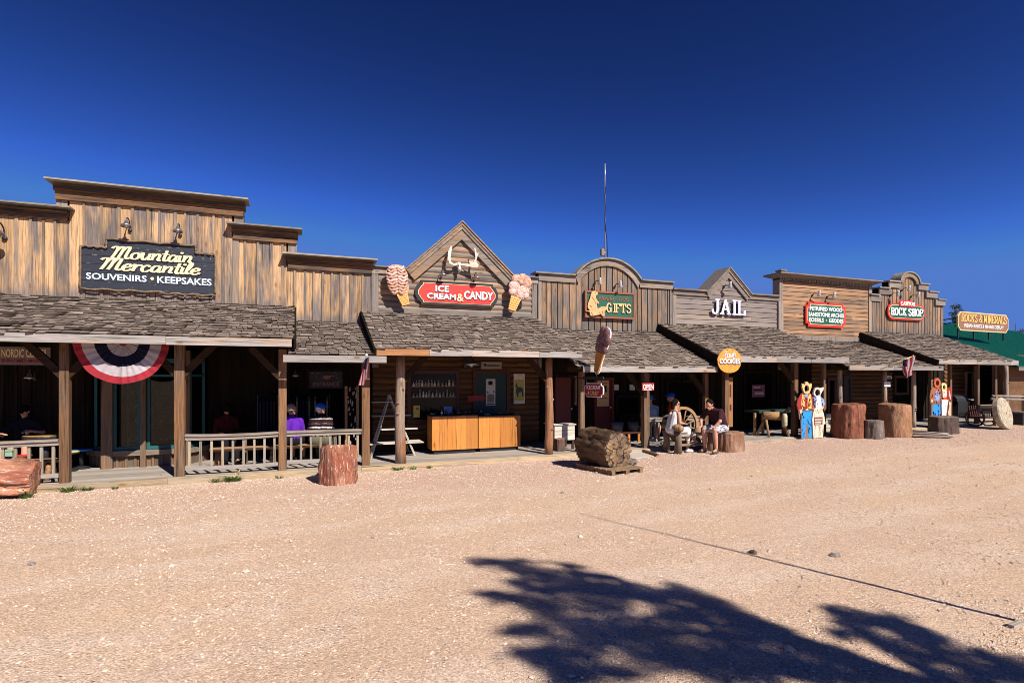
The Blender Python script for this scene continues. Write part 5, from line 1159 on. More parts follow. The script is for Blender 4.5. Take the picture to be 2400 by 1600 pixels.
m = smb(mx); text_mb(m, 'CANDY', -w_ * .36, w_ * .6, -h_ * .72, -0.02, y=-0.007, off=0.01, d=0.005); m.build('gold_lettering', M['goldlt'], t)
m = smb(mx); m.bar((-0.42, 0.015, h_ + 0.12), (0.36, 0.015, h_ + 0.12), 0.03, 0.07); m.tube([(-0.3, 0.015, h_ + 0.1), (-0.3, 0.015, h_)], 0.01, 5); m.tube([(0.3, 0.015, h_ + 0.1), (0.3, 0.015, h_)], 0.01, 5); m.tube([(0.1, 0.015, h_ + 0.1), (0.1, 0.015, h_ + 0.3)], 0.012, 5); m.bar((-0.4, 0.015, h_ + 0.12), (-1.0, 0.015, h_ + 0.12), 0.03, 0.03); m.build('iron_bracket', M['iron'], t)
# cookie
cy = -0.78; O = Q(1710, 845, cy); rt = Vector((0.96, -0.28, 0)); t, mx = signframe('cookie_sign', 'round orange cookie shaped sign with white lettering at the eave corner', 'sign', O, rt)
rr = 29.0 * (Vector((O.x, cy, 2)) - CAM).dot(Vector((CF, SF, 0))) / 1300
P = [(rr * (1 + 0.015 * math.sin(a * 7) + 0.01 * math.sin(a * 13)) * math.cos(a), rr * (1 + 0.015 * math.sin(a * 5)) * math.sin(a)) for a in np.linspace(0, 2 * math.pi, 40)[:-1]]
layer('cookie_disc', 'cookie', t, mx, P, 0.0, 0.035); m = smb(mx)
rs = random.Random(5)
for i in range(26):
    a, q = rs.uniform(0, 6.28), rr * math.sqrt(rs.uniform(0.1, 0.85)); x, z = q * math.cos(a), q * math.sin(a)
    if -0.32 * rr < z < 0.22 * rr: continue
    m.ball((x, -0.002, z), (0.014, 0.008, 0.009), 6)
m.build('chocolate_chips', M['cookiedk'], t)
m = smb(mx); text_mb(m, 'COOKIES', -rr * .88 + .008, rr * .9 + .008, -0.30 * rr - .008, 0.14 * rr, y=-0.002, off=0.06, d=0.005); m.build('letter_outline', M['maroonshirt'], t)
m = smb(mx); text_mb(m, 'COOKIES', -rr * .86, rr * .88, -0.26 * rr, 0.16 * rr, y=-0.009, off=0.035, d=0.006); m.build('white_lettering', M['white'], t)
m = smb(mx); stroke_text(m, ['f_', 'r', 'e', 's', 'h'], -rr * .5, rr * .42, 0.34 * rr, 0.74 * rr, y=-0.003, wv=0.7, wh=0.4, serif=False, cap=5.6, shear=0.15, d=0.005); q = crom([(-0.4 * rr, 0.22 * rr), (-0.1 * rr, 0.32 * rr), (0.2 * rr, 0.27 * rr), (0.45 * rr, 0.2 * rr)], 5); ribbon(m, q, 0.02, 0.02, -0.002, 0.005, 1, 0, lambda v: (v.x, v.y)); m.build('script_lettering', M['skywhite'], t)
m = smb(mx); m.bar((0, 0.06, rr), (0, 0.06, rr + 0.05), 0.03, 0.03); m.bar((0, 0.05, -rr * .5), (0, 0.9, -rr * .5), 0.03, 0.03); m.build('mounting_arm', M['iron'], t)
# OPEN plaques
def plaque(label, u0, u1, v0, v1, y, board, txt, tcol, text, name='open_sign', parent=None, sub=None):
    p, q = Q(u0, v1, y), Q(u1, v0, y); O = (p + q) / 2; t, mx = signframe(name, label, 'sign', O); w = (q.x - p.x) / 2; h = (q.z - p.z) / 2
    layer('board', board, t, mx, [(-w, -h), (w, -h), (w, h), (-w, h)], 0, 0.02)
    m = smb(mx); n = len(text)
    for i, s_ in enumerate(text):
        if not s_: continue
        hh = 2 * h / n; zc_ = h - hh * (i + 0.5); ww = w * (0.88 if len(s_) > 3 else 0.5); text_mb(m, s_, -ww, ww, zc_ - hh * 0.33, zc_ + hh * 0.33, y=-0.002, off=0.02, d=0.004)
    m.build('lettering', M[txt], t); return t, mx, w, h
t_, mx, w, h = plaque('white on red open sign on the square post near the blue capped visitors', 1505, 1533, 897, 915, -0.3, 'darkred', 'white', 0, ['OPEN'])
layer('underline', 'pink', t_, mx, [(-w * .8, -h * .95), (w * .6, -h * .95), (w * .6, -h * .75), (-w * .8, -h * .75)], -0.006, -0.002)
plaque('dark open sign hanging under the eave above a small white card', 2072, 2091, 878, 890, 0.1, 'darkcloth', 'paper', 0, ['OPEN'])
plaque('small white card sign on a log post below the open sign', 2073, 2087, 895, 906, -0.1, 'white', 'shirt_purple', 0, ['', 'OPEN', ''], name='card_sign')
t_, mx, w, h = plaque('faded nordic center banner sign on the dark left porch wall', -70, 118, 813, 854, YW - 0.06, 'nordic', 'nordiclet', 0, [' '] and [], name='wall_sign') if False else (None,) * 4
O = (Q(-72, 854, YW - .06) + Q(118, 814, YW - .06)) / 2; t, mx = signframe('wall_sign', 'long pale board reading nordic center thru mid march on the dark wall', 'sign', O)
k = (Q(118, 834, YW - .06).x - Q(-72, 834, YW - .06).x) / 2; X = lambda u: Q(u, 834, YW - .06).x - O.x; Zz = lambda v: QZ(60, v, YW - .06) - O.z
layer('board', 'pinkboard', t, mx, [(-k, Zz(855)), (k, Zz(855)), (k, Zz(813)), (-k, Zz(813))], 0, 0.03)
m = smb(mx); text_mb(m, 'NORDIC CENTER', X(4), X(111), Zz(837), Zz(818), y=-0.003, off=0.02); m.build('upper_lettering', M['cream'], t); m = smb(mx); text_mb(m, 'THRU MID MARCH', X(1), X(108), Zz(849), Zz(841), y=-0.003, off=0.015); m.build('lower_lettering', M['darkred'], t)
O = (Q(724, 910, YW - .06) + Q(803, 868, YW - .06)) / 2; t, mx = signframe('wall_sign', 'dark entrance sign with a pointing hand above the left shop door', 'sign', O)
k = (Q(803, 890, YW - .06).x - Q(724, 890, YW - .06).x) / 2; kk = (QZ(760, 868, YW - .06) - QZ(760, 910, YW - .06)) / 2
layer('board', 'signblack', t, mx, [(-k, -kk), (k, -kk), (k, kk), (-k, kk)], 0, 0.03); m = smb(mx); text_mb(m, 'ENTRANCE', -k * .75, k * .78, -kk * .75, -kk * .3, y=-0.003, off=0.02); m.build('lettering', M['rust'], t)
m = smb(mx); m.prism([(-k * .2, kk * .1), (k * .05, 0), (k * .2, kk * .05), (k * .3, kk * .3), (k * .1, kk * .45), (-k * .15, kk * .4)], -0.012, -0.002); m.bar((k * .2, -0.006, kk * .38), (k * .5, -0.006, kk * .4), 0.01, 0.02, up=(0, 0, 1)); m.build('pointing_hand', M['jacket'], t)
# notices on the ice cream wall
def poster(label, u0, u1, v0, v1, mat, y=YW - 0.075, inner=None, name='poster'):
    p, q = Q(u0, v1, y), Q(u1, v0, y); O = (p + q) / 2; t, mx = signframe(name, label, 'poster', O); w = (q.x - p.x) / 2; h = (QZ((u0 + u1) / 2, v0, y) - QZ((u0 + u1) / 2, v1, y)) / 2
    layer('sheet', mat, t, mx, [(-w, -h), (w, -h), (w, h), (-w, h)], 0, 0.012)
    for (a, b, c_, d_, mt) in (inner or []): layer('printed_area', mt, t, mx, [(a * w, b * h), (c_ * w, b * h), (c_ * w, d_ * h), (a * w, d_ * h)], -0.004, 0.0)
    return t, mx, w, h
poster('tall white notice with black figures in the middle of the teal door', 1139, 1161, 888, 950, 'paper', inner=[(-.5, .55, .4, .85, 'darkcloth'), (-.8, -.05, -.5, .05, 'black'), (.5, 0, .8, .1, 'black'), (-.7, -.75, .7, -.15, 'hairgray'), (-.8, -.92, .8, -.85, 'black')])
t_, mx, w, h = poster('yellow green poster of an antlered animal on the log wall', 1204, 1230, 876, 946, 'bone', inner=[(-.85, -.78, .85, .62, 'posteryel')])
layer('dark_animal', 'greendk', t_, mx, [(-.6 * w, -.2 * h), (-.5 * w, .05 * h), (-.7 * w, .2 * h), (-.5 * w, .4 * h), (-.3 * w, .12 * h), (.3 * w, .12 * h), (.7 * w, -.02 * h), (.75 * w, -.5 * h), (.5 * w, -.5 * h), (.4 * w, -.2 * h), (-.1 * w, -.25 * h), (-.2 * w, -.55 * h), (-.4 * w, -.55 * h)], -0.01, -0.005)
poster('framed small name board above the teal door', 1127, 1176, 847, 865, 'benchwood', inner=[(-.94, -.75, .94, .75, 'fascia'), (-.7, -.2, -.5, .4, 'black'), (-.4, -.2, .8, .1, 'hairgray')])
poster('yellow leaflet in the corner of the ice cream window', 969, 984, 950, 978, 'yellow', inner=[(-.7, -.8, -.1, -.2, 'paper'), (-.2, .3, .7, .7, 'hairgray')])
poster('pale blue sheet at the bottom of the ice cream window', 1041, 1060, 952, 972, 'shawl')
poster('purple notice on the dark jail window', 1763, 1792, 902, 930, 'purplesign', inner=[(-.8, .5, .3, .7, 'pink'), (-.8, .1, .6, .3, 'maroonshirt'), (-.6, -.6, .8, -.2, 'pink')])
poster('orange carved plank sign beside the red door', 1343, 1352, 880, 949, 'benchwood', inner=[(-.3, -.8, .3, .8, 'framered')])
poster('yellow wanted style poster on the second red door', 1400, 1427, 892, 952, 'dogtan', inner=[(-.2, 0.1, .6, .6, 'hairdark'), (-.7, .75, .7, .85, 'rust'), (-.6, -.4, .7, -.3, 'rust')], y=YW - 0.12)
poster('tall orange carved board on the post by the sitting man', 1706, 1717.5, 884, 1000, 'orangeboard', y=-0.02, inner=[(-.3, .2, .3, .7, 'framered'), (-.3, -.35, .4, -.1, 'framered')])
poster('white notice left on the dark gift shop wall', 1438, 1450, 901, 914, 'paper'); poster('white notice right on the dark gift shop wall', 1476, 1488, 901, 914, 'paper')
t, mx = signframe('arrow_sign', 'dark red arrow board on the log wall between the window and the teal door', 'sign', Q(1116, 933, YW - 0.1)); k = 0.28
layer('arrow', 'darkred', t, mx, [(-k, -.09), (k * .6, -.06), (k * .6, -.11), (k, 0), (k * .6, .11), (k * .6, .07), (-k, .07), (-k * .8, 0)], 0, 0.02)

# ================================================================ OPENINGS (parts of their stores)
def opening(parent, u0, u1, v0, v1, name, fmat, pmat, fr=0.09, y=YW - 0.045, handle=None):
    x0, x1 = QX(u0, y), QX(u1, y); zt = QZ((u0 + u1) / 2, v0, y); zb = QZ((u0 + u1) / 2, v1, y) if v1 else floorz(x0) + 0.02
    m = MB(); m.box(x0 + fr, x1 - fr, y - 0.01, y + 0.02, zb + (fr if name == 'window' else 0), zt - fr)
    o = m.build(name, M[pmat], parent)
    m = MB(); m.box(x0, x0 + fr, y - 0.04, y + 0.03, zb, zt); m.box(x1 - fr, x1, y - 0.04, y + 0.03, zb, zt); m.box(x0 + fr, x1 - fr, y - 0.042, y + 0.03, zt - fr, zt)
    if name == 'window': m.box(x0 + fr, x1 - fr, y - 0.042, y + 0.03, zb, zb + fr)
    m.build('frame', M[fmat], o)
    if handle: h = MB(); h.ball((x0 + (x1 - x0) * handle, y - 0.05, zb + 0.95), 0.035, 8); h.build('handle', M['galv'], o, smooth=True)
    return o, x0, x1, zb, zt
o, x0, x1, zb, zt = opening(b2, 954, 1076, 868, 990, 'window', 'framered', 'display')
rs = random.Random(8); m = MB()
for r_, v in enumerate((905, 930)):
    z = QZ(1015, v, YW - .1); m.box(x0 + .1, x1 - .1, YW - 0.075, YW - 0.06, z - 0.015, z, mi=0)
    xx = x0 + 0.16
    while xx < x1 - 0.15:
        hh = rs.uniform(0.08, 0.2); m.lathe([(0.03, 0), (0.035, hh * .5), (0.012, hh * .75), (0.02, hh)], (xx, YW - 0.10, z), 8, mi=rs.choice((1, 2, 1))); xx += rs.uniform(0.07, 0.11)
m.build('bottles', [M['benchwood'], M['goods'], M['bone']], o)
opening(b2, 1108, 1194, 868, None, 'door', 'framered', 'tealdk', handle=0.2)
opening(b3, 1294, 1345, 878, None, 'door', 'dark_v', 'doorred', handle=0.85)
opening(b3, 1392, 1438, 884, None, 'door', 'doorred', 'doorred', handle=0.8, y=YW - 0.08)
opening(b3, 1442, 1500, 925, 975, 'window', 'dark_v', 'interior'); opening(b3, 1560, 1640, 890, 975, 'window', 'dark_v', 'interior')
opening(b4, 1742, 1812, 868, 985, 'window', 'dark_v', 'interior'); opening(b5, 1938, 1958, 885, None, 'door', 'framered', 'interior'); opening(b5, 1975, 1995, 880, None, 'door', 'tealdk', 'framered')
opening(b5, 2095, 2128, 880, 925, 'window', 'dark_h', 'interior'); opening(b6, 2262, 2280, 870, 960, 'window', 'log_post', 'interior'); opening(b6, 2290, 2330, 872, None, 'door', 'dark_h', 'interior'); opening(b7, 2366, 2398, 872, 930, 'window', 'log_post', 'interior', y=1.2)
opening(b1, 716, 812, 862, None, 'door', 'dark_v', 'interior')
# bay window of the mercantile
yb = 1.60; xa_, xb_ = QX(255, yb), QX(440, yb); xw0, xw1 = QX(213, YW), QX(487, YW); z0 = floorz(0) - 0.02; zs_ = QZ(340, 1052, yb); ztp = 2.55
m = MB()
def wallseg(m, a, b, z0, z1, th=0.06, wd=0.17):
    a = Vector(a); b = Vector(b); n = int((b - a).length / wd) + 1
    for i in range(n):
        p = a.lerp(b, i / n); q = a.lerp(b, (i + 1) / n - 0.01); m.bar((p.x, p.y, (z0 + z1) / 2), (q.x, q.y, (z0 + z1) / 2), th, z1 - z0)
        if i: m.bar((p.x - 0.025, p.y - 0.045, (z0 + z1) / 2), (p.x + 0.025, p.y - 0.045, (z0 + z1) / 2), 0.03, z1 - z0 - 0.002)
for a, b in (((xw0, YW), (xa_, yb)), ((xa_, yb), (xb_, yb)), ((xb_, yb), (xw1, YW))): wallseg(m, (*a, 0), (*b, 0), z0, zs_ - 0.13)
bay = m.build('bay_window', M['bayboard'], b1)
m = MB()
for a, b in (((xw0, YW), (xa_, yb)), ((xa_ + .001, yb), (xb_ - .001, yb)), ((xb_, yb), (xw1, YW))): m.bar((a[0], a[1] - 0.06, zs_ - 0.06), (b[0], b[1] - 0.06, zs_ - 0.06), 0.16, 0.11)
m.build('sill', M['bayboard_h'], bay)
m = MB()
for x_, y_, w_ in ((xa_, yb, 0.2), (QX(339, yb), yb, 0.1), (xb_, yb, 0.12)): m.box(x_ - w_ / 2, x_ + w_ / 2, y_ - 0.155, y_ + 0.05, z0, ztp)
m.build('bay_posts', M['bayboard'], bay)
m = MB(); zz = zs_ + 0.002
def tframe(m, a, b):
    a = Vector(a); b = Vector(b); m.bar((a.x, a.y, zz + 0.035), (b.x, b.y, zz + 0.035), 0.05, 0.07); m.bar((a.x, a.y, 2.0), (b.x, b.y, 2.0), 0.05, 0.05); m.bar((a.x, a.y, 2.32), (b.x, b.y, 2.32), 0.05, 0.1)
    for p in (a, b): m.bar((p.x, p.y, zz), (p.x, p.y, 2.3), 0.052, 0.052)
xm_ = QX(339, yb)
tframe(m, (xa_ + .13, yb - .05, 0), (xm_ - .09, yb - .05, 0)); tframe(m, (xm_ + .09, yb - .05, 0), (xb_ - .1, yb - .05, 0)); 
dL = Vector((xa_ - xw0, yb - YW, 0)); pL = Vector((xw0, YW - 0.05, 0)); tframe(m, pL + dL * .35, pL + dL * .85); dR = Vector((xw1 - xb_, YW - yb, 0)); pR = Vector((xb_, yb - .05, 0)); tframe(m, pR + dR * .15, pR + dR * .8)
m.build('teal_frame', M['teal'], bay)
m = MB(); m.box(xa_ + .13, xm_ - .09, yb - .045, yb - .04, zz + .07, 2.3); m.box(xm_ + .09, xb_ - .1, yb - .045, yb - .04, zz + .07, 2.3); m.build('pane', M['glass'], bay)
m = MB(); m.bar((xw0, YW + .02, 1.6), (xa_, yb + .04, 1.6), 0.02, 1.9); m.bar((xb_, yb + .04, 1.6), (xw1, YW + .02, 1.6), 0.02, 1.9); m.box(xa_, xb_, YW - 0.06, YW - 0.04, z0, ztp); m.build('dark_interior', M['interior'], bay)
m = MB(); rs = random.Random(2)
for x0_, x1_ in ((xa_ + .3, xm_ - .12), (xm_ + .12, xb_ - .2)):
    for z in (zz + .12, 0.95, 1.3, 1.62):
        m.box(x0_, x1_, yb + .12, yb + .3, z - 0.02, z, mi=0); xx = x0_ + .03
        while xx < x1_ - .05:
            hh = rs.uniform(.04, .16); m.ball((xx, yb + .2, z + hh / 2), (rs.uniform(.02, .04), .03, hh / 2), 6, mi=rs.choice((1, 1, 2, 3))); xx += rs.uniform(.07, .12)
    m.box(x0_, x0_ + .03, yb + .11, yb + .3, zz, 1.9, mi=0); m.box(x1_ - .03, x1_, yb + .11, yb + .3, zz, 1.9, mi=0)
m.build('display_shelves', [M['benchwood'], M['goods'], M['bone'], M['cookie']], bay)

# ================================================================ RAILINGS
def railing(label, xa, xb, zt0, zt1, zb0, zb1, us, sag=0.0, name='railing'):
    t = thing(name, label, 'railing', ((xa + xb) / 2, 0, 0), 'railings between the porch posts')
    n = 8; m = MB()
    f = lambda k, a, b: a + (b - a) * k - sag * 4 * k * (1 - k)
    for i in range(n):
        k, k2 = i / n, (i + 1) / n
        m.bar((xa + (xb - xa) * k, 0, f(k, zt0, zt1) - 0.02), (xa + (xb - xa) * k2 + 0.001, 0, f(k2, zt0, zt1) - 0.02), 0.14, 0.04, rnd=0.3)
        m.bar((xa + (xb - xa) * k, -0.02, f(k, zt0, zt1) - 0.075), (xa + (xb - xa) * k2 + 0.001, -0.02, f(k2, zt0, zt1) - 0.075), 0.04, 0.07, rnd=0.6)
    m.build('top_rail', M['rail'], t); m = MB()
    for i in range(n):
        k, k2 = i / n, (i + 1) / n; m.bar((xa + (xb - xa) * k, -0.01, f(k, zb0, zb1)), (xa + (xb - xa) * k2 + 0.001, -0.01, f(k2, zb0, zb1)), 0.07, 0.075, rnd=0.4)
    m.build('bottom_rail', M['rail'], t)
    for u in us:
        x = QX(u, 0); k = (x - xa) / (xb - xa)
        if 0.01 < k < 0.99: m = MB(); w = 0.022; m.box(x - w, x + w, -0.012, 0.03, f(k, zb0, zb1) + 0.036, f(k, zt0, zt1) - 0.045); m.build('baluster', M['baluster'], t)
z_ = lambda u, v: QZ(u, v, -0.04)
railing('weathered railing at the left edge in front of the round table', -6.9, xp1 - 0.09, z_(-60, 1040), z_(140, 1029), 0.16, z_(140, 1114), [6, 36, 68, 97, 125] + [-25, -60, -95, -130])
railing('sagging weathered railing between the second and third square posts', xp2 + 0.09, xp3 - 0.08, z_(433, 1018), z_(653, 1011), z_(433, 1097), z_(653, 1087), [444, 470, 496, 522, 546, 571, 596, 620, 643], sag=0.02)
railing('weathered railing behind the red stump', xp3 + 0.08, xp4 - 0.08, z_(673, 1010), z_(849, 1005), z_(673, 1083), z_(849, 1076), [682.5, 705.5, 729, 751.5, 774, 796, 817.5, 838])
y8 = 0.25; xr8, xr9 = QX(1522, y8), QX(1548, y8)
railing('short pale railing beside the man in grey', xp8 + 0.09, QX(1549, 0), z_(1530, 978), z_(1549, 978), z_(1530, 1030), z_(1549, 1030), [1526, 1535, 1544])
railing('pale railing behind the wagon wheel', QX(1610, 0), xp9 - 0.06, z_(1620, 975), z_(1648, 975), z_(1620, 1022), z_(1648, 1022), [1618, 1628, 1638])
railing('small white railing beside the round stone', QX(2293, 0), QX(2327, 0), QZ(2310, 948, 0), QZ(2310, 948, 0), QZ(2310, 983, 0), QZ(2310, 983, 0), [2296, 2300, 2305, 2310, 2315, 2320])
# log rails at the right edge
t = thing('log_fence', 'two grey log rails above the round stone at the right edge', 'fence', (QX(2360, -0.6), -0.6, 0.2)); 
for u0, v0, u1, v1 in ((2326, 928, 2420, 929), (2323, 935, 2420, 937)):
    m = MB(); m.tube([Q(u0, v0, -0.5), Q(u1, v1, -0.5)], 0.045, 8); m.build('log_rail', M['trim_v'], t, smooth=True)
for u in (2333, 2400): m = MB(); x = QX(u, -0.5); m.box(x - .05, x + .05, -0.55, -0.45, ground(x) - .05, QZ(u, 925, -0.5)); m.build('rail_post', M['rustic'], t)
# ================================================================ FIGURES
def baked(mb_, name, mats, parent, voxel, smooth=True, loc=None):
    """join overlapping volumes into one continuous skin"""
    o = mb_.build('tmp', mats, None, loc=(0, 0, 0)); md = o.modifiers.new('r', 'REMESH'); md.mode = 'VOXEL'; md.voxel_size = voxel; md.use_smooth_shade = True
    sm = o.modifiers.new('s', 'SMOOTH'); sm.iterations = 3; sm.factor = 0.5
    dg = bpy.context.evaluated_depsgraph_get(); me = bpy.data.meshes.new_from_object(o.evaluated_get(dg)); me.name = name
    old = o.data; bpy.data.objects.remove(o); bpy.data.meshes.remove(old)
    p = WL.get(parent.name, Vector()) if parent else Vector(loc or (0, 0, 0))
    me.transform(Matrix.Translation(-p)); 
    me.materials.clear(); me.materials.append(mats if not isinstance(mats, list) else mats[0])
    a = me.attributes.get('low') or me.attributes.new('low', 'FLOAT', 'POINT'); a.data.foreach_set('value', [10.0] * len(me.vertices)) if a.domain == 'POINT' else None
    n = bpy.data.objects.new(name, me); C.objects.link(n)
    if parent: n.parent = parent
    else: n.location = p
    WL[n.name] = p; return n
def cap_(m, a, b, ra, rb, n=10):
    a = Vector(a); b = Vector(b); d = b - a; L_ = d.length
    if L_ < 1e-5: m.ball(a, ra, n); return
    q = d.to_track_quat('Z', 'Y').to_matrix(); P = []
    for i in range(4): t = math.pi / 2 * (i / 4 - 1) + 0.02; P.append((ra * math.cos(t), ra * math.sin(t)))
    P.append((ra, 0)); P.append((rb, L_))
    for i in range(1, 5): t = math.pi / 2 * i / 4 - 0.02; P.append((rb * math.cos(t), L_ + rb * math.sin(t)))
    m.lathe(P, a, n, M=q)
def hand(m, w, d, palm_n, sc=1.0, curl=0.5, side=1):
    """palm and five bent fingers; w wrist, d pointing direction, palm_n palm normal"""
    w = Vector(w); d = Vector(d).normalized(); nn = Vector(palm_n); nn = (nn - d * nn.dot(d)).normalized(); s = d.cross(nn) * side
    for k in (-1, 0, 1): cap_(m, w + s * 0.016 * k * sc, w + d * 0.08 * sc + s * 0.024 * k * sc, 0.014 * sc, 0.013 * sc, 8)
    for k, (L_, c) in enumerate(((0.040, 1), (0.046, 0.9), (0.043, 1.05), (0.034, 1.2))):
        off = (k - 1.5) * 0.0195 * sc; a = w + d * 0.082 * sc + s * off; a1 = a + (d + nn * 0.35 * curl * c).normalized() * L_ * sc; a2 = a1 + (d * 0.75 + nn * 0.9 * curl * c).normalized() * L_ * 0.75 * sc
        cap_(m, a, a1, 0.0092 * sc, 0.0085 * sc, 7); cap_(m, a1, a2, 0.0085 * sc, 0.007 * sc, 7)
    t0 = w + d * 0.02 * sc - s * 0.028 * sc; t1 = t0 + (d * 0.6 - s * 0.7 + nn * 0.3).normalized() * 0.04 * sc; cap_(m, t0, t1, 0.012 * sc, 0.0095 * sc, 7); cap_(m, t1, t1 + (d * 0.9 + nn * 0.3).normalized() * 0.03 * sc, 0.0095 * sc, 0.0075 * sc, 7)
def person(label, loc, yaw, P, mats, hair=None, hat=None, scale=1.0, sleeves='short', legs='short', vox=0.011, look=0.0, nod=0.0, group=None, stripes=False, build=1.0, glasses=False, hairlong=False):
    """P: joint positions in metres, x right, y forward, z up from the ground below the pelvis"""
    t = thing('person', label, 'person', loc, group)
    MX = Matrix.Translation(loc) @ Matrix.Rotation(yaw, 4, 'Z') @ Matrix.Scale(scale, 4)
    def nm(): m = MB(); m.xf = MX; return m
    V = {k: Vector(v) for k, v in P.items()}
    pel, ch, nk, hd = V['pelvis'], V['chest'], V['neck'], V['head']
    rt = Vector((1, 0, 0)); b = build
    def torso(m, g):
        for s in (-1, 1):
            cap_(m, pel + rt * 0.07 * s * b, (pel + ch) / 2 + rt * 0.065 * s * b, 0.105 * b + g, 0.10 * b + g); cap_(m, (pel + ch) / 2 + rt * 0.065 * s * b, ch + rt * 0.075 * s * b, 0.10 * b + g, 0.105 * b + g)
            cap_(m, ch + rt * 0.075 * s, V['sh%d' % s] - rt * 0.03 * s - Vector((0, 0, .02)), 0.095 + g, 0.062 + g); cap_(m, nk.lerp(V['sh%d' % s], .2) - Vector((0, 0, .03)), V['sh%d' % s] - rt * 0.02 * s, 0.048 + g, 0.052 + g)
        cap_(m, ch, nk, 0.10 + g, 0.05 + g)
    def arm(m, s, g, f0=0.0, f1=1.0, lower=True):
        S_, E, W_ = V['sh%d' % s], V['el%d' % s], V['wr%d' % s]
        cap_(m, S_, S_.lerp(E, min(f1, 1)), 0.052 * b + g, 0.043 * b + g - 0.008 * (1 - f1) * 0)
        if lower: cap_(m, E, E.lerp(W_, 1 if lower is True else lower), 0.040 * b + g, 0.027 + g)
    def leg(m, s, g, f=1.0, low=1.0):
        H, K, A = pel + rt * 0.09 * s, V['kn%d' % s], V['an%d' % s]
        cap_(m, H, H.lerp(K, f), 0.092 * b + g, (0.092 + (0.058 - 0.092) * f) * b + g + 0.012 * (f < 1))
        if low > 0: cap_(m, K, K.lerp(A, low * 0.45), 0.056 * b + g, 0.056 * b + g); cap_(m, K.lerp(A, low * 0.45), K.lerp(A, low), 0.054 * b + g, 0.036 + g)
    m = nm(); torso(m, 0)
    for s in (-1, 1):
        arm(m, s, 0); leg(m, s, 0); A = V['an%d' % s]; cap_(m, A, A + Vector((0.01 * s, 0.13, -0.035)), 0.036, 0.03)
        hand(m, V['wr%d' % s], V.get('hd%d' % s, (V['wr%d' % s] - V['el%d' % s])), V.get('pn%d' % s, Vector((0, 0, -1))), 1.0, 0.6, s)
    q = Matrix.Rotation(look, 3, 'Z') @ Matrix.Rotation(-nod, 3, 'X'); hp_ = lambda v: hd + q @ Vector(v)
    cap_(m, nk, hp_((0, -0.015, -0.06)), 0.052, 0.05)
    m.ball(hp_((0, -0.01, 0.03)), (0.076, 0.095, 0.098), 14, M=q); cap_(m, hp_((0, 0.02, -0.02)), hp_((0, 0.055, -0.078)), 0.062, 0.033)
    cap_(m, hp_((0, 0.075, 0.01)), hp_((0, 0.105, -0.022)), 0.011, 0.015, 7)                                   # nose
    for s in (-1, 1): cap_(m, hp_((0.076 * s, -0.005, 0.015)), hp_((0.08 * s, -0.01, -0.02)), 0.013, 0.009, 7)   # ears
    cap_(m, hp_((-0.018, 0.088, -0.047)), hp_((0.018, 0.088, -0.047)), 0.008, 0.008, 6); cap_(m, hp_((-0.04, 0.075, 0.032)), hp_((0.04, 0.075, 0.032)), 0.012, 0.012, 7)
    body = baked(m, 'body', M['skin'], t, vox)
    m = nm()
    for s in (-1, 1): m.ball(hp_((0.031 * s, 0.083, 0.014)), (0.011, 0.006, 0.007), 8, M=q)
    if glasses: m.bar(hp_((-0.07, 0.094, 0.016)), hp_((0.07, 0.094, 0.016)), 0.012, 0.032); m.bar(hp_((0.07, 0.09, 0.018)), hp_((0.08, 0, 0.02)), 0.006, 0.01); m.bar(hp_((-0.07, 0.09, 0.018)), hp_((-0.08, 0, 0.02)), 0.006, 0.01)
    m.build('sunglasses' if glasses else 'eyes', M['hairdark'], t)
    m = nm(); torso(m, 0.016)
    if sleeves == 'none':
        m = nm(); top_ = ch + Vector((0, 0.0, 0.03))
        for s in (-1, 1): cap_(m, pel + rt * 0.07 * s * b, top_ + rt * 0.075 * s * b, 0.118 * b, 0.119 * b)
        for s in (-1, 1): cap_(m, top_ + rt * 0.08 * s, V['sh%d' % s] - rt * 0.075 * s, 0.045, 0.028)
    elif sleeves == 'short': [arm(m, s, 0.016, f1=0.72, lower=False) for s in (-1, 1)]
    else: [arm(m, s, 0.014, lower=0.93) for s in (-1, 1)]
    sh = baked(m, 'shirt', M[mats[0]], t, vox)
    if stripes:
        me = sh.data; 
        for n_ in ('knitwhite', 'maroon'): me.materials.append(M[n_])
        inv = MX.inverted() @ Matrix.Translation(Vector(loc)); ax = (nk - pel).normalized()
        for p in me.polygons:
            c_ = inv @ p.center; h = (c_ - pel).dot(ax) / (nk - pel).length; 
            p.material_index = 1 if (0.45 < h < 0.51 or 0.84 < h < 0.87) else (2 if (0.62 < h < 0.66 or 0.22 < h < 0.27 or 0.34 < h < 0.37) else 0)
    m = nm()
    for s in (-1, 1): cap_(m, pel + rt * 0.07 * s * b, pel.lerp(ch, 0.16) + rt * 0.065 * s * b, 0.125 * b, 0.118 * b)
    for s in (-1, 1): leg(m, s, 0.02, 1.0 if legs != 'short' else 0.88, 0 if legs == 'short' else (0.5 if legs == 'mid' else 0.93))
    baked(m, 'trousers' if legs == 'long' else 'shorts', M[mats[1]], t, vox)
    m = nm()
    for s in (-1, 1): A = V['an%d' % s]; cap_(m, A + Vector((0, -0.03, -0.045)), A + Vector((0.012 * s, 0.14, -0.05)), 0.042, 0.038); cap_(m, A + Vector((0, -0.01, -0.03)), A + Vector((0, 0, 0.015)), 0.045, 0.044)
    baked(m, 'shoes', M[mats[2]], t, vox)
    if hair:
        m = nm(); m.ball(hp_((0, -0.028, 0.045)), (0.085, 0.095, 0.10), 14, M=q)
        if hairlong: cap_(m, hp_((0, -0.075, 0.02)), hp_((0, -0.09, -0.10)), 0.07, 0.045)
        else: cap_(m, hp_((-0.03, -0.055, -0.01)), hp_((0.03, -0.055, -0.02)), 0.055, 0.055)
        baked(m, 'hair', M[hair], t, vox)
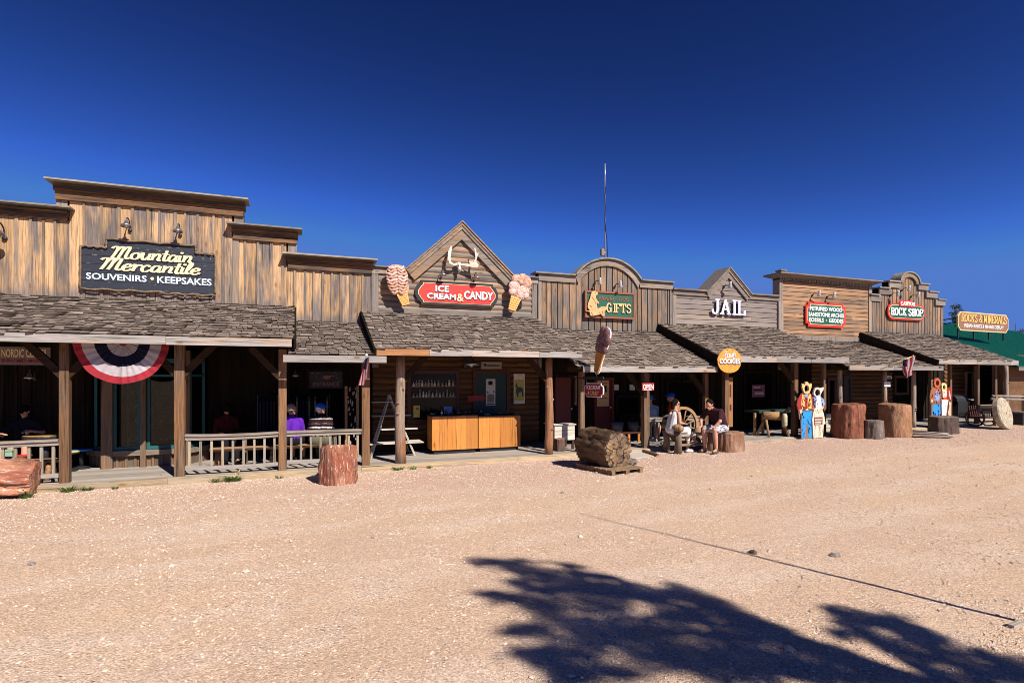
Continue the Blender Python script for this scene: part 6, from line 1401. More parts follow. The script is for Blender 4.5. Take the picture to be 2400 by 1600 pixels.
    if hat:
        m = nm(); 
        m.ball(hp_((0, -0.012, 0.065)), (0.095, 0.112, 0.085), 16, M=q)
        if hat[1] == 'cap':
            for k in (-1, 0, 1): cap_(m, hp_((0.035 * k, 0.07, 0.06)), hp_((0.03 * k, 0.165, 0.045)), 0.018, 0.012, 8)
        else:
            m.lathe([(0.09, -0.008), (0.155, -0.03), (0.16, -0.022), (0.09, 0.012)], hp_((0, 0, 0.04)), 18, M=q)
        baked(m, 'cap' if hat[1] == 'cap' else 'sun_hat', M[hat[0]], t, vox * 0.9)
    return t, nm
def seated(sh=0.47, lean=0.1, kn=0.44, spread=0.11, foot=0.06, arms=None, headf=0.0):
    P = dict(pelvis=(0, 0, sh + 0.10), chest=(0, lean * 0.7, sh + 0.42), neck=(0, lean, sh + 0.62), head=(0, lean + 0.02 + headf, sh + 0.76))
    for s in (-1, 1):
        P['sh%d' % s] = (0.185 * s, lean * 0.95, sh + 0.52); P['kn%d' % s] = (spread * s, kn, sh + 0.06); P['an%d' % s] = (spread * s * 1.05, kn + foot, 0.085)
        P['el%d' % s] = (0.235 * s, lean + 0.05, sh + 0.28); P['wr%d' % s] = (0.12 * s, lean + 0.26, sh + 0.20); P['hd%d' % s] = Vector((-0.3 * s, 1, -0.1))
    P.update(arms or {}); return P

# woman on the rustic bench ---------------------------------------------------
gW = Vector((8.98, -0.66, ground(9.5))); face_r = R(-90)   # +Y turned to +X
P = seated(0.50, lean=0.12, kn=0.44, arms={'el-1': (-0.24, 0.10, 0.80), 'wr-1': (-0.08, 0.30, 0.74), 'el1': (0.23, 0.12, 0.79), 'wr1': (0.06, 0.33, 0.75), 'kn1': (0.08, 0.44, 0.57), 'an1': (0.10, 0.42, 0.085), 'kn-1': (-0.06, 0.47, 0.62), 'an-1': (0.02, 0.72, 0.24)})
t_, nm_ = person('seated dark haired woman in sunglasses and white clothes before the wheel', gW, face_r - R(8), P, ('shoewhite', 'whitepants', 'shoewhite'), hair='hairdark', sleeves='none', legs='mid', vox=0.009, glasses=True, hairlong=True, scale=0.98, nod=0.1)
m = nm_(); cap_(m, (0.0, 0.36, 0.70), (0.02, 0.46, 0.72), 0.05, 0.04); baked(m, 'camera_bag', M['darkcloth'], t_, 0.009)
# man on the stump -------------------------------------------------------------
sp_ = QG(1706, 1063, ground(10.4)); 
gM = Vector((10.17, -1.12, ground(10.3)))
P = seated(0.50, lean=0.30, kn=0.46, spread=0.15, headf=0.06, arms={'chest': (0, 0.17, 0.92), 'neck': (0, 0.34, 1.07), 'head': (0, 0.45, 1.16), 'sh-1': (-0.20, 0.30, 1.01), 'sh1': (0.20, 0.30, 1.01), 'el-1': (-0.26, 0.42, 0.78), 'wr-1': (-0.17, 0.52, 0.64), 'el1': (0.27, 0.42, 0.78), 'wr1': (0.17, 0.54, 0.64), 'an1': (0.16, 0.40, 0.085), 'an-1': (-0.15, 0.40, 0.085)})
person('man in a maroon shirt and pale camouflage shorts sitting bent forward on a stump', gM, R(90) + R(14), P, ('maroonshirt', 'camo', 'shoebrown'), hair='hairdark', vox=0.009, nod=0.5, build=1.08, scale=1.04)
# couple on the porch bench, backs to the street ------------------------------------
def porchman(*a, **k): return person(*a, **k)
yy = 0.62; x = QX(680, yy); porchman('person in a purple top with short grey hair seated with back turned', (x, yy, floorz(x)), R(-20), seated(0.44, 0.10), ('shirt_purple', 'darkcloth', 'shoebrown'), hair='hairgray', look=-0.6, build=1.1, group='visitors on the porch bench')
yy = 0.62; x = QX(750, yy); porchman('person in a blue cap and black white striped jumper seated with back turned', (x, yy, floorz(x)), R(-12), seated(0.44, 0.08), ('knitblack', 'khaki', 'shoebrown'), hair='knitwhite', hat=('capblue', 'cap'), look=-1.0, sleeves='long', stripes=True, build=1.28, legs='long', group='visitors on the porch bench')
yy = 0.9; x = QX(1527, yy); porchman('person in a grey shirt and blue sun hat half hidden by the square post', (x, yy, floorz(x)), R(-10), seated(0.46, 0.08), ('grayshirt', 'darkcloth', 'shoebrown'), hat=('shawlhat', 'sun'), sleeves='short', build=1.15)
yy = 0.7; x = QX(1582, yy); porchman('person in an orange shirt and blue cap behind the wagon wheel', (x, yy, floorz(x)), R(60), seated(0.50, 0.10), ('orangeshirt', 'darkcloth', 'shoebrown'), hat=('capblue', 'cap'), sleeves='short', build=1.1)
yy = 1.75; x = QX(66, yy); porchman('person in a dark cap and dark shirt eating at the round table in shade', (x, yy, floorz(x)), R(180), seated(0.47, 0.16, arms={'el-1': (-0.32, 0.2, 0.80), 'wr-1': (-0.12, 0.36, 0.86), 'el1': (0.34, 0.2, 0.78), 'wr1': (0.34, 0.44, 0.82)}), ('darkcloth', 'hairdark', 'shoebrown'), hat=('hairdark', 'cap'), nod=0.35, build=1.1)
yy = 1.0; x = QX(-82, yy); porchman('person cut off by the left edge, only arm and lap showing', (x, yy, floorz(x)), R(-80), seated(0.44, 0.12, kn=0.5, arms={'el1': (0.23, 0.22, 0.72), 'wr1': (0.14, 0.44, 0.86), 'el-1': (-0.23, 0.22, 0.72), 'wr-1': (-0.14, 0.44, 0.84)}), ('knitwhite', 'grayshirt', 'shoebrown'), hair='hairgray', sleeves='short')
yy = 1.7; x = QX(528, yy); porchman('person in a dark red shirt and wide hat in deep shade, middle railing', (x, yy, floorz(x)), R(-160), seated(0.44, 0.10), ('shaderedcloth', 'darkcloth', 'shoebrown'), hat=('hairdark', 'sun'), sleeves='long', legs='long', nod=0.5)

# ================================================================ STONES AND STUMPS
def stone_log(label, c, axis, r, h, mat, endmat, seed, name='petrified_log', cat='petrified log', rough=0.12, squash=(1, 1), slope=(0, 0), twist=0.0, group=None, top_bulge=0.02):
    """a broken cylinder; axis starts at the base centre c"""
    axis = Vector(axis).normalized(); q = axis.to_track_quat('Z', 'Y').to_matrix(); c = Vector(c); t = thing(name, label, cat, tuple(c), group)
    n, k = 64, 26; rs = random.Random(seed); V = []
    def rad(a, z):
        v = Vector((math.cos(a) * 2.2, math.sin(a) * 2.2, seed * 3.7)); v2 = Vector((math.cos(a) * 9, math.sin(a) * 9, z * 1.5 + seed))
        v3 = Vector((math.cos(a) * 24, math.sin(a) * 24, z * 6 + seed))
        return r * (1 + rough * 0.7 * mnoise.noise(v) + rough * 0.75 * mnoise.noise(v2) + rough * 0.45 * mnoise.noise(v3))
    for i in range(k + 1):
        z = h * i / k; fl = 1.06 - 0.06 * i / k
        for j in range(n):
            a = 2 * math.pi * j / n; rr = rad(a + twist * z, z) * fl * (0.97 if i in (0, k) else 1)
            x, y = math.cos(a) * rr * squash[0], math.sin(a) * rr * squash[1]
            zz = z + (slope[0] * x + slope[1] * y) * (i / k) + (0.02 * mnoise.noise(Vector((x * 7, y * 7, seed))) if i == k else 0)
            V.append(c + q @ Vector((x, y, zz)))
    m = MB(); m.add(V, [(i * n + j, i * n + (j + 1) % n, (i + 1) * n + (j + 1) % n, (i + 1) * n + j) for i in range(k) for j in range(n)], 0.3)
    m.build('weathered_side', M[mat], t, smooth=True)
    for nm2, i0, sg in (('broken_top', k, 1), ('base_face', 0, -1)):
        m = MB(); rings = 7; ring0 = V[i0 * n:(i0 + 1) * n]; cc = sum(ring0, Vector()) / n; W = []
        for a in range(rings + 1):
            f = 1 - a / rings
            for j in range(n):
                p = cc.lerp(ring0[j], f); 
                if 0 < a: p = p + axis * sg * (top_bulge * (1 - f * f) + 0.03 * r * mnoise.noise((p - cc) * (6 / r * 0.4) + Vector((seed, 0, 0))) * 1.5)
                W.append(p)
        m.add(W, [(a * n + j, a * n + (j + 1) % n, (a + 1) * n + (j + 1) % n, (a + 1) * n + j) for a in range(rings) for j in range(n)], 0.7); m.build(nm2, M[endmat], t)
    return t
def on(u, v, dz=0.0): p = QG(u, v); p.z = ground(p.x) + dz; return p
p = on(789, 1136) + Vector((0.05, 0.30, -0.03)); stone_log('squat red and white petrified stump in front of the right railing', p, (0.02, 0, 1), 0.36, 0.72, 'pet_red', 'pet_red', 3, 'petrified_stump', 'petrified stump', 0.16, squash=(1.06, 0.9), slope=(-0.22, 0.0))
p = on(20, 1165); stone_log('red streaked petrified log lying at the left edge', (p.x - 0.95, p.y + 0.12, p.z + 0.30), (1, 0.10, -0.06), 0.36, 1.25, 'pet_redx', 'pet_red', 7, 'petrified_log', 'petrified log', 0.32, squash=(1, 0.95))
# the great brown log on its pallet
pc = Vector((6.42, -2.45, ground(6.4)))
ax = Vector((0.16, -0.96, -0.04)).normalized()
Bk = Vector((6.12, -1.45, ground(6.2) + 0.47)); stone_log('huge dark brown petrified log with pale crystal end lying on a pallet', tuple(Bk), tuple(ax), 0.385, 1.0, 'pet_brownl', 'pet_end', 5, 'petrified_log', 'petrified log', 0.24, squash=(1.0, 0.94))
t = thing('wood_pallet', 'grey wooden pallet under the huge brown petrified log', 'pallet', (Bk.x + .1, Bk.y - .7, ground(6.3)), None)
sd_ = Vector((ax.y * -1, ax.x, 0)); cpl = Vector((Bk.x, Bk.y, 0)) + Vector((ax.x, ax.y, 0)) * 0.70
for k in (-1, 0, 1):
    m = MB(); a = cpl + sd_ * 0.38 * k; z = ground(6.3) + 0.035; m.bar((a.x - ax.x * .6, a.y - ax.y * .6, z), (a.x + ax.x * .6, a.y + ax.y * .6, z), 0.09, 0.09); m.build('pallet_runner', M['rustic'], t)
for k in range(7):
    m = MB(); a = cpl + Vector((ax.x, ax.y, 0)) * (-0.52 + 0.175 * k); z = ground(6.3) + 0.092; m.bar((a.x - sd_.x * .44, a.y - sd_.y * .44, z), (a.x + sd_.x * .44, a.y + sd_.y * .44, z), 0.14, 0.024); m.build('pallet_board', M['rustic'], t)
def chunk(label, p, r, mat, seed, name='rock', sq=(1, 1, 0.6)):
    m = MB(); bmh = bmesh.new(); bmesh.ops.create_icosphere(bmh, subdivisions=3, radius=1)
    V = [Vector((v.co.x * sq[0], v.co.y * sq[1], v.co.z * sq[2])) * r * (1 + 0.35 * mnoise.noise(v.co * 1.7 + Vector((seed, 0, 0))) + 0.12 * mnoise.noise(v.co * 5)) + Vector(p) for v in bmh.verts]
    m.add(V, [[v.index for v in f.verts] for f in bmh.faces], 0.4); bmh.free(); o = m.build(name, M[mat], None, loc=tuple(p)); tag(o, label, 'rock'); return o
chunk('small pink rock on the pallet beside the crystal end', on(1477, 1094, 0.12), 0.15, 'pet_gray', 4)
p = on(1352, 1072); stone_log('narrow dark red stone block behind the left side of the huge log', (p.x - .1, p.y + 0.75, p.z - .02), (0, 0, 1), 0.13, 0.42, 'pet_dark', 'pet_red', 9, 'stone_block', 'stone block', 0.15)
p = on(1706, 1062); stone_log('brown barked petrified stump the bent man sits on', (gM.x + 0.30, gM.y + 0.10, gM.z - .03), (0, 0, 1), 0.40, 0.52, 'pet_orangeg', 'pet_orangeg', 12, 'petrified_stump', 'petrified stump', 0.12)
p = on(1995, 1029); stone_log('tall dark red petrified stump right of the first painted couple', (p.x + 0.36, p.y + 0.38, p.z - .03), (0.0, 0, 1), 0.43, 1.03, 'pet_orange', 'pet_orange', 21, 'petrified_stump', 'petrified stump', 0.13, slope=(-0.05, 0.0))
p = on(2050, 1029); stone_log('small grey petrified stump between two large reddish stumps', (p.x + 0.20, p.y + 0.18, p.z - .03), (0, 0, 1), 0.25, 0.56, 'pet_gray', 'pet_gray', 22, 'petrified_stump', 'petrified stump', 0.08)
p = on(2102, 1026); stone_log('large orange tan petrified stump left of the second painted couple', (p.x + 0.42, p.y + 0.34, p.z - .03), (-0.02, 0, 1), 0.41, 1.0, 'pet_tan', 'pet_tan', 23, 'petrified_stump', 'petrified stump', 0.08, slope=(-0.03, 0))
p = on(2222, 1020); stone_log('low dark brown petrified block before the second painted couple', (p.x + 0.48, p.y + 0.42, p.z - .03), (0, 0, 1), 0.42, 0.56, 'pet_dark', 'pet_gray', 24, 'petrified_stump', 'petrified stump', 0.10, squash=(1.05, 0.8))
# round stone leaning at the right edge
p = on(2372, 1006); t = thing('millstone', 'tall round tan stone disc leaning near the right edge', 'stone disc', (p.x, p.y, p.z)); rr = 0.53
m = MB(); dn_ = Vector((0.16, -0.96, 0.20)).normalized(); q = dn_.to_track_quat('Z', 'Y').to_matrix(); m.lathe([(rr * .96, -0.13), (rr, -0.10), (rr * 1.01, 0.02), (rr * .97, 0.05), (0.02, 0.06)], Vector((p.x - 0.05, p.y + 0.2, p.z + rr * 0.98)), 40, M=q); m.build('stone_disc', M['millstone'], t, smooth=False)
m = MB(); m.lathe([(0.03, 0.061), (0.03, 0.075)], Vector((p.x - 0.05, p.y + 0.2, p.z + rr * 0.98)), 10, M=q); m.build('centre_pin', M['rust'], t)

# ================================================================ FURNITURE
def bench(label, x0, x1, y, zt, d=0.3, mat='benchwood', legs=(), name='log_bench', th=0.07):
    t = thing(name, label, 'bench', ((x0 + x1) / 2, y, floorz(x0))); m = MB(); z = zt
    n = 7; prof = [(math.cos(a) * d / 2, -math.sin(a) * th) for a in np.linspace(0, math.pi, n)]
    V = [(x0, y + a, z + b) for a, b in prof] + [(x1, y + a, z + b) for a, b in prof]; m.add(V, [list(range(n)), list(range(2 * n - 1, n - 1, -1))] + [(i, i + n, (i + 1) % n + n, (i + 1) % n) for i in range(n)]); m.build('seat', M[mat], t)
    for lx in legs:
        for s in (-1, 1): m = MB(); m.tube([(lx, y + s * d * .2, z - th * .6), (lx + 0.02 * s, y + s * d * .42, floorz(lx))], [0.045, 0.055], 8); m.build('leg', M[mat], t, smooth=True)
yb_ = 0.62; bench('half log bench under the visitors behind the middle railings', QX(493, yb_), QX(775, yb_), yb_, 0.475, 0.36, legs=(QX(512, yb_), QX(640, yb_), QX(760, yb_)))
yb_ = 0.5; bench('varnished half log bench behind the left railing', QX(-30, yb_), QX(147, yb_), yb_, 0.42, 0.3, legs=(QX(10, yb_), QX(119, yb_)))
# second low picnic plank and a long table in the shade
t = thing('picnic_table', 'low plank table in the shade behind the half log bench', 'table', (QX(620, 1.15), 1.15, 0.04)); m = MB(); m.box(QX(560, 1.15), QX(800, 1.15), 0.98, 1.32, 0.66, 0.71); m.build('tabletop', M['bayboard_h'], t)
for u in (575, 785):
    m = MB(); x = QX(u, 1.15); m.bar((x, 0.9, 0.05), (x, 1.12, 0.66), 0.07, 0.07); m.build('leg', M['bayboard'], t); m = MB(); m.bar((x, 1.4, 0.05), (x, 1.18, 0.66), 0.07, 0.07); m.build('leg', M['bayboard'], t)
for u, c_ in ((20, 'whitepaint'),): pass
def pedestal(label, u, vb, y, zt, r, topmat, name, cat, rim='iron', thick=0.03, sides=16):
    x = QX(u, y); z0 = floorz(x); t = thing(name, label, cat, (x, y, z0)); m = MB(); m.lathe([(r, zt - thick), (r * 1.02, zt - thick / 2), (r, zt)], (x, y, 0), 24); m.build('rim', M[rim], t)
    m = MB(); m.lathe([(r * .97, zt), (r * .97, zt + 0.006), (0.01, zt + 0.007)], (x, y, 0), 24); m.build('top', M[topmat], t)
    m = MB(); m.tube([(x, y, z0 + 0.04), (x, y, zt - thick)], 0.045 if r < 0.25 else 0.06, sides); m.build('pedestal', M['iron'], t, smooth=True)
    m = MB(); m.lathe([(r * .85, z0), (r * .85, z0 + 0.035), (r * .3, z0 + 0.06)], (x, y, 0), 24); m.build('base', M['iron'], t); return t, x
T_, tx = pedestal('round yellow topped pedestal table in the left porch corner', 106, 0, 1.40, 0.80, 0.36, 'tabletop', 'round_table', 'table', thick=0.05)
pedestal('round stool with shiny blue seat beside the bay window', 191, 0, 1.75, 0.45, 0.19, 'blueseat', 'pedestal_stool', 'stool', rim='blueseat'); pedestal('round stool with yellow seat behind the first square post', 163, 0, 1.45, 0.43, 0.17, 'yellow', 'pedestal_stool', 'stool')
pedestal('round stool with red seat in front of the round table', 50, 0, 1.0, 0.45, 0.17, 'red', 'pedestal_stool', 'stool')
m = MB(); m.lathe([(0.028, 0.81), (0.038, 0.91)], (QX(64, 1.45), 1.45, 0), 10); tag(m.build('paper_cup', M['bone'], None, loc=(QX(64, 1.45), 1.45, 0.81)), 'small pale cup on the round yellow table', 'cup')
t = thing('cooler_box', 'grey green box on the bench behind the left railing', 'cooler', (QX(22, .5), .5, .42)); m = MB(); m.box(QX(12, .5), QX(34, .5), .40, .60, 0.425, 0.60); m.build('box', M['coolergreen'], t, bevel=0.02); m = MB(); m.box(QX(12, .5) - .01, QX(34, .5) + .01, .39, .61, 0.602, 0.63); m.build('lid', M['coolergreen'], t, bevel=0.01)
# A frame ladder shelf
yl = 1.15; xa = QX(867, yl); xb = QX(970, yl); xk_ = QX(914, yl); zk_ = QZ(914, 926, yl); t = thing('ladder_shelf', 'white a-frame ladder shelf left of the orange counters', 'shelf', (xk_, yl, floorz(xk_))); zf_ = floorz(xk_)
for s, (x0_, y0_) in enumerate(((xa, yl - .15), (xb, yl - .15), (xa + .05, yl + .45), (xb - .05, yl + .45))): m = MB(); m.bar((x0_, y0_, zf_), (xk_, yl + .1, zk_), 0.07, 0.03); m.build('leg', M['whitewash'], t)
for v, u0, u1, dd in ((941, 872, 920, .08), (973, 872, 962, .12), (1005, 888, 977, .18), (1038, 862, 990, .3)):
    z = QZ(920, v, yl - dd / 2); m = MB(); m.box(QX(u0, yl), QX(u1, yl), yl - dd * .6, yl + .1 + dd, z - 0.02, z); m.build('shelf_board', M['whitewash'], t)
# orange counters
yc = 1.0
for u0, u1, lab in ((1013, 1120, 'left orange varnished plywood counter with glass tableware on top'), (1122, 1220, 'right orange varnished plywood counter shaded by the log post')):
    x0_, x1_ = QX(u0, yc), QX(u1, yc); z0_, z1_ = floorz(x0_) + 0.10, QZ((u0 + u1) / 2, 975, yc); t = thing('counter', lab, 'counter', ((x0_ + x1_) / 2, yc, floorz(x0_)), 'orange counters on the ice cream porch')
    m = MB(); n = 4; 
    for i in range(n): a = x0_ + (x1_ - x0_) * i / n; m.box(a, a + (x1_ - x0_) / n - 0.004, yc, yc + 0.03, z0_, z1_)
    m.box(x0_, x0_ + .02, yc + .032, yc + 0.55, z0_, z1_); m.box(x1_ - .02, x1_, yc + .032, yc + 0.55, z0_, z1_); m.build('front_panel', M['orange'], t)
    m = MB(); m.box(x0_ + .01, x1_ - .01, yc + .01, yc + .58, z1_ + .001, z1_ + .02); m.build('worktop', M['black'], t); m = MB(); m.box(x0_ + .05, x1_ - .05, yc + .05, yc + .5, floorz(x0_) + 0.001, z0_ - .002); m.build('gap_shade_block', M['black'], t)  # black block under the counter stands in for shade in the open gap
    rs = random.Random(int(u0)); xx = x0_ + 0.1
    k = 0
    while xx < x1_ - 0.1:
        kind = rs.choice((0, 1, 2)); m = MB(); c_ = (xx, yc + rs.uniform(.15, .4), z1_ + .021)
        if kind == 0: m.lathe([(0.03, 0), (0.045, .03), (0.035, .07), (0.012, .11), (0.018, .13)], c_, 12)
        elif kind == 1: m.lathe([(0.04, 0), (0.07, .03), (0.075, .045), (0.06, .03)], c_, 12)
        else: m.lathe([(0.025, 0), (0.03, .08), (0.01, .1), (0.012, .15)], c_, 10)
        o = m.build('glass_jar' if kind != 1 else 'glass_bowl', M[rs.choice(('darkglass', 'darkglass', 'galv'))], None, smooth=True, loc=c_); k += 1
        ords = ['first', 'second', 'third', 'fourth', 'fifth', 'sixth', 'seventh', 'eighth', 'ninth', 'tenth', 'eleventh', 'twelfth']; tag(o, {0: 'squat jar', 1: 'open bowl', 2: 'slim bottle'}[kind] + ', ' + ords[k - 1] + ' piece from the left on the ' + ('left' if u0 < 1100 else 'right') + ' orange counter', 'tableware', 'tableware on the orange counters'); xx += rs.uniform(.13, .2)
# whitewashed crate behind the log post
yf = 0.55; x0_, x1_ = QX(1300, yf), QX(1347, yf); t = thing('display_box', 'whitewashed board box on dark legs behind the right log post', 'box', ((x0_ + x1_) / 2, yf, 0.06)); zt_, zb_ = QZ(1325, 996, yf), QZ(1325, 1031, yf)
m = MB(); n = 3
for i in range(n): m.box(x0_, x1_, yf, yf + .03, zb_ + (zt_ - zb_) * i / n, zb_ + (zt_ - zb_) * (i + 1) / n - 0.004)
m.box(x1_ - .02, x1_, yf + .031, yf + .6, zb_, zt_); m.box(x0_, x0_ + .02, yf + .031, yf + .6, zb_, zt_); m.build('board_sides', M['whitewash'], t); m = MB()
for i in range(5): m.box(x0_ - .03, x1_ + .03, yf - .03 + i * .135, yf + .09 + i * .135, zt_, zt_ + .03)
m.build('slatted_top', M['whitewash'], t)
for a, b_ in ((x0_ + .03, yf + .05), (x1_ - .03, yf + .05), (x0_ + .03, yf + .5), (x1_ - .03, yf + .5)): m = MB(); m.box(a - .03, a + .03, b_ - .03, b_ + .03, floorz(a), zb_); m.build('leg', M['framered'], t)
# rustic bench with the wheel
gb = ground(9.4); t = thing('rustic_bench', 'driftwood bench with log arm under the seated woman', 'bench', (9.4, -0.5, gb)); ya, yb2 = -0.95, -0.35
m = MB(); 
for k in range(3): m.box(9.02, 10.0, -0.92 + k * .19, -0.75 + k * .19, gb + 0.43, gb + 0.475)
m.build('seat', M['rail'], t)
for x_, w_ in ((9.0, 0.10), (10.02, 0.09)):
    for y_ in (-0.9, -0.42): m = MB(); m.tube([(x_, y_, gb - .02), (x_ + .02, y_, gb + .3), (x_ - .01, y_, gb + .56)], [w_ * 1.1, w_ * .8, w_], 10); m.build('leg', M['rustic'], t, smooth=True)
m = MB(); m.tube([(8.98, -0.32, gb + .64), (9.0, -0.7, gb + .66), (8.96, -1.08, gb + .64)], [0.07, 0.095, 0.085], 12); m.build('log_arm', M['rustic'], t, smooth=True)
m = MB(); m.tube([(9.0, -0.88, gb + .2), (10.0, -0.88, gb + .2)], 0.035, 8); m.build('stretcher', M['rustic'], t)
wy = -0.30; cw = Q(1600, 996, wy); Rw = 0.50; tb = bpy.data.objects['rustic_bench']; 
m = MB(); na = 36
for i in range(na):
    a, b_ = 2 * math.pi * i / na, 2 * math.pi * (i + 1) / na; p4 = [(cw.x + math.cos(q_) * r_, cw.z + math.sin(q_) * r_) for q_, r_ in ((a, Rw), (b_, Rw), (b_, Rw - .075), (a, Rw - .075))]; m.prism(p4, wy - .035, wy + .035, rnd=0.2)
t = m.build('wagon_wheel_back', M['wheelwood'], tb); m = MB(); m.lathe([(0.055, -.08), (0.08, -.05), (0.08, .05), (0.055, .08)], (cw.x, wy, cw.z), 14, M=Matrix.Rotation(R(90), 3, 'X')); m.build('hub', M['wheelwood'], t)
for i in range(12): a = 2 * math.pi * (i + .5) / 12; m = MB(); m.tube([(cw.x + math.cos(a) * .07, wy, cw.z + math.sin(a) * .07), (cw.x + math.cos(a) * (Rw - .07), wy, cw.z + math.sin(a) * (Rw - .07))], [0.022, 0.017], 8); m.build('spoke', M['wheelwood'], t, smooth=True)
# log sawhorse animal and dark table
yh = 0.25; hx_ = QX(1815, yh); z0_ = floorz(hx_); t = thing('log_horse', 'rustic log horse on four splayed legs before the jail porch', 'log horse', (hx_, yh, z0_))
m = MB(); m.tube([(hx_ - .30, yh + .15, z0_ + .62), (hx_ + .30, yh - .12, z0_ + .60)], [0.12, 0.13], 14); m.build('log_body', M['wheelwood'], t, smooth=True)
for dx, dy, sx_, sy_ in ((-.22, .12, -.16, .2), (-.22, .12, -.1, -.22), (.22, -.08, .02, -.24), (.22, -.08, .26, .12)): m = MB(); m.tube([(hx_ + dx, yh + dy, z0_ + .56), (hx_ + dx + sx_, yh + dy + sy_, z0_)], [0.04, 0.035], 8); m.build('leg', M['wheelwood'], t, smooth=True)
m = MB(); m.tube([(hx_ + .25, yh - .12, z0_ + .66), (hx_ + .40, yh - .2, z0_ + .86)], [0.06, 0.05], 8); m.build('head_stub', M['rustic'], t)
m = MB(); m.box(QX(1762, .9), QX(1838, .9), .6, 1.2, QZ(1800, 965, .9), QZ(1800, 959, .9)); o = thing('bench_table', 'dark topped table behind the log horse', 'table', (QX(1800, .9), .9, z0_)); m.build('tabletop', M['greendk'], o)
for u in (1766, 1785, 1832): x = QX(u, .7); m = MB(); m.box(x - .03, x + .03, .62, .68, floorz(x), QZ(1800, 965, .9)); m.build('leg', M['wheelwood'], o)
m = MB(); xx = QX(1839, -0.05); m.tube([(xx, -.05, z0_ + .30), (xx, -.05, z0_ + .36), (xx, -.05, z0_ + .64), (xx, -.05, z0_ + .70)], [.05, .075, .075, .05], 10); tag(m.build('bedroll', M['bedroll'], None, smooth=True, loc=(xx, -.05, z0_ + .3)), 'pale rolled bag hanging beside the log horse', 'bag')
# stepping stones of concrete and the iron bar
m = MB(); pts = [QG(1447, 1078), QG(1540, 1068), QG(1487, 1048), QG(1400, 1048)]; g0 = ground(8)
P4 = [Vector((q_.x, q_.y, g0 + 0.012)) for q_ in pts]; m.add(P4 + [q_ - Vector((0, 0, .08)) for q_ in P4], [(0, 1, 2, 3), (0, 4, 5, 1), (1, 5, 6, 2), (2, 6, 7, 3), (3, 7, 4, 0)]); tag(m.build('concrete_pad', M['concrete']), kind='structure')
m = MB(); a, b_ = QG(1487, 1052), QG(1543, 1070); m.bar((a.x, a.y, g0 + .05), (b_.x, b_.y, g0 + .05), 0.05, 0.05); tag(m.build('iron_bar', M['rust'], None, loc=(a.x, a.y, g0)), 'rusty iron bar lying beside the concrete pad', 'bar')
t = thing('loading_ramp', 'low grey plank ramp beside the low dark petrified block', 'ramp', (QX(2180, -0.6), -0.7, ground(17)))
for i in range(3): m = MB(); a = QG(2134 + i * 3, 1012 + i * 6); b_ = QG(2216 + i * 8, 1020 + i * 3.5); m.bar((a.x, a.y, ground(a.x) + .05), (b_.x, b_.y, ground(b_.x) + .05), 0.26, 0.035); m.build('ramp_plank', M['rail'], t)
# grill / dark cart and wagon chair on the far right porch
yg = 0.2; xg0, xg1 = QX(2246, yg), QX(2277, yg); t = thing('barrel_grill', 'black cabinet grill with pale side flap on the right hand porch', 'grill', ((xg0 + xg1) / 2, yg, .3)); z0_ = floorz(xg0)
m = MB(); m.box(xg0, xg1 - .1, yg, yg + .5, z0_ + .25, z0_ + .78); m.build('cabinet', M['iron'], t); m = MB(); m.tube([(xg0, yg + .25, z0_ + .8), (xg1 - .1, yg + .25, z0_ + .8)], .22, 14); m.build('lid', M['black'], t); m = MB(); m.box(xg1 - .09, xg1 + .22, yg - .02, yg + .4, z0_ + .83, z0_ + .86); m.build('side_flap', M['galv'], t)
for a in (xg0 + .04, xg1 - .14): m = MB(); m.box(a - .02, a + .02, yg + .02, yg + .06, z0_, z0_ + .25); m.build('leg', M['iron'], t)
yq = -0.45; xq = QX(2308, yq); gq = ground(xq); t = thing('rustic_chair', 'dark wheel sided chair near the small white railing', 'chair', (xq, yq, gq))
m = MB(); m.box(xq - .3, xq + .3, yq - .1, yq + .3, gq + .30, gq + .35); m.build('seat', M['framered'], t)
for s in (-1, 1):
    m = MB(); n = 20; 
    for i in range(n): a, b_ = 2 * math.pi * i / n, 2 * math.pi * (i + 1) / n; m.bar((xq + s * .36, yq + .1 + .28 * math.cos(a), gq + .30 + .28 * math.sin(a)), (xq + s * .36, yq + .1 + .28 * math.cos(b_), gq + .30 + .28 * math.sin(b_)), .04, .04)
    m.build('wheel_side', M['framered'], t)
m = MB(); 
for i in range(5): m.bar((xq - .24 + i * .12, yq + .3, gq + .35), (xq - .24 + i * .12, yq + .36, gq + .72), .05, .02)
m.build('backrest', M['framered'], t)
yq = -0.55; x0_, x1_ = QX(2386, yq), QX(2440, yq); g_ = ground(x0_); t = thing('log_bench', 'pale flat bench cut by the right edge of the photo', 'bench', (x0_, yq, g_)); m = MB(); m.box(x0_, x1_, yq - .2, yq + .2, g_ + .40, g_ + .47); m.build('seat', M['rail'], t); m = MB(); m.box(x0_ - .05, x0_ + .2, yq - .16, yq + .16, g_ - .02, g_ + .40); m.build('leg', M['black'], t)
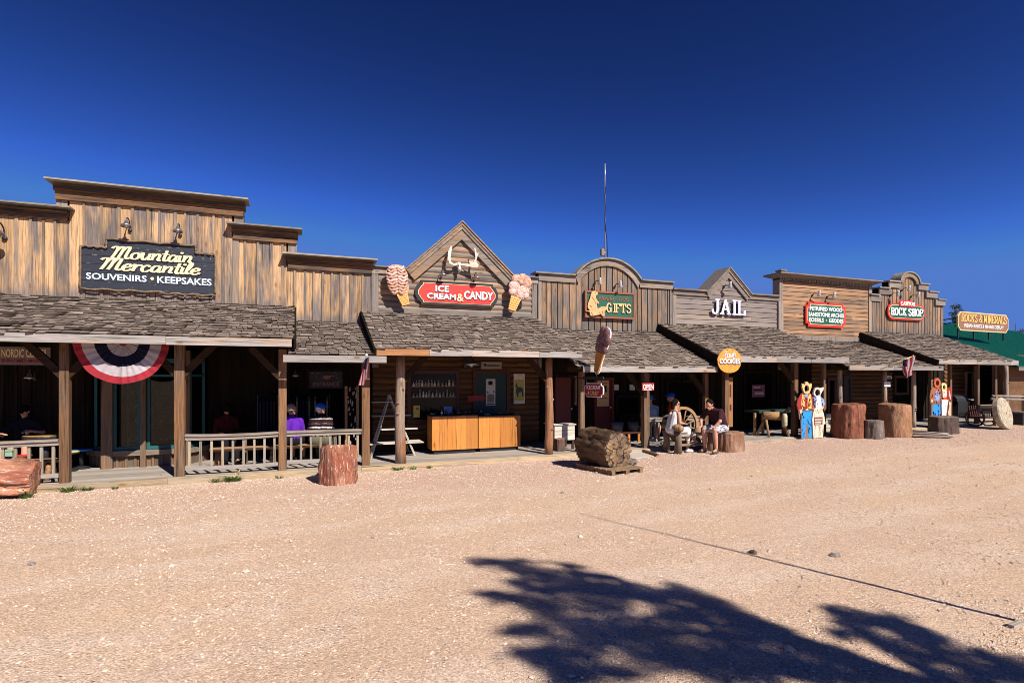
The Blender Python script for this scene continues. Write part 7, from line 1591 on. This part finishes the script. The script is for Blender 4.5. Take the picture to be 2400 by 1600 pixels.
# clothes racks and merchandise in the shade
def rack(label, u0, u1, y, cols, name='clothes_rack'):
    x0_, x1_ = QX(u0, y), QX(u1, y); z0_ = floorz(x0_); t = thing(name, label, 'clothes rack', ((x0_ + x1_) / 2, y, z0_)); m = MB()
    m.tube([(x0_, y, z0_), (x0_, y, z0_ + 1.5), (x1_, y, z0_ + 1.5), (x1_, y, z0_)], 0.018, 6); m.build('rail_frame', M['iron'], t); x = x0_ + .06; rs = random.Random(int(u0)); m = MB()
    while x < x1_ - .05:
        h = rs.uniform(.75, .95); w = rs.uniform(.18, .24); m.add([(x + a, y + b_ * w, z0_ + 1.46 - c_) for a in (-.02, .02) for b_, c_ in ((-.15, 0), (.15, 0), (1, .1), (.8, h), (-.8, h), (-1, .1))], [(0, 1, 2, 3, 4, 5), (11, 10, 9, 8, 7, 6)] + [(i, i + 6, (i + 1) % 6 + 6, (i + 1) % 6) for i in range(6)], mi=rs.randrange(len(cols))); x += rs.uniform(.05, .08)
    m.build('hanging_clothes', [M[c_] for c_ in cols], t)
rack('rack of dark clothes behind the third square post', 604, 650, 1.5, ['darkcloth', 'navy', 'knitblack']); rack('rack of dark and pale clothes behind the seated visitors', 676, 772, 1.6, ['darkcloth', 'knitblack', 'navy', 'shirtpale', 'darkcloth'])
t = thing('display_rack', 'tall wooden rack hung with small goods by the fourth square post', 'display rack', (QX(826, 1.3), 1.3, .05))
for u in (811, 838): x = QX(u, 1.3); m = MB(); m.box(x - .03, x + .03, 1.27, 1.33, .05, 1.75); m.build('rack_post', M['wheelwood'], t)
m = MB(); rs = random.Random(3)
for i in range(26): x = QX(rs.uniform(815, 836), 1.3); z = rs.uniform(.35, 1.7); m.ball((x, 1.28, z), (.02, .02, rs.uniform(.02, .06)), 6)
m.build('hanging_goods', M['goods'], t)
for u, v, lab in ((1447, 1000, 'left grey metal tub on the gift shop porch'), (1484, 1000, 'right grey metal tub on the gift shop porch')):
    x = QX(u, 1.3); z = floorz(x) + .32; m = MB(); m.lathe([(.15, z), (.19, z + .26), (.17, z + .26), (.13, z + .02)], (x, 1.3, 0), 16); o = m.build('metal_tub', M['tubgray'], None, smooth=True, loc=(x, 1.3, z)); tag(o, lab, 'tub')
t = thing('work_table', 'dark table carrying two metal tubs on the gift shop porch', 'table', (QX(1465, 1.3), 1.3, .07)); m = MB(); m.box(QX(1430, 1.3), QX(1500, 1.3), 1.05, 1.55, floorz(8) + .27, floorz(8) + .315); m.build('tabletop', M['framered'], t)
for u in (1434, 1474, 1497): x = QX(u, 1.08); m = MB(); m.box(x - .03, x + .03, 1.06, 1.12, floorz(x), floorz(8) + .27); m.build('leg', M['orange'], t)
m = MB(); 
t = thing('wood_steps', 'small pale wooden steps right of the first painted couple', 'steps', (QX(1942, .9), .9, .2))
for i in range(3): m = MB(); x = QX(1942, .6 + i * .25); m.box(x - .35, x + .45, .6 + i * .25, .85 + i * .25, floorz(x), floorz(x) + .16 * (i + 1)); m.build('step', M['whitewash'], t)

# ================================================================ PAINTED FACE CUTOUT BOARDS
def cutout(label, u, v, y, cx, base_py, kx, layers, rings, base):
    p = on(u, v); z0_ = ground(p.x) - 0.02; p = Vector((QX(u, y), y, z0_)); t, mx = signframe('photo_cutout', label, 'painted cutout', p)
    Zd = (p - CAM).dot(Vector((CF, SF, 0))); kp = Zd / 1300; r_ = (u - 1200) / 1300; kh = kp / (SF - CF * r_)
    cv = lambda q: ((q[0] - cx) * kx * kh, (base_py - q[1]) * kx * kp)
    o = layer('plywood_figure', 'plywood', t, mx, [cv(q) for q in base], 0.0, 0.02)
    for i, (nm2, mt, P) in enumerate(layers): layer(nm2, mt, t, mx, [cv(q) for q in P], -0.004 - 0.002 * min(i, 10) - 0.00035 * i, 0.0)
    for nm2, mt, (ex, ey, rx, ry), O_ in rings:
        c_ = cv((ex, ey)); n = len(O_); m = smb(mx); outer = [cv(q) for q in O_]
        inner = []
        for q in outer:
            a = math.atan2((q[1] - c_[1]) / ry, (q[0] - c_[0]) / rx); inner.append((c_[0] + rx * kx * kh * math.cos(a), c_[1] + ry * kx * kp * math.sin(a)))
        vs = [(q[0], -0.03, q[1]) for q in outer] + [(q[0], -0.03, q[1]) for q in inner] + [(q[0], 0.022, q[1]) for q in outer] + [(q[0], 0.022, q[1]) for q in inner]
        fs = []
        for i in range(n): j = (i + 1) % n; fs += [(i, i + n, j + n, j), (i + 2 * n, j + 2 * n, j + 3 * n, i + 3 * n), (i, j, j + 2 * n, i + 2 * n), (i + n, i + 3 * n, j + 3 * n, j + n)]
        m.add(vs, fs); m.build(nm2, M[mt], t)
    return t
man1 = [('jeans', 'jeans', [(458, 900), (585, 905), (592, 1010), (600, 1285), (548, 1285), (532, 1130), (520, 1040), (505, 1160), (500, 1290), (455, 1290), (448, 1000)]),
        ('red_shirt', 'darkred', [(455, 680), (575, 680), (600, 740), (612, 850), (588, 905), (455, 905), (435, 925), (412, 915), (390, 830), (403, 760), (430, 700)]),
        ('vest', 'waffle', [(460, 690), (488, 700), (492, 895), (450, 905), (446, 800)]), ('vest_right', 'waffle', [(545, 700), (572, 690), (585, 800), (582, 888), (528, 900), (530, 780)]),
        ('neckerchief', 'shawl', [(490, 675), (540, 675), (525, 745), (505, 760), (498, 720)]), ('hand', 'skinpaint', [(418, 905), (455, 895), (460, 935), (430, 950)]), ('holster', 'shoebrown', [(430, 955), (452, 955), (454, 1030), (437, 1030)]), ('belt', 'maroon', [(455, 893), (585, 888), (585, 912), (455, 912)]), ('buckle', 'goldlt', [(500, 886), (535, 886), (535, 912), (500, 912)])]
woman1 = [('skirt', 'dress', [(625, 880), (705, 880), (740, 960), (765, 1100), (738, 1110), (728, 1285), (600, 1290), (592, 1180), (582, 1030), (600, 930)]), ('bodice', 'whitepants', [(630, 720), (700, 720), (712, 885), (632, 885), (625, 800)]),
          ('shawl_left', 'shawl', [(605, 745), (645, 722), (638, 800), (612, 835)]), ('shawl_right', 'shawl', [(688, 722), (735, 760), (757, 830), (720, 872), (700, 790)]), ('arm_right', 'skinpaint', [(715, 865), (735, 855), (738, 885), (680, 955), (662, 945)]), ('arm_left', 'skinpaint', [(600, 895), (615, 890), (650, 945), (640, 958)]),
          ('carpet_bag', 'maroon', [(605, 1005), (722, 1005), (722, 1110), (605, 1115)]), ('bag_handle', 'bone', [(640, 1005), (648, 965), (680, 962), (692, 1003), (683, 1003), (675, 975), (655, 977), (650, 1005)])] + \
         [('stripe', 'pink', [(610 + i * 17, 1125), (613 + i * 17, 1125), (614 + i * 17, 1280), (611 + i * 17, 1280)]) for i in range(7)]
for i, w_ in enumerate(((615, 710, 1030, 1045), (615, 705, 1062, 1076), (615, 700, 1088, 1100))): woman1.append(('bag_lettering', 'bone', [(w_[0], w_[2]), (w_[1], w_[2]), (w_[1], w_[3]), (w_[0], w_[3])]))
hat1 = [(452, 555), (460, 545), (488, 568), (495, 532), (512, 520), (530, 530), (542, 565), (570, 543), (580, 560), (575, 600), (560, 640), (548, 675), (510, 690), (480, 675), (462, 635), (450, 590)]
bon1 = [(625, 620), (640, 602), (670, 600), (690, 612), (720, 608), (747, 598), (738, 635), (715, 668), (700, 700), (690, 725), (665, 735), (635, 722), (612, 705), (602, 680), (612, 650)]
def folds(parts, seed, cols):
    rs_ = random.Random(seed); out = []
    for nm2, mt, P in parts:
        c_ = cols.get(nm2)
        if not c_: continue
        x0_, x1_ = min(p[0] for p in P), max(p[0] for p in P); y0_, y1_ = min(p[1] for p in P), max(p[1] for p in P); n_ = 0
        def inside(x, y):
            r_ = False
            for i in range(len(P)):
                (a, b), (c, d) = P[i], P[i - 1]
                if (b > y) != (d > y) and x < (c - a) * (y - b) / (d - b) + a: r_ = not r_
            return r_
        for _ in range(60):
            x, y = rs_.uniform(x0_, x1_), rs_.uniform(y0_, y1_); l_ = (y1_ - y0_) * rs_.uniform(.06, .2); sl_ = rs_.uniform(-.35, .35)
            if inside(x, y) and inside(x + sl_ * l_, y + l_) and inside(x + 5, y): out.append(('fold_line', rs_.choice(c_), [(x, y), (x + 2.5 + rs_.random() * 2, y + l_ * .3), (x + sl_ * l_, y + l_)])); n_ += 1
            if n_ > 8: break
    return out
man1 += folds(man1, 1, {'jeans': ['navy', 'shawl'], 'red_shirt': ['maroon', 'pink'], 'vest': ['rust'], 'vest_right': ['rust']}); woman1 += folds(woman1, 2, {'bodice': ['pink', 'choc'], 'shawl_left': ['navy'], 'shawl_right': ['navy', 'bone'], 'skirt': ['choc']})
cutout('painted cowboy and bonneted lady photo board with face holes beside the big stumps', 1900, 1024, -0.38, 575, 1305, 0.1722, man1 + woman1, [('hat_ring', 'hattan', (510, 615, 31, 50), hat1), ('bonnet_ring', 'bone', (660, 672, 36, 48), bon1)],
       [(450, 1300), (440, 1030), (425, 1030), (412, 925), (388, 830), (402, 755), (450, 682), (480, 670), (545, 670), (600, 735), (640, 722), (700, 720), (740, 755), (760, 830), (740, 900), (770, 1100), (740, 1115), (732, 1300)])
man2 = [('jeans', 'jeans', [(705, 965), (812, 965), (815, 1180), (800, 1340), (770, 1340), (765, 1050), (745, 1180), (718, 1200), (702, 1320), (680, 1320), (695, 1100)]), ('jacket', 'jacket', [(690, 712), (800, 705), (832, 800), (812, 900), (805, 960), (690, 960), (665, 900), (658, 830), (668, 760)]),
        ('shirt', 'shawl', [(742, 760), (790, 765), (802, 915), (718, 915)]), ('collar', 'hatbrown', [(740, 700), (775, 700), (770, 755), (750, 755)]), ('belt', 'rust', [(700, 925), (805, 955), (800, 972), (700, 945)]), ('cross_belt', 'rust', [(700, 968), (700, 952), (800, 922), (802, 938)]), ('hand', 'skinpaint', [(665, 900), (692, 890), (695, 925), (672, 935)]), ('rifle', 'shoebrown', [(664, 940), (680, 940), (672, 1350), (656, 1350)])]
woman2 = [('skirt', 'whitepants', [(820, 900), (922, 900), (902, 1000), (882, 1170), (830, 1180), (818, 1000)]), ('cape', 'darkred', [(898, 725), (965, 710), (972, 920), (930, 912), (888, 860)]), ('blouse', 'dress', [(830, 760), (898, 765), (892, 855), (835, 862)]), ('sash', 'orangeshirt', [(845, 862), (890, 862), (895, 895), (845, 895)]),
          ('leg', 'skinpaint', [(925, 918), (966, 950), (955, 1080), (962, 1165), (930, 1165), (915, 1100), (937, 1000)]), ('arm', 'skinpaint', [(925, 760), (942, 770), (962, 880), (950, 900), (930, 840)])]
hat2 = [(712, 600), (735, 578), (750, 563), (768, 563), (785, 585), (800, 600), (806, 640), (798, 680), (775, 712), (750, 715), (722, 700), (708, 650)]
hr2 = [(822, 670), (835, 648), (860, 640), (885, 650), (900, 680), (900, 730), (895, 775), (870, 785), (838, 775), (822, 730)]
man2 += folds(man2, 3, {'jeans': ['navy', 'shawl'], 'jacket': ['maroon', 'rust'], 'shirt': ['navy', 'bone']}); woman2 += folds(woman2, 4, {'skirt': ['shawl', 'hairgray'], 'cape': ['maroon'], 'blouse': ['pink']})
cutout('painted cowboy and blonde red caped lady photo board with face holes near the right end', 2204, 1006, -0.28, 815, 1350, 0.1530, man2 + woman2, [('hat_ring', 'hatbrown', (757, 642, 25, 46), hat2), ('hair_ring', 'blonde', (860, 708, 20, 40), hr2)],
       [(655, 1350), (660, 950), (655, 830), (668, 755), (720, 690), (790, 690), (830, 755), (900, 760), (968, 705), (975, 925), (965, 1180), (890, 1200), (830, 1200), (812, 1350)])

# ================================================================ PLANTS AND GROUND BITS
def weed(label, u, v, n, h, seed, fl=False):
    h *= 1.5; n = int(n * 1.5); p = on(u, v); p.y = min(p.y, -0.32); rs = random.Random(seed); t = thing('weed', label, 'weed', (p.x, p.y, ground(p.x))); m = MB(); z0_ = ground(p.x) - .01
    for i in range(n):
        a = rs.uniform(0, 6.28); d_ = rs.uniform(.3, 1) * h; r0 = rs.uniform(0, h * .5); b0 = Vector((p.x + math.cos(a) * r0, p.y + math.sin(a) * r0 * .6, z0_)); sd2 = Vector((-math.sin(a), math.cos(a), 0)) * rs.uniform(.003, .007)
        P = [b0 + Vector((math.cos(a), math.sin(a), 0)) * d_ * k * .55 + Vector((0, 0, d_ * (k - .45 * k * k))) for k in (0, .35, .7, 1)]
        V = []
        for k, q_ in enumerate(P): ww = (1, 1.2, .8, .1)[k]; V += [q_ - sd2 * ww, q_ + sd2 * ww]
        m.add(V, [(0, 1, 3, 2), (2, 3, 5, 4), (4, 5, 7, 6)])
    m.build('leaves', M['weedgreen'], t)
    if fl: m = MB(); [m.ball((p.x + rs.uniform(-h, h) * .6, p.y - rs.uniform(0, .05), z0_ + rs.uniform(.5, .9) * h), .012, 6) for _ in range(3)]; m.build('flowers', M['yellow'], t)
weed('grassy weed tuft at the foot of the first square post', 176, 1143, 70, .16, 1); weed('low weed tuft on the edge of the bay window step', 215, 1143, 50, .11, 2); weed('tiny weed below the bay window entrance', 278, 1140, 26, .08, 3)
weed('leafy weed patch with yellow flowers below the middle railing', 548, 1123, 130, .17, 4, True); weed('thin weed beside the middle railing patch', 510, 1127, 30, .14, 5); weed('tiny weed near the third square post', 655, 1120, 24, .09, 6); weed('small weed under the thick log post', 928, 1096, 45, .13, 7); weed('faint weed between the log post and the counters', 965, 1096, 24, .1, 8)
weed('small weed in front of the orange counters', 1000, 1092, 24, .08, 9); weed('weed with yellow flowers at the tip of the left petrified log', 62, 1165, 60, .14, 10, True)
chunk('small pale stone on the yard, far left foreground', on(73, 1323, .01), .035, 'rockgray', 1, 'stone'); chunk('smooth grey stone on the yard right of the pole shadow', on(1958, 1303, .015), .045, 'rockgray', 2, 'stone', (1.3, 1, .6)); chunk('dark stone knot lying on the thin pole shadow', on(1765, 1297, .015), .045, 'pet_dark', 3, 'stone')
chunk('small brown stone in mid yard left of centre', on(872, 1262, .005), .022, 'pet_brown', 5, 'stone'); chunk('small grey stone by the middle railing weeds', on(628, 1125, .005), .03, 'rockgray', 6, 'stone'); chunk('small pale stone on the yard below the tree shadow tip', on(1318, 1155, .005), .03, 'rockgray', 7, 'stone')
m = MB(); a = on(2368, 1470, .012); m.bar(a, a + Vector((.16, .0, .01)), .05, .025); tag(m.build('wood_chip', M['rail'], None, loc=tuple(a)), 'flat pale wood chip at the near end of the thin shadow', 'wood chip')
# ---- pole that throws the long thin shadow (stands just outside the right edge)
gp_ = QG(2470, 1500); px0 = QG(2376, 1470); tip = QG(1370, 1205); hh = (tip.y + 10.6) * SK
bx, by = tip.x - SX * (tip.y + 10.6), -10.6
t = thing('wood_pole', 'tall thin wooden pole standing outside the right of the photo', 'pole', (bx, by, ground(bx))); m = MB(); m.tube([(bx, by, -.1), (bx + .01, by, 2), (bx, by, hh + .1)], [.028, .022, .009], 8); m.build('pole', M['rustic'], t, smooth=True)

# ---- trees ------------------------------------------------------------------
def leaf_clump(m, c, r, n, rs, size=0.05, flat=0.55, axis=None):
    for _ in range(n):
        d = Vector((rs.gauss(0, 1), rs.gauss(0, 1), rs.gauss(0, 1))); d = d.normalized() * r * rs.random() ** 0.4; d.z *= flat
        p = Vector(c) + d + (axis * (rs.gauss(0, .62) * r) if axis else Vector()); a = Vector((rs.gauss(0, 1), rs.gauss(0, 1), rs.gauss(0, .6))).normalized(); b_ = a.cross(Vector((rs.gauss(0, 1), rs.gauss(0, 1), rs.gauss(0, 1)))).normalized(); s = size * rs.uniform(.6, 1.4)
        m.add([p - a * s * 1.6, p + b_ * s * .35, p + a * s * 1.6, p - b_ * s * .35], [(0, 1, 2, 3)])
def far_pine(label, base, H, Rr_, seed, n=60, bare=False):
    t = thing('pine_tree', label, 'tree', tuple(base)); rs = random.Random(seed); b = Vector(base)
    m = MB(); m.tube([b, b + Vector((.1, 0, H * .5)), b + Vector((0, 0, H))], [H * .02, H * .013, H * .003], 7); 
    for i in range(14 if bare else 22):
        z = H * rs.uniform(.45, .97); a = rs.uniform(0, 6.28); l_ = Rr_ * (1.1 - z / H) * 1.5; m.tube([b + Vector((0, 0, z)), b + Vector((math.cos(a) * l_, math.sin(a) * l_, z + l_ * .15))], [H * .004, H * .0015], 5)
    m.build('trunk', M['bark'], t)
    if not bare:
        m = MB()
        for i in range(n):
            z = H * rs.uniform(.35, 1.0) ** 0.9; a = rs.uniform(0, 6.28); rr_ = Rr_ * (1.08 - z / H) * rs.uniform(.3, 1.25) * 1.4; leaf_clump(m, b + Vector((math.cos(a) * rr_, math.sin(a) * rr_, z)), Rr_ * .22, 40, rs, size=Rr_ * .05)
        m.build('crown', M['needle'], t)
def topz(u, v, Y): return QZ(u, v, Y)
p = Q(2238, 760, 38); far_pine('dark ragged pine rising behind the left end of the brown roof sign', (p.x, 38, 0), topz(2238, 718, 38), 2.9, 4, 46)
p = Q(2215, 760, 46); far_pine('low pale dead pine left of the ragged pine', (p.x, 46, 0), topz(2216, 744, 46), 1.2, 5, bare=True)
p = Q(2380, 780, 60); far_pine('thin bare snag above the green roof at the right edge', (p.x, 60, 0), topz(2381, 758, 60), 1.0, 6, bare=True)
p = Q(2392, 780, 70); far_pine('small round pine top above the green roof at the right edge', (p.x, 70, 0), topz(2390, 770, 70), 3.2, 8, 36)
# shade tree behind the photographer, to the right: its crown shades the foreground
def shade_tree():
    rs = random.Random(12); T0 = Vector((6.4, -17.2, ground(6))); t = thing('pine_tree', 'large pine behind the photographer whose crown shades the right foreground', 'tree', tuple(T0)); H = 8.8
    tr = MB(); tr.tube([T0, T0 + Vector((.05, 0, 4)), T0 + Vector((.1, .1, H))], [.24, .17, .03], 12); lv = MB()
    # limbs reach out towards clumps; clump shadows make the ragged fingers seen on the yard
    F = [(1140, 1316, .16), (1185, 1318, .2), (1235, 1335, .24), (1225, 1313, .1), (1290, 1352, .3), (1335, 1325, .11), (1355, 1345, .15), (1375, 1375, .28), (1330, 1385, .28), (1260, 1378, .16), (1215, 1362, .12), (1150, 1390, .12), (1190, 1400, .16), (1240, 1408, .2), (1300, 1425, .28),
         (1415, 1352, .1), (1430, 1375, .16), (1450, 1395, .22), (1420, 1420, .3), (1500, 1385, .16), (1540, 1400, .22), (1480, 1430, .3), (1370, 1460, .26), (1210, 1478, .14), (1255, 1475, .2), (1310, 1490, .26), (1380, 1510, .3), (1215, 1528, .1), (1260, 1535, .15), (1310, 1545, .18), (1450, 1490, .3), (1520, 1470, .34), (1600, 1390, .18), (1650, 1405, .2), (1700, 1425, .22), (1600, 1440, .3), (1680, 1460, .32), (1750, 1450, .22), (1800, 1475, .24), (1560, 1530, .34), (1640, 1540, .34), (1470, 1560, .3), (1400, 1580, .3), (1340, 1590, .14),
         (1730, 1510, .3), (1840, 1495, .24), (1880, 1520, .26), (1800, 1550, .32), (1720, 1580, .32), (1600, 1595, .3), (1900, 1570, .3), (1950, 1430, .09), (1990, 1440, .13), (2040, 1450, .15), (2090, 1460, .17), (2140, 1475, .18), (2180, 1495, .16), (2000, 1465, .16), (1970, 1485, .12), (2060, 1500, .16), (2130, 1530, .2), (1960, 1530, .2), (2030, 1560, .2), (2200, 1530, .17), (2250, 1550, .2), (2310, 1530, .1), (2340, 1560, .18), (2390, 1565, .2), (2100, 1590, .26), (2220, 1595, .24), (2330, 1600, .22), (1990, 1600, .24), (2450, 1600, .3), (1850, 1640, .4), (1600, 1680, .4), (2000, 1700, .4), (2200, 1680, .4), (1400, 1680, .3), (2400, 1700, .4), (1750, 1760, .4), (2100, 1800, .4)]
    for i, (u, v, r) in enumerate(F):
        if r >= .26 and i % 4 == 1: continue
        g_ = QG(u, v); best = None
        for h in np.arange(3.6, 9.8, .2):
            q_ = Vector((g_.x - SX * h / SK, g_.y - h / SK, h + g_.z)); 
            dd = math.hypot(q_.x - T0.x, q_.y - T0.y) + abs(h - 6.8) * .15 + rs.uniform(0, .9)
            if best is None or dd < best[0]: best = (dd, q_)
        q_ = best[1]; leaf_clump(lv, q_, r * (.85 if r < .2 else .70), int((300 if r < .2 else 165) * (r / .2) ** 2), rs, size=.038, flat=.6, axis=((q_ - T0) * Vector((1, 1, 0)).length * .0 + Vector((q_.x - T0.x, q_.y - T0.y, .35))).normalized())
        s = T0 + Vector((.08, .05, max(2.6, q_.z - math.hypot(q_.x - T0.x, q_.y - T0.y) * .45 - .2))); mid = s.lerp(q_, .5) + Vector((0, 0, .12)); 
        if i % 3 == 0: tr.tube([s, mid, q_], [.045, .028, .01], 6)
        else: tr.tube([mid.lerp(q_, .2), q_], [.014, .006], 5)
    tr.build('trunk', M['bark'], t, smooth=True); lv.build('crown', M['needle'], t)
shade_tree()
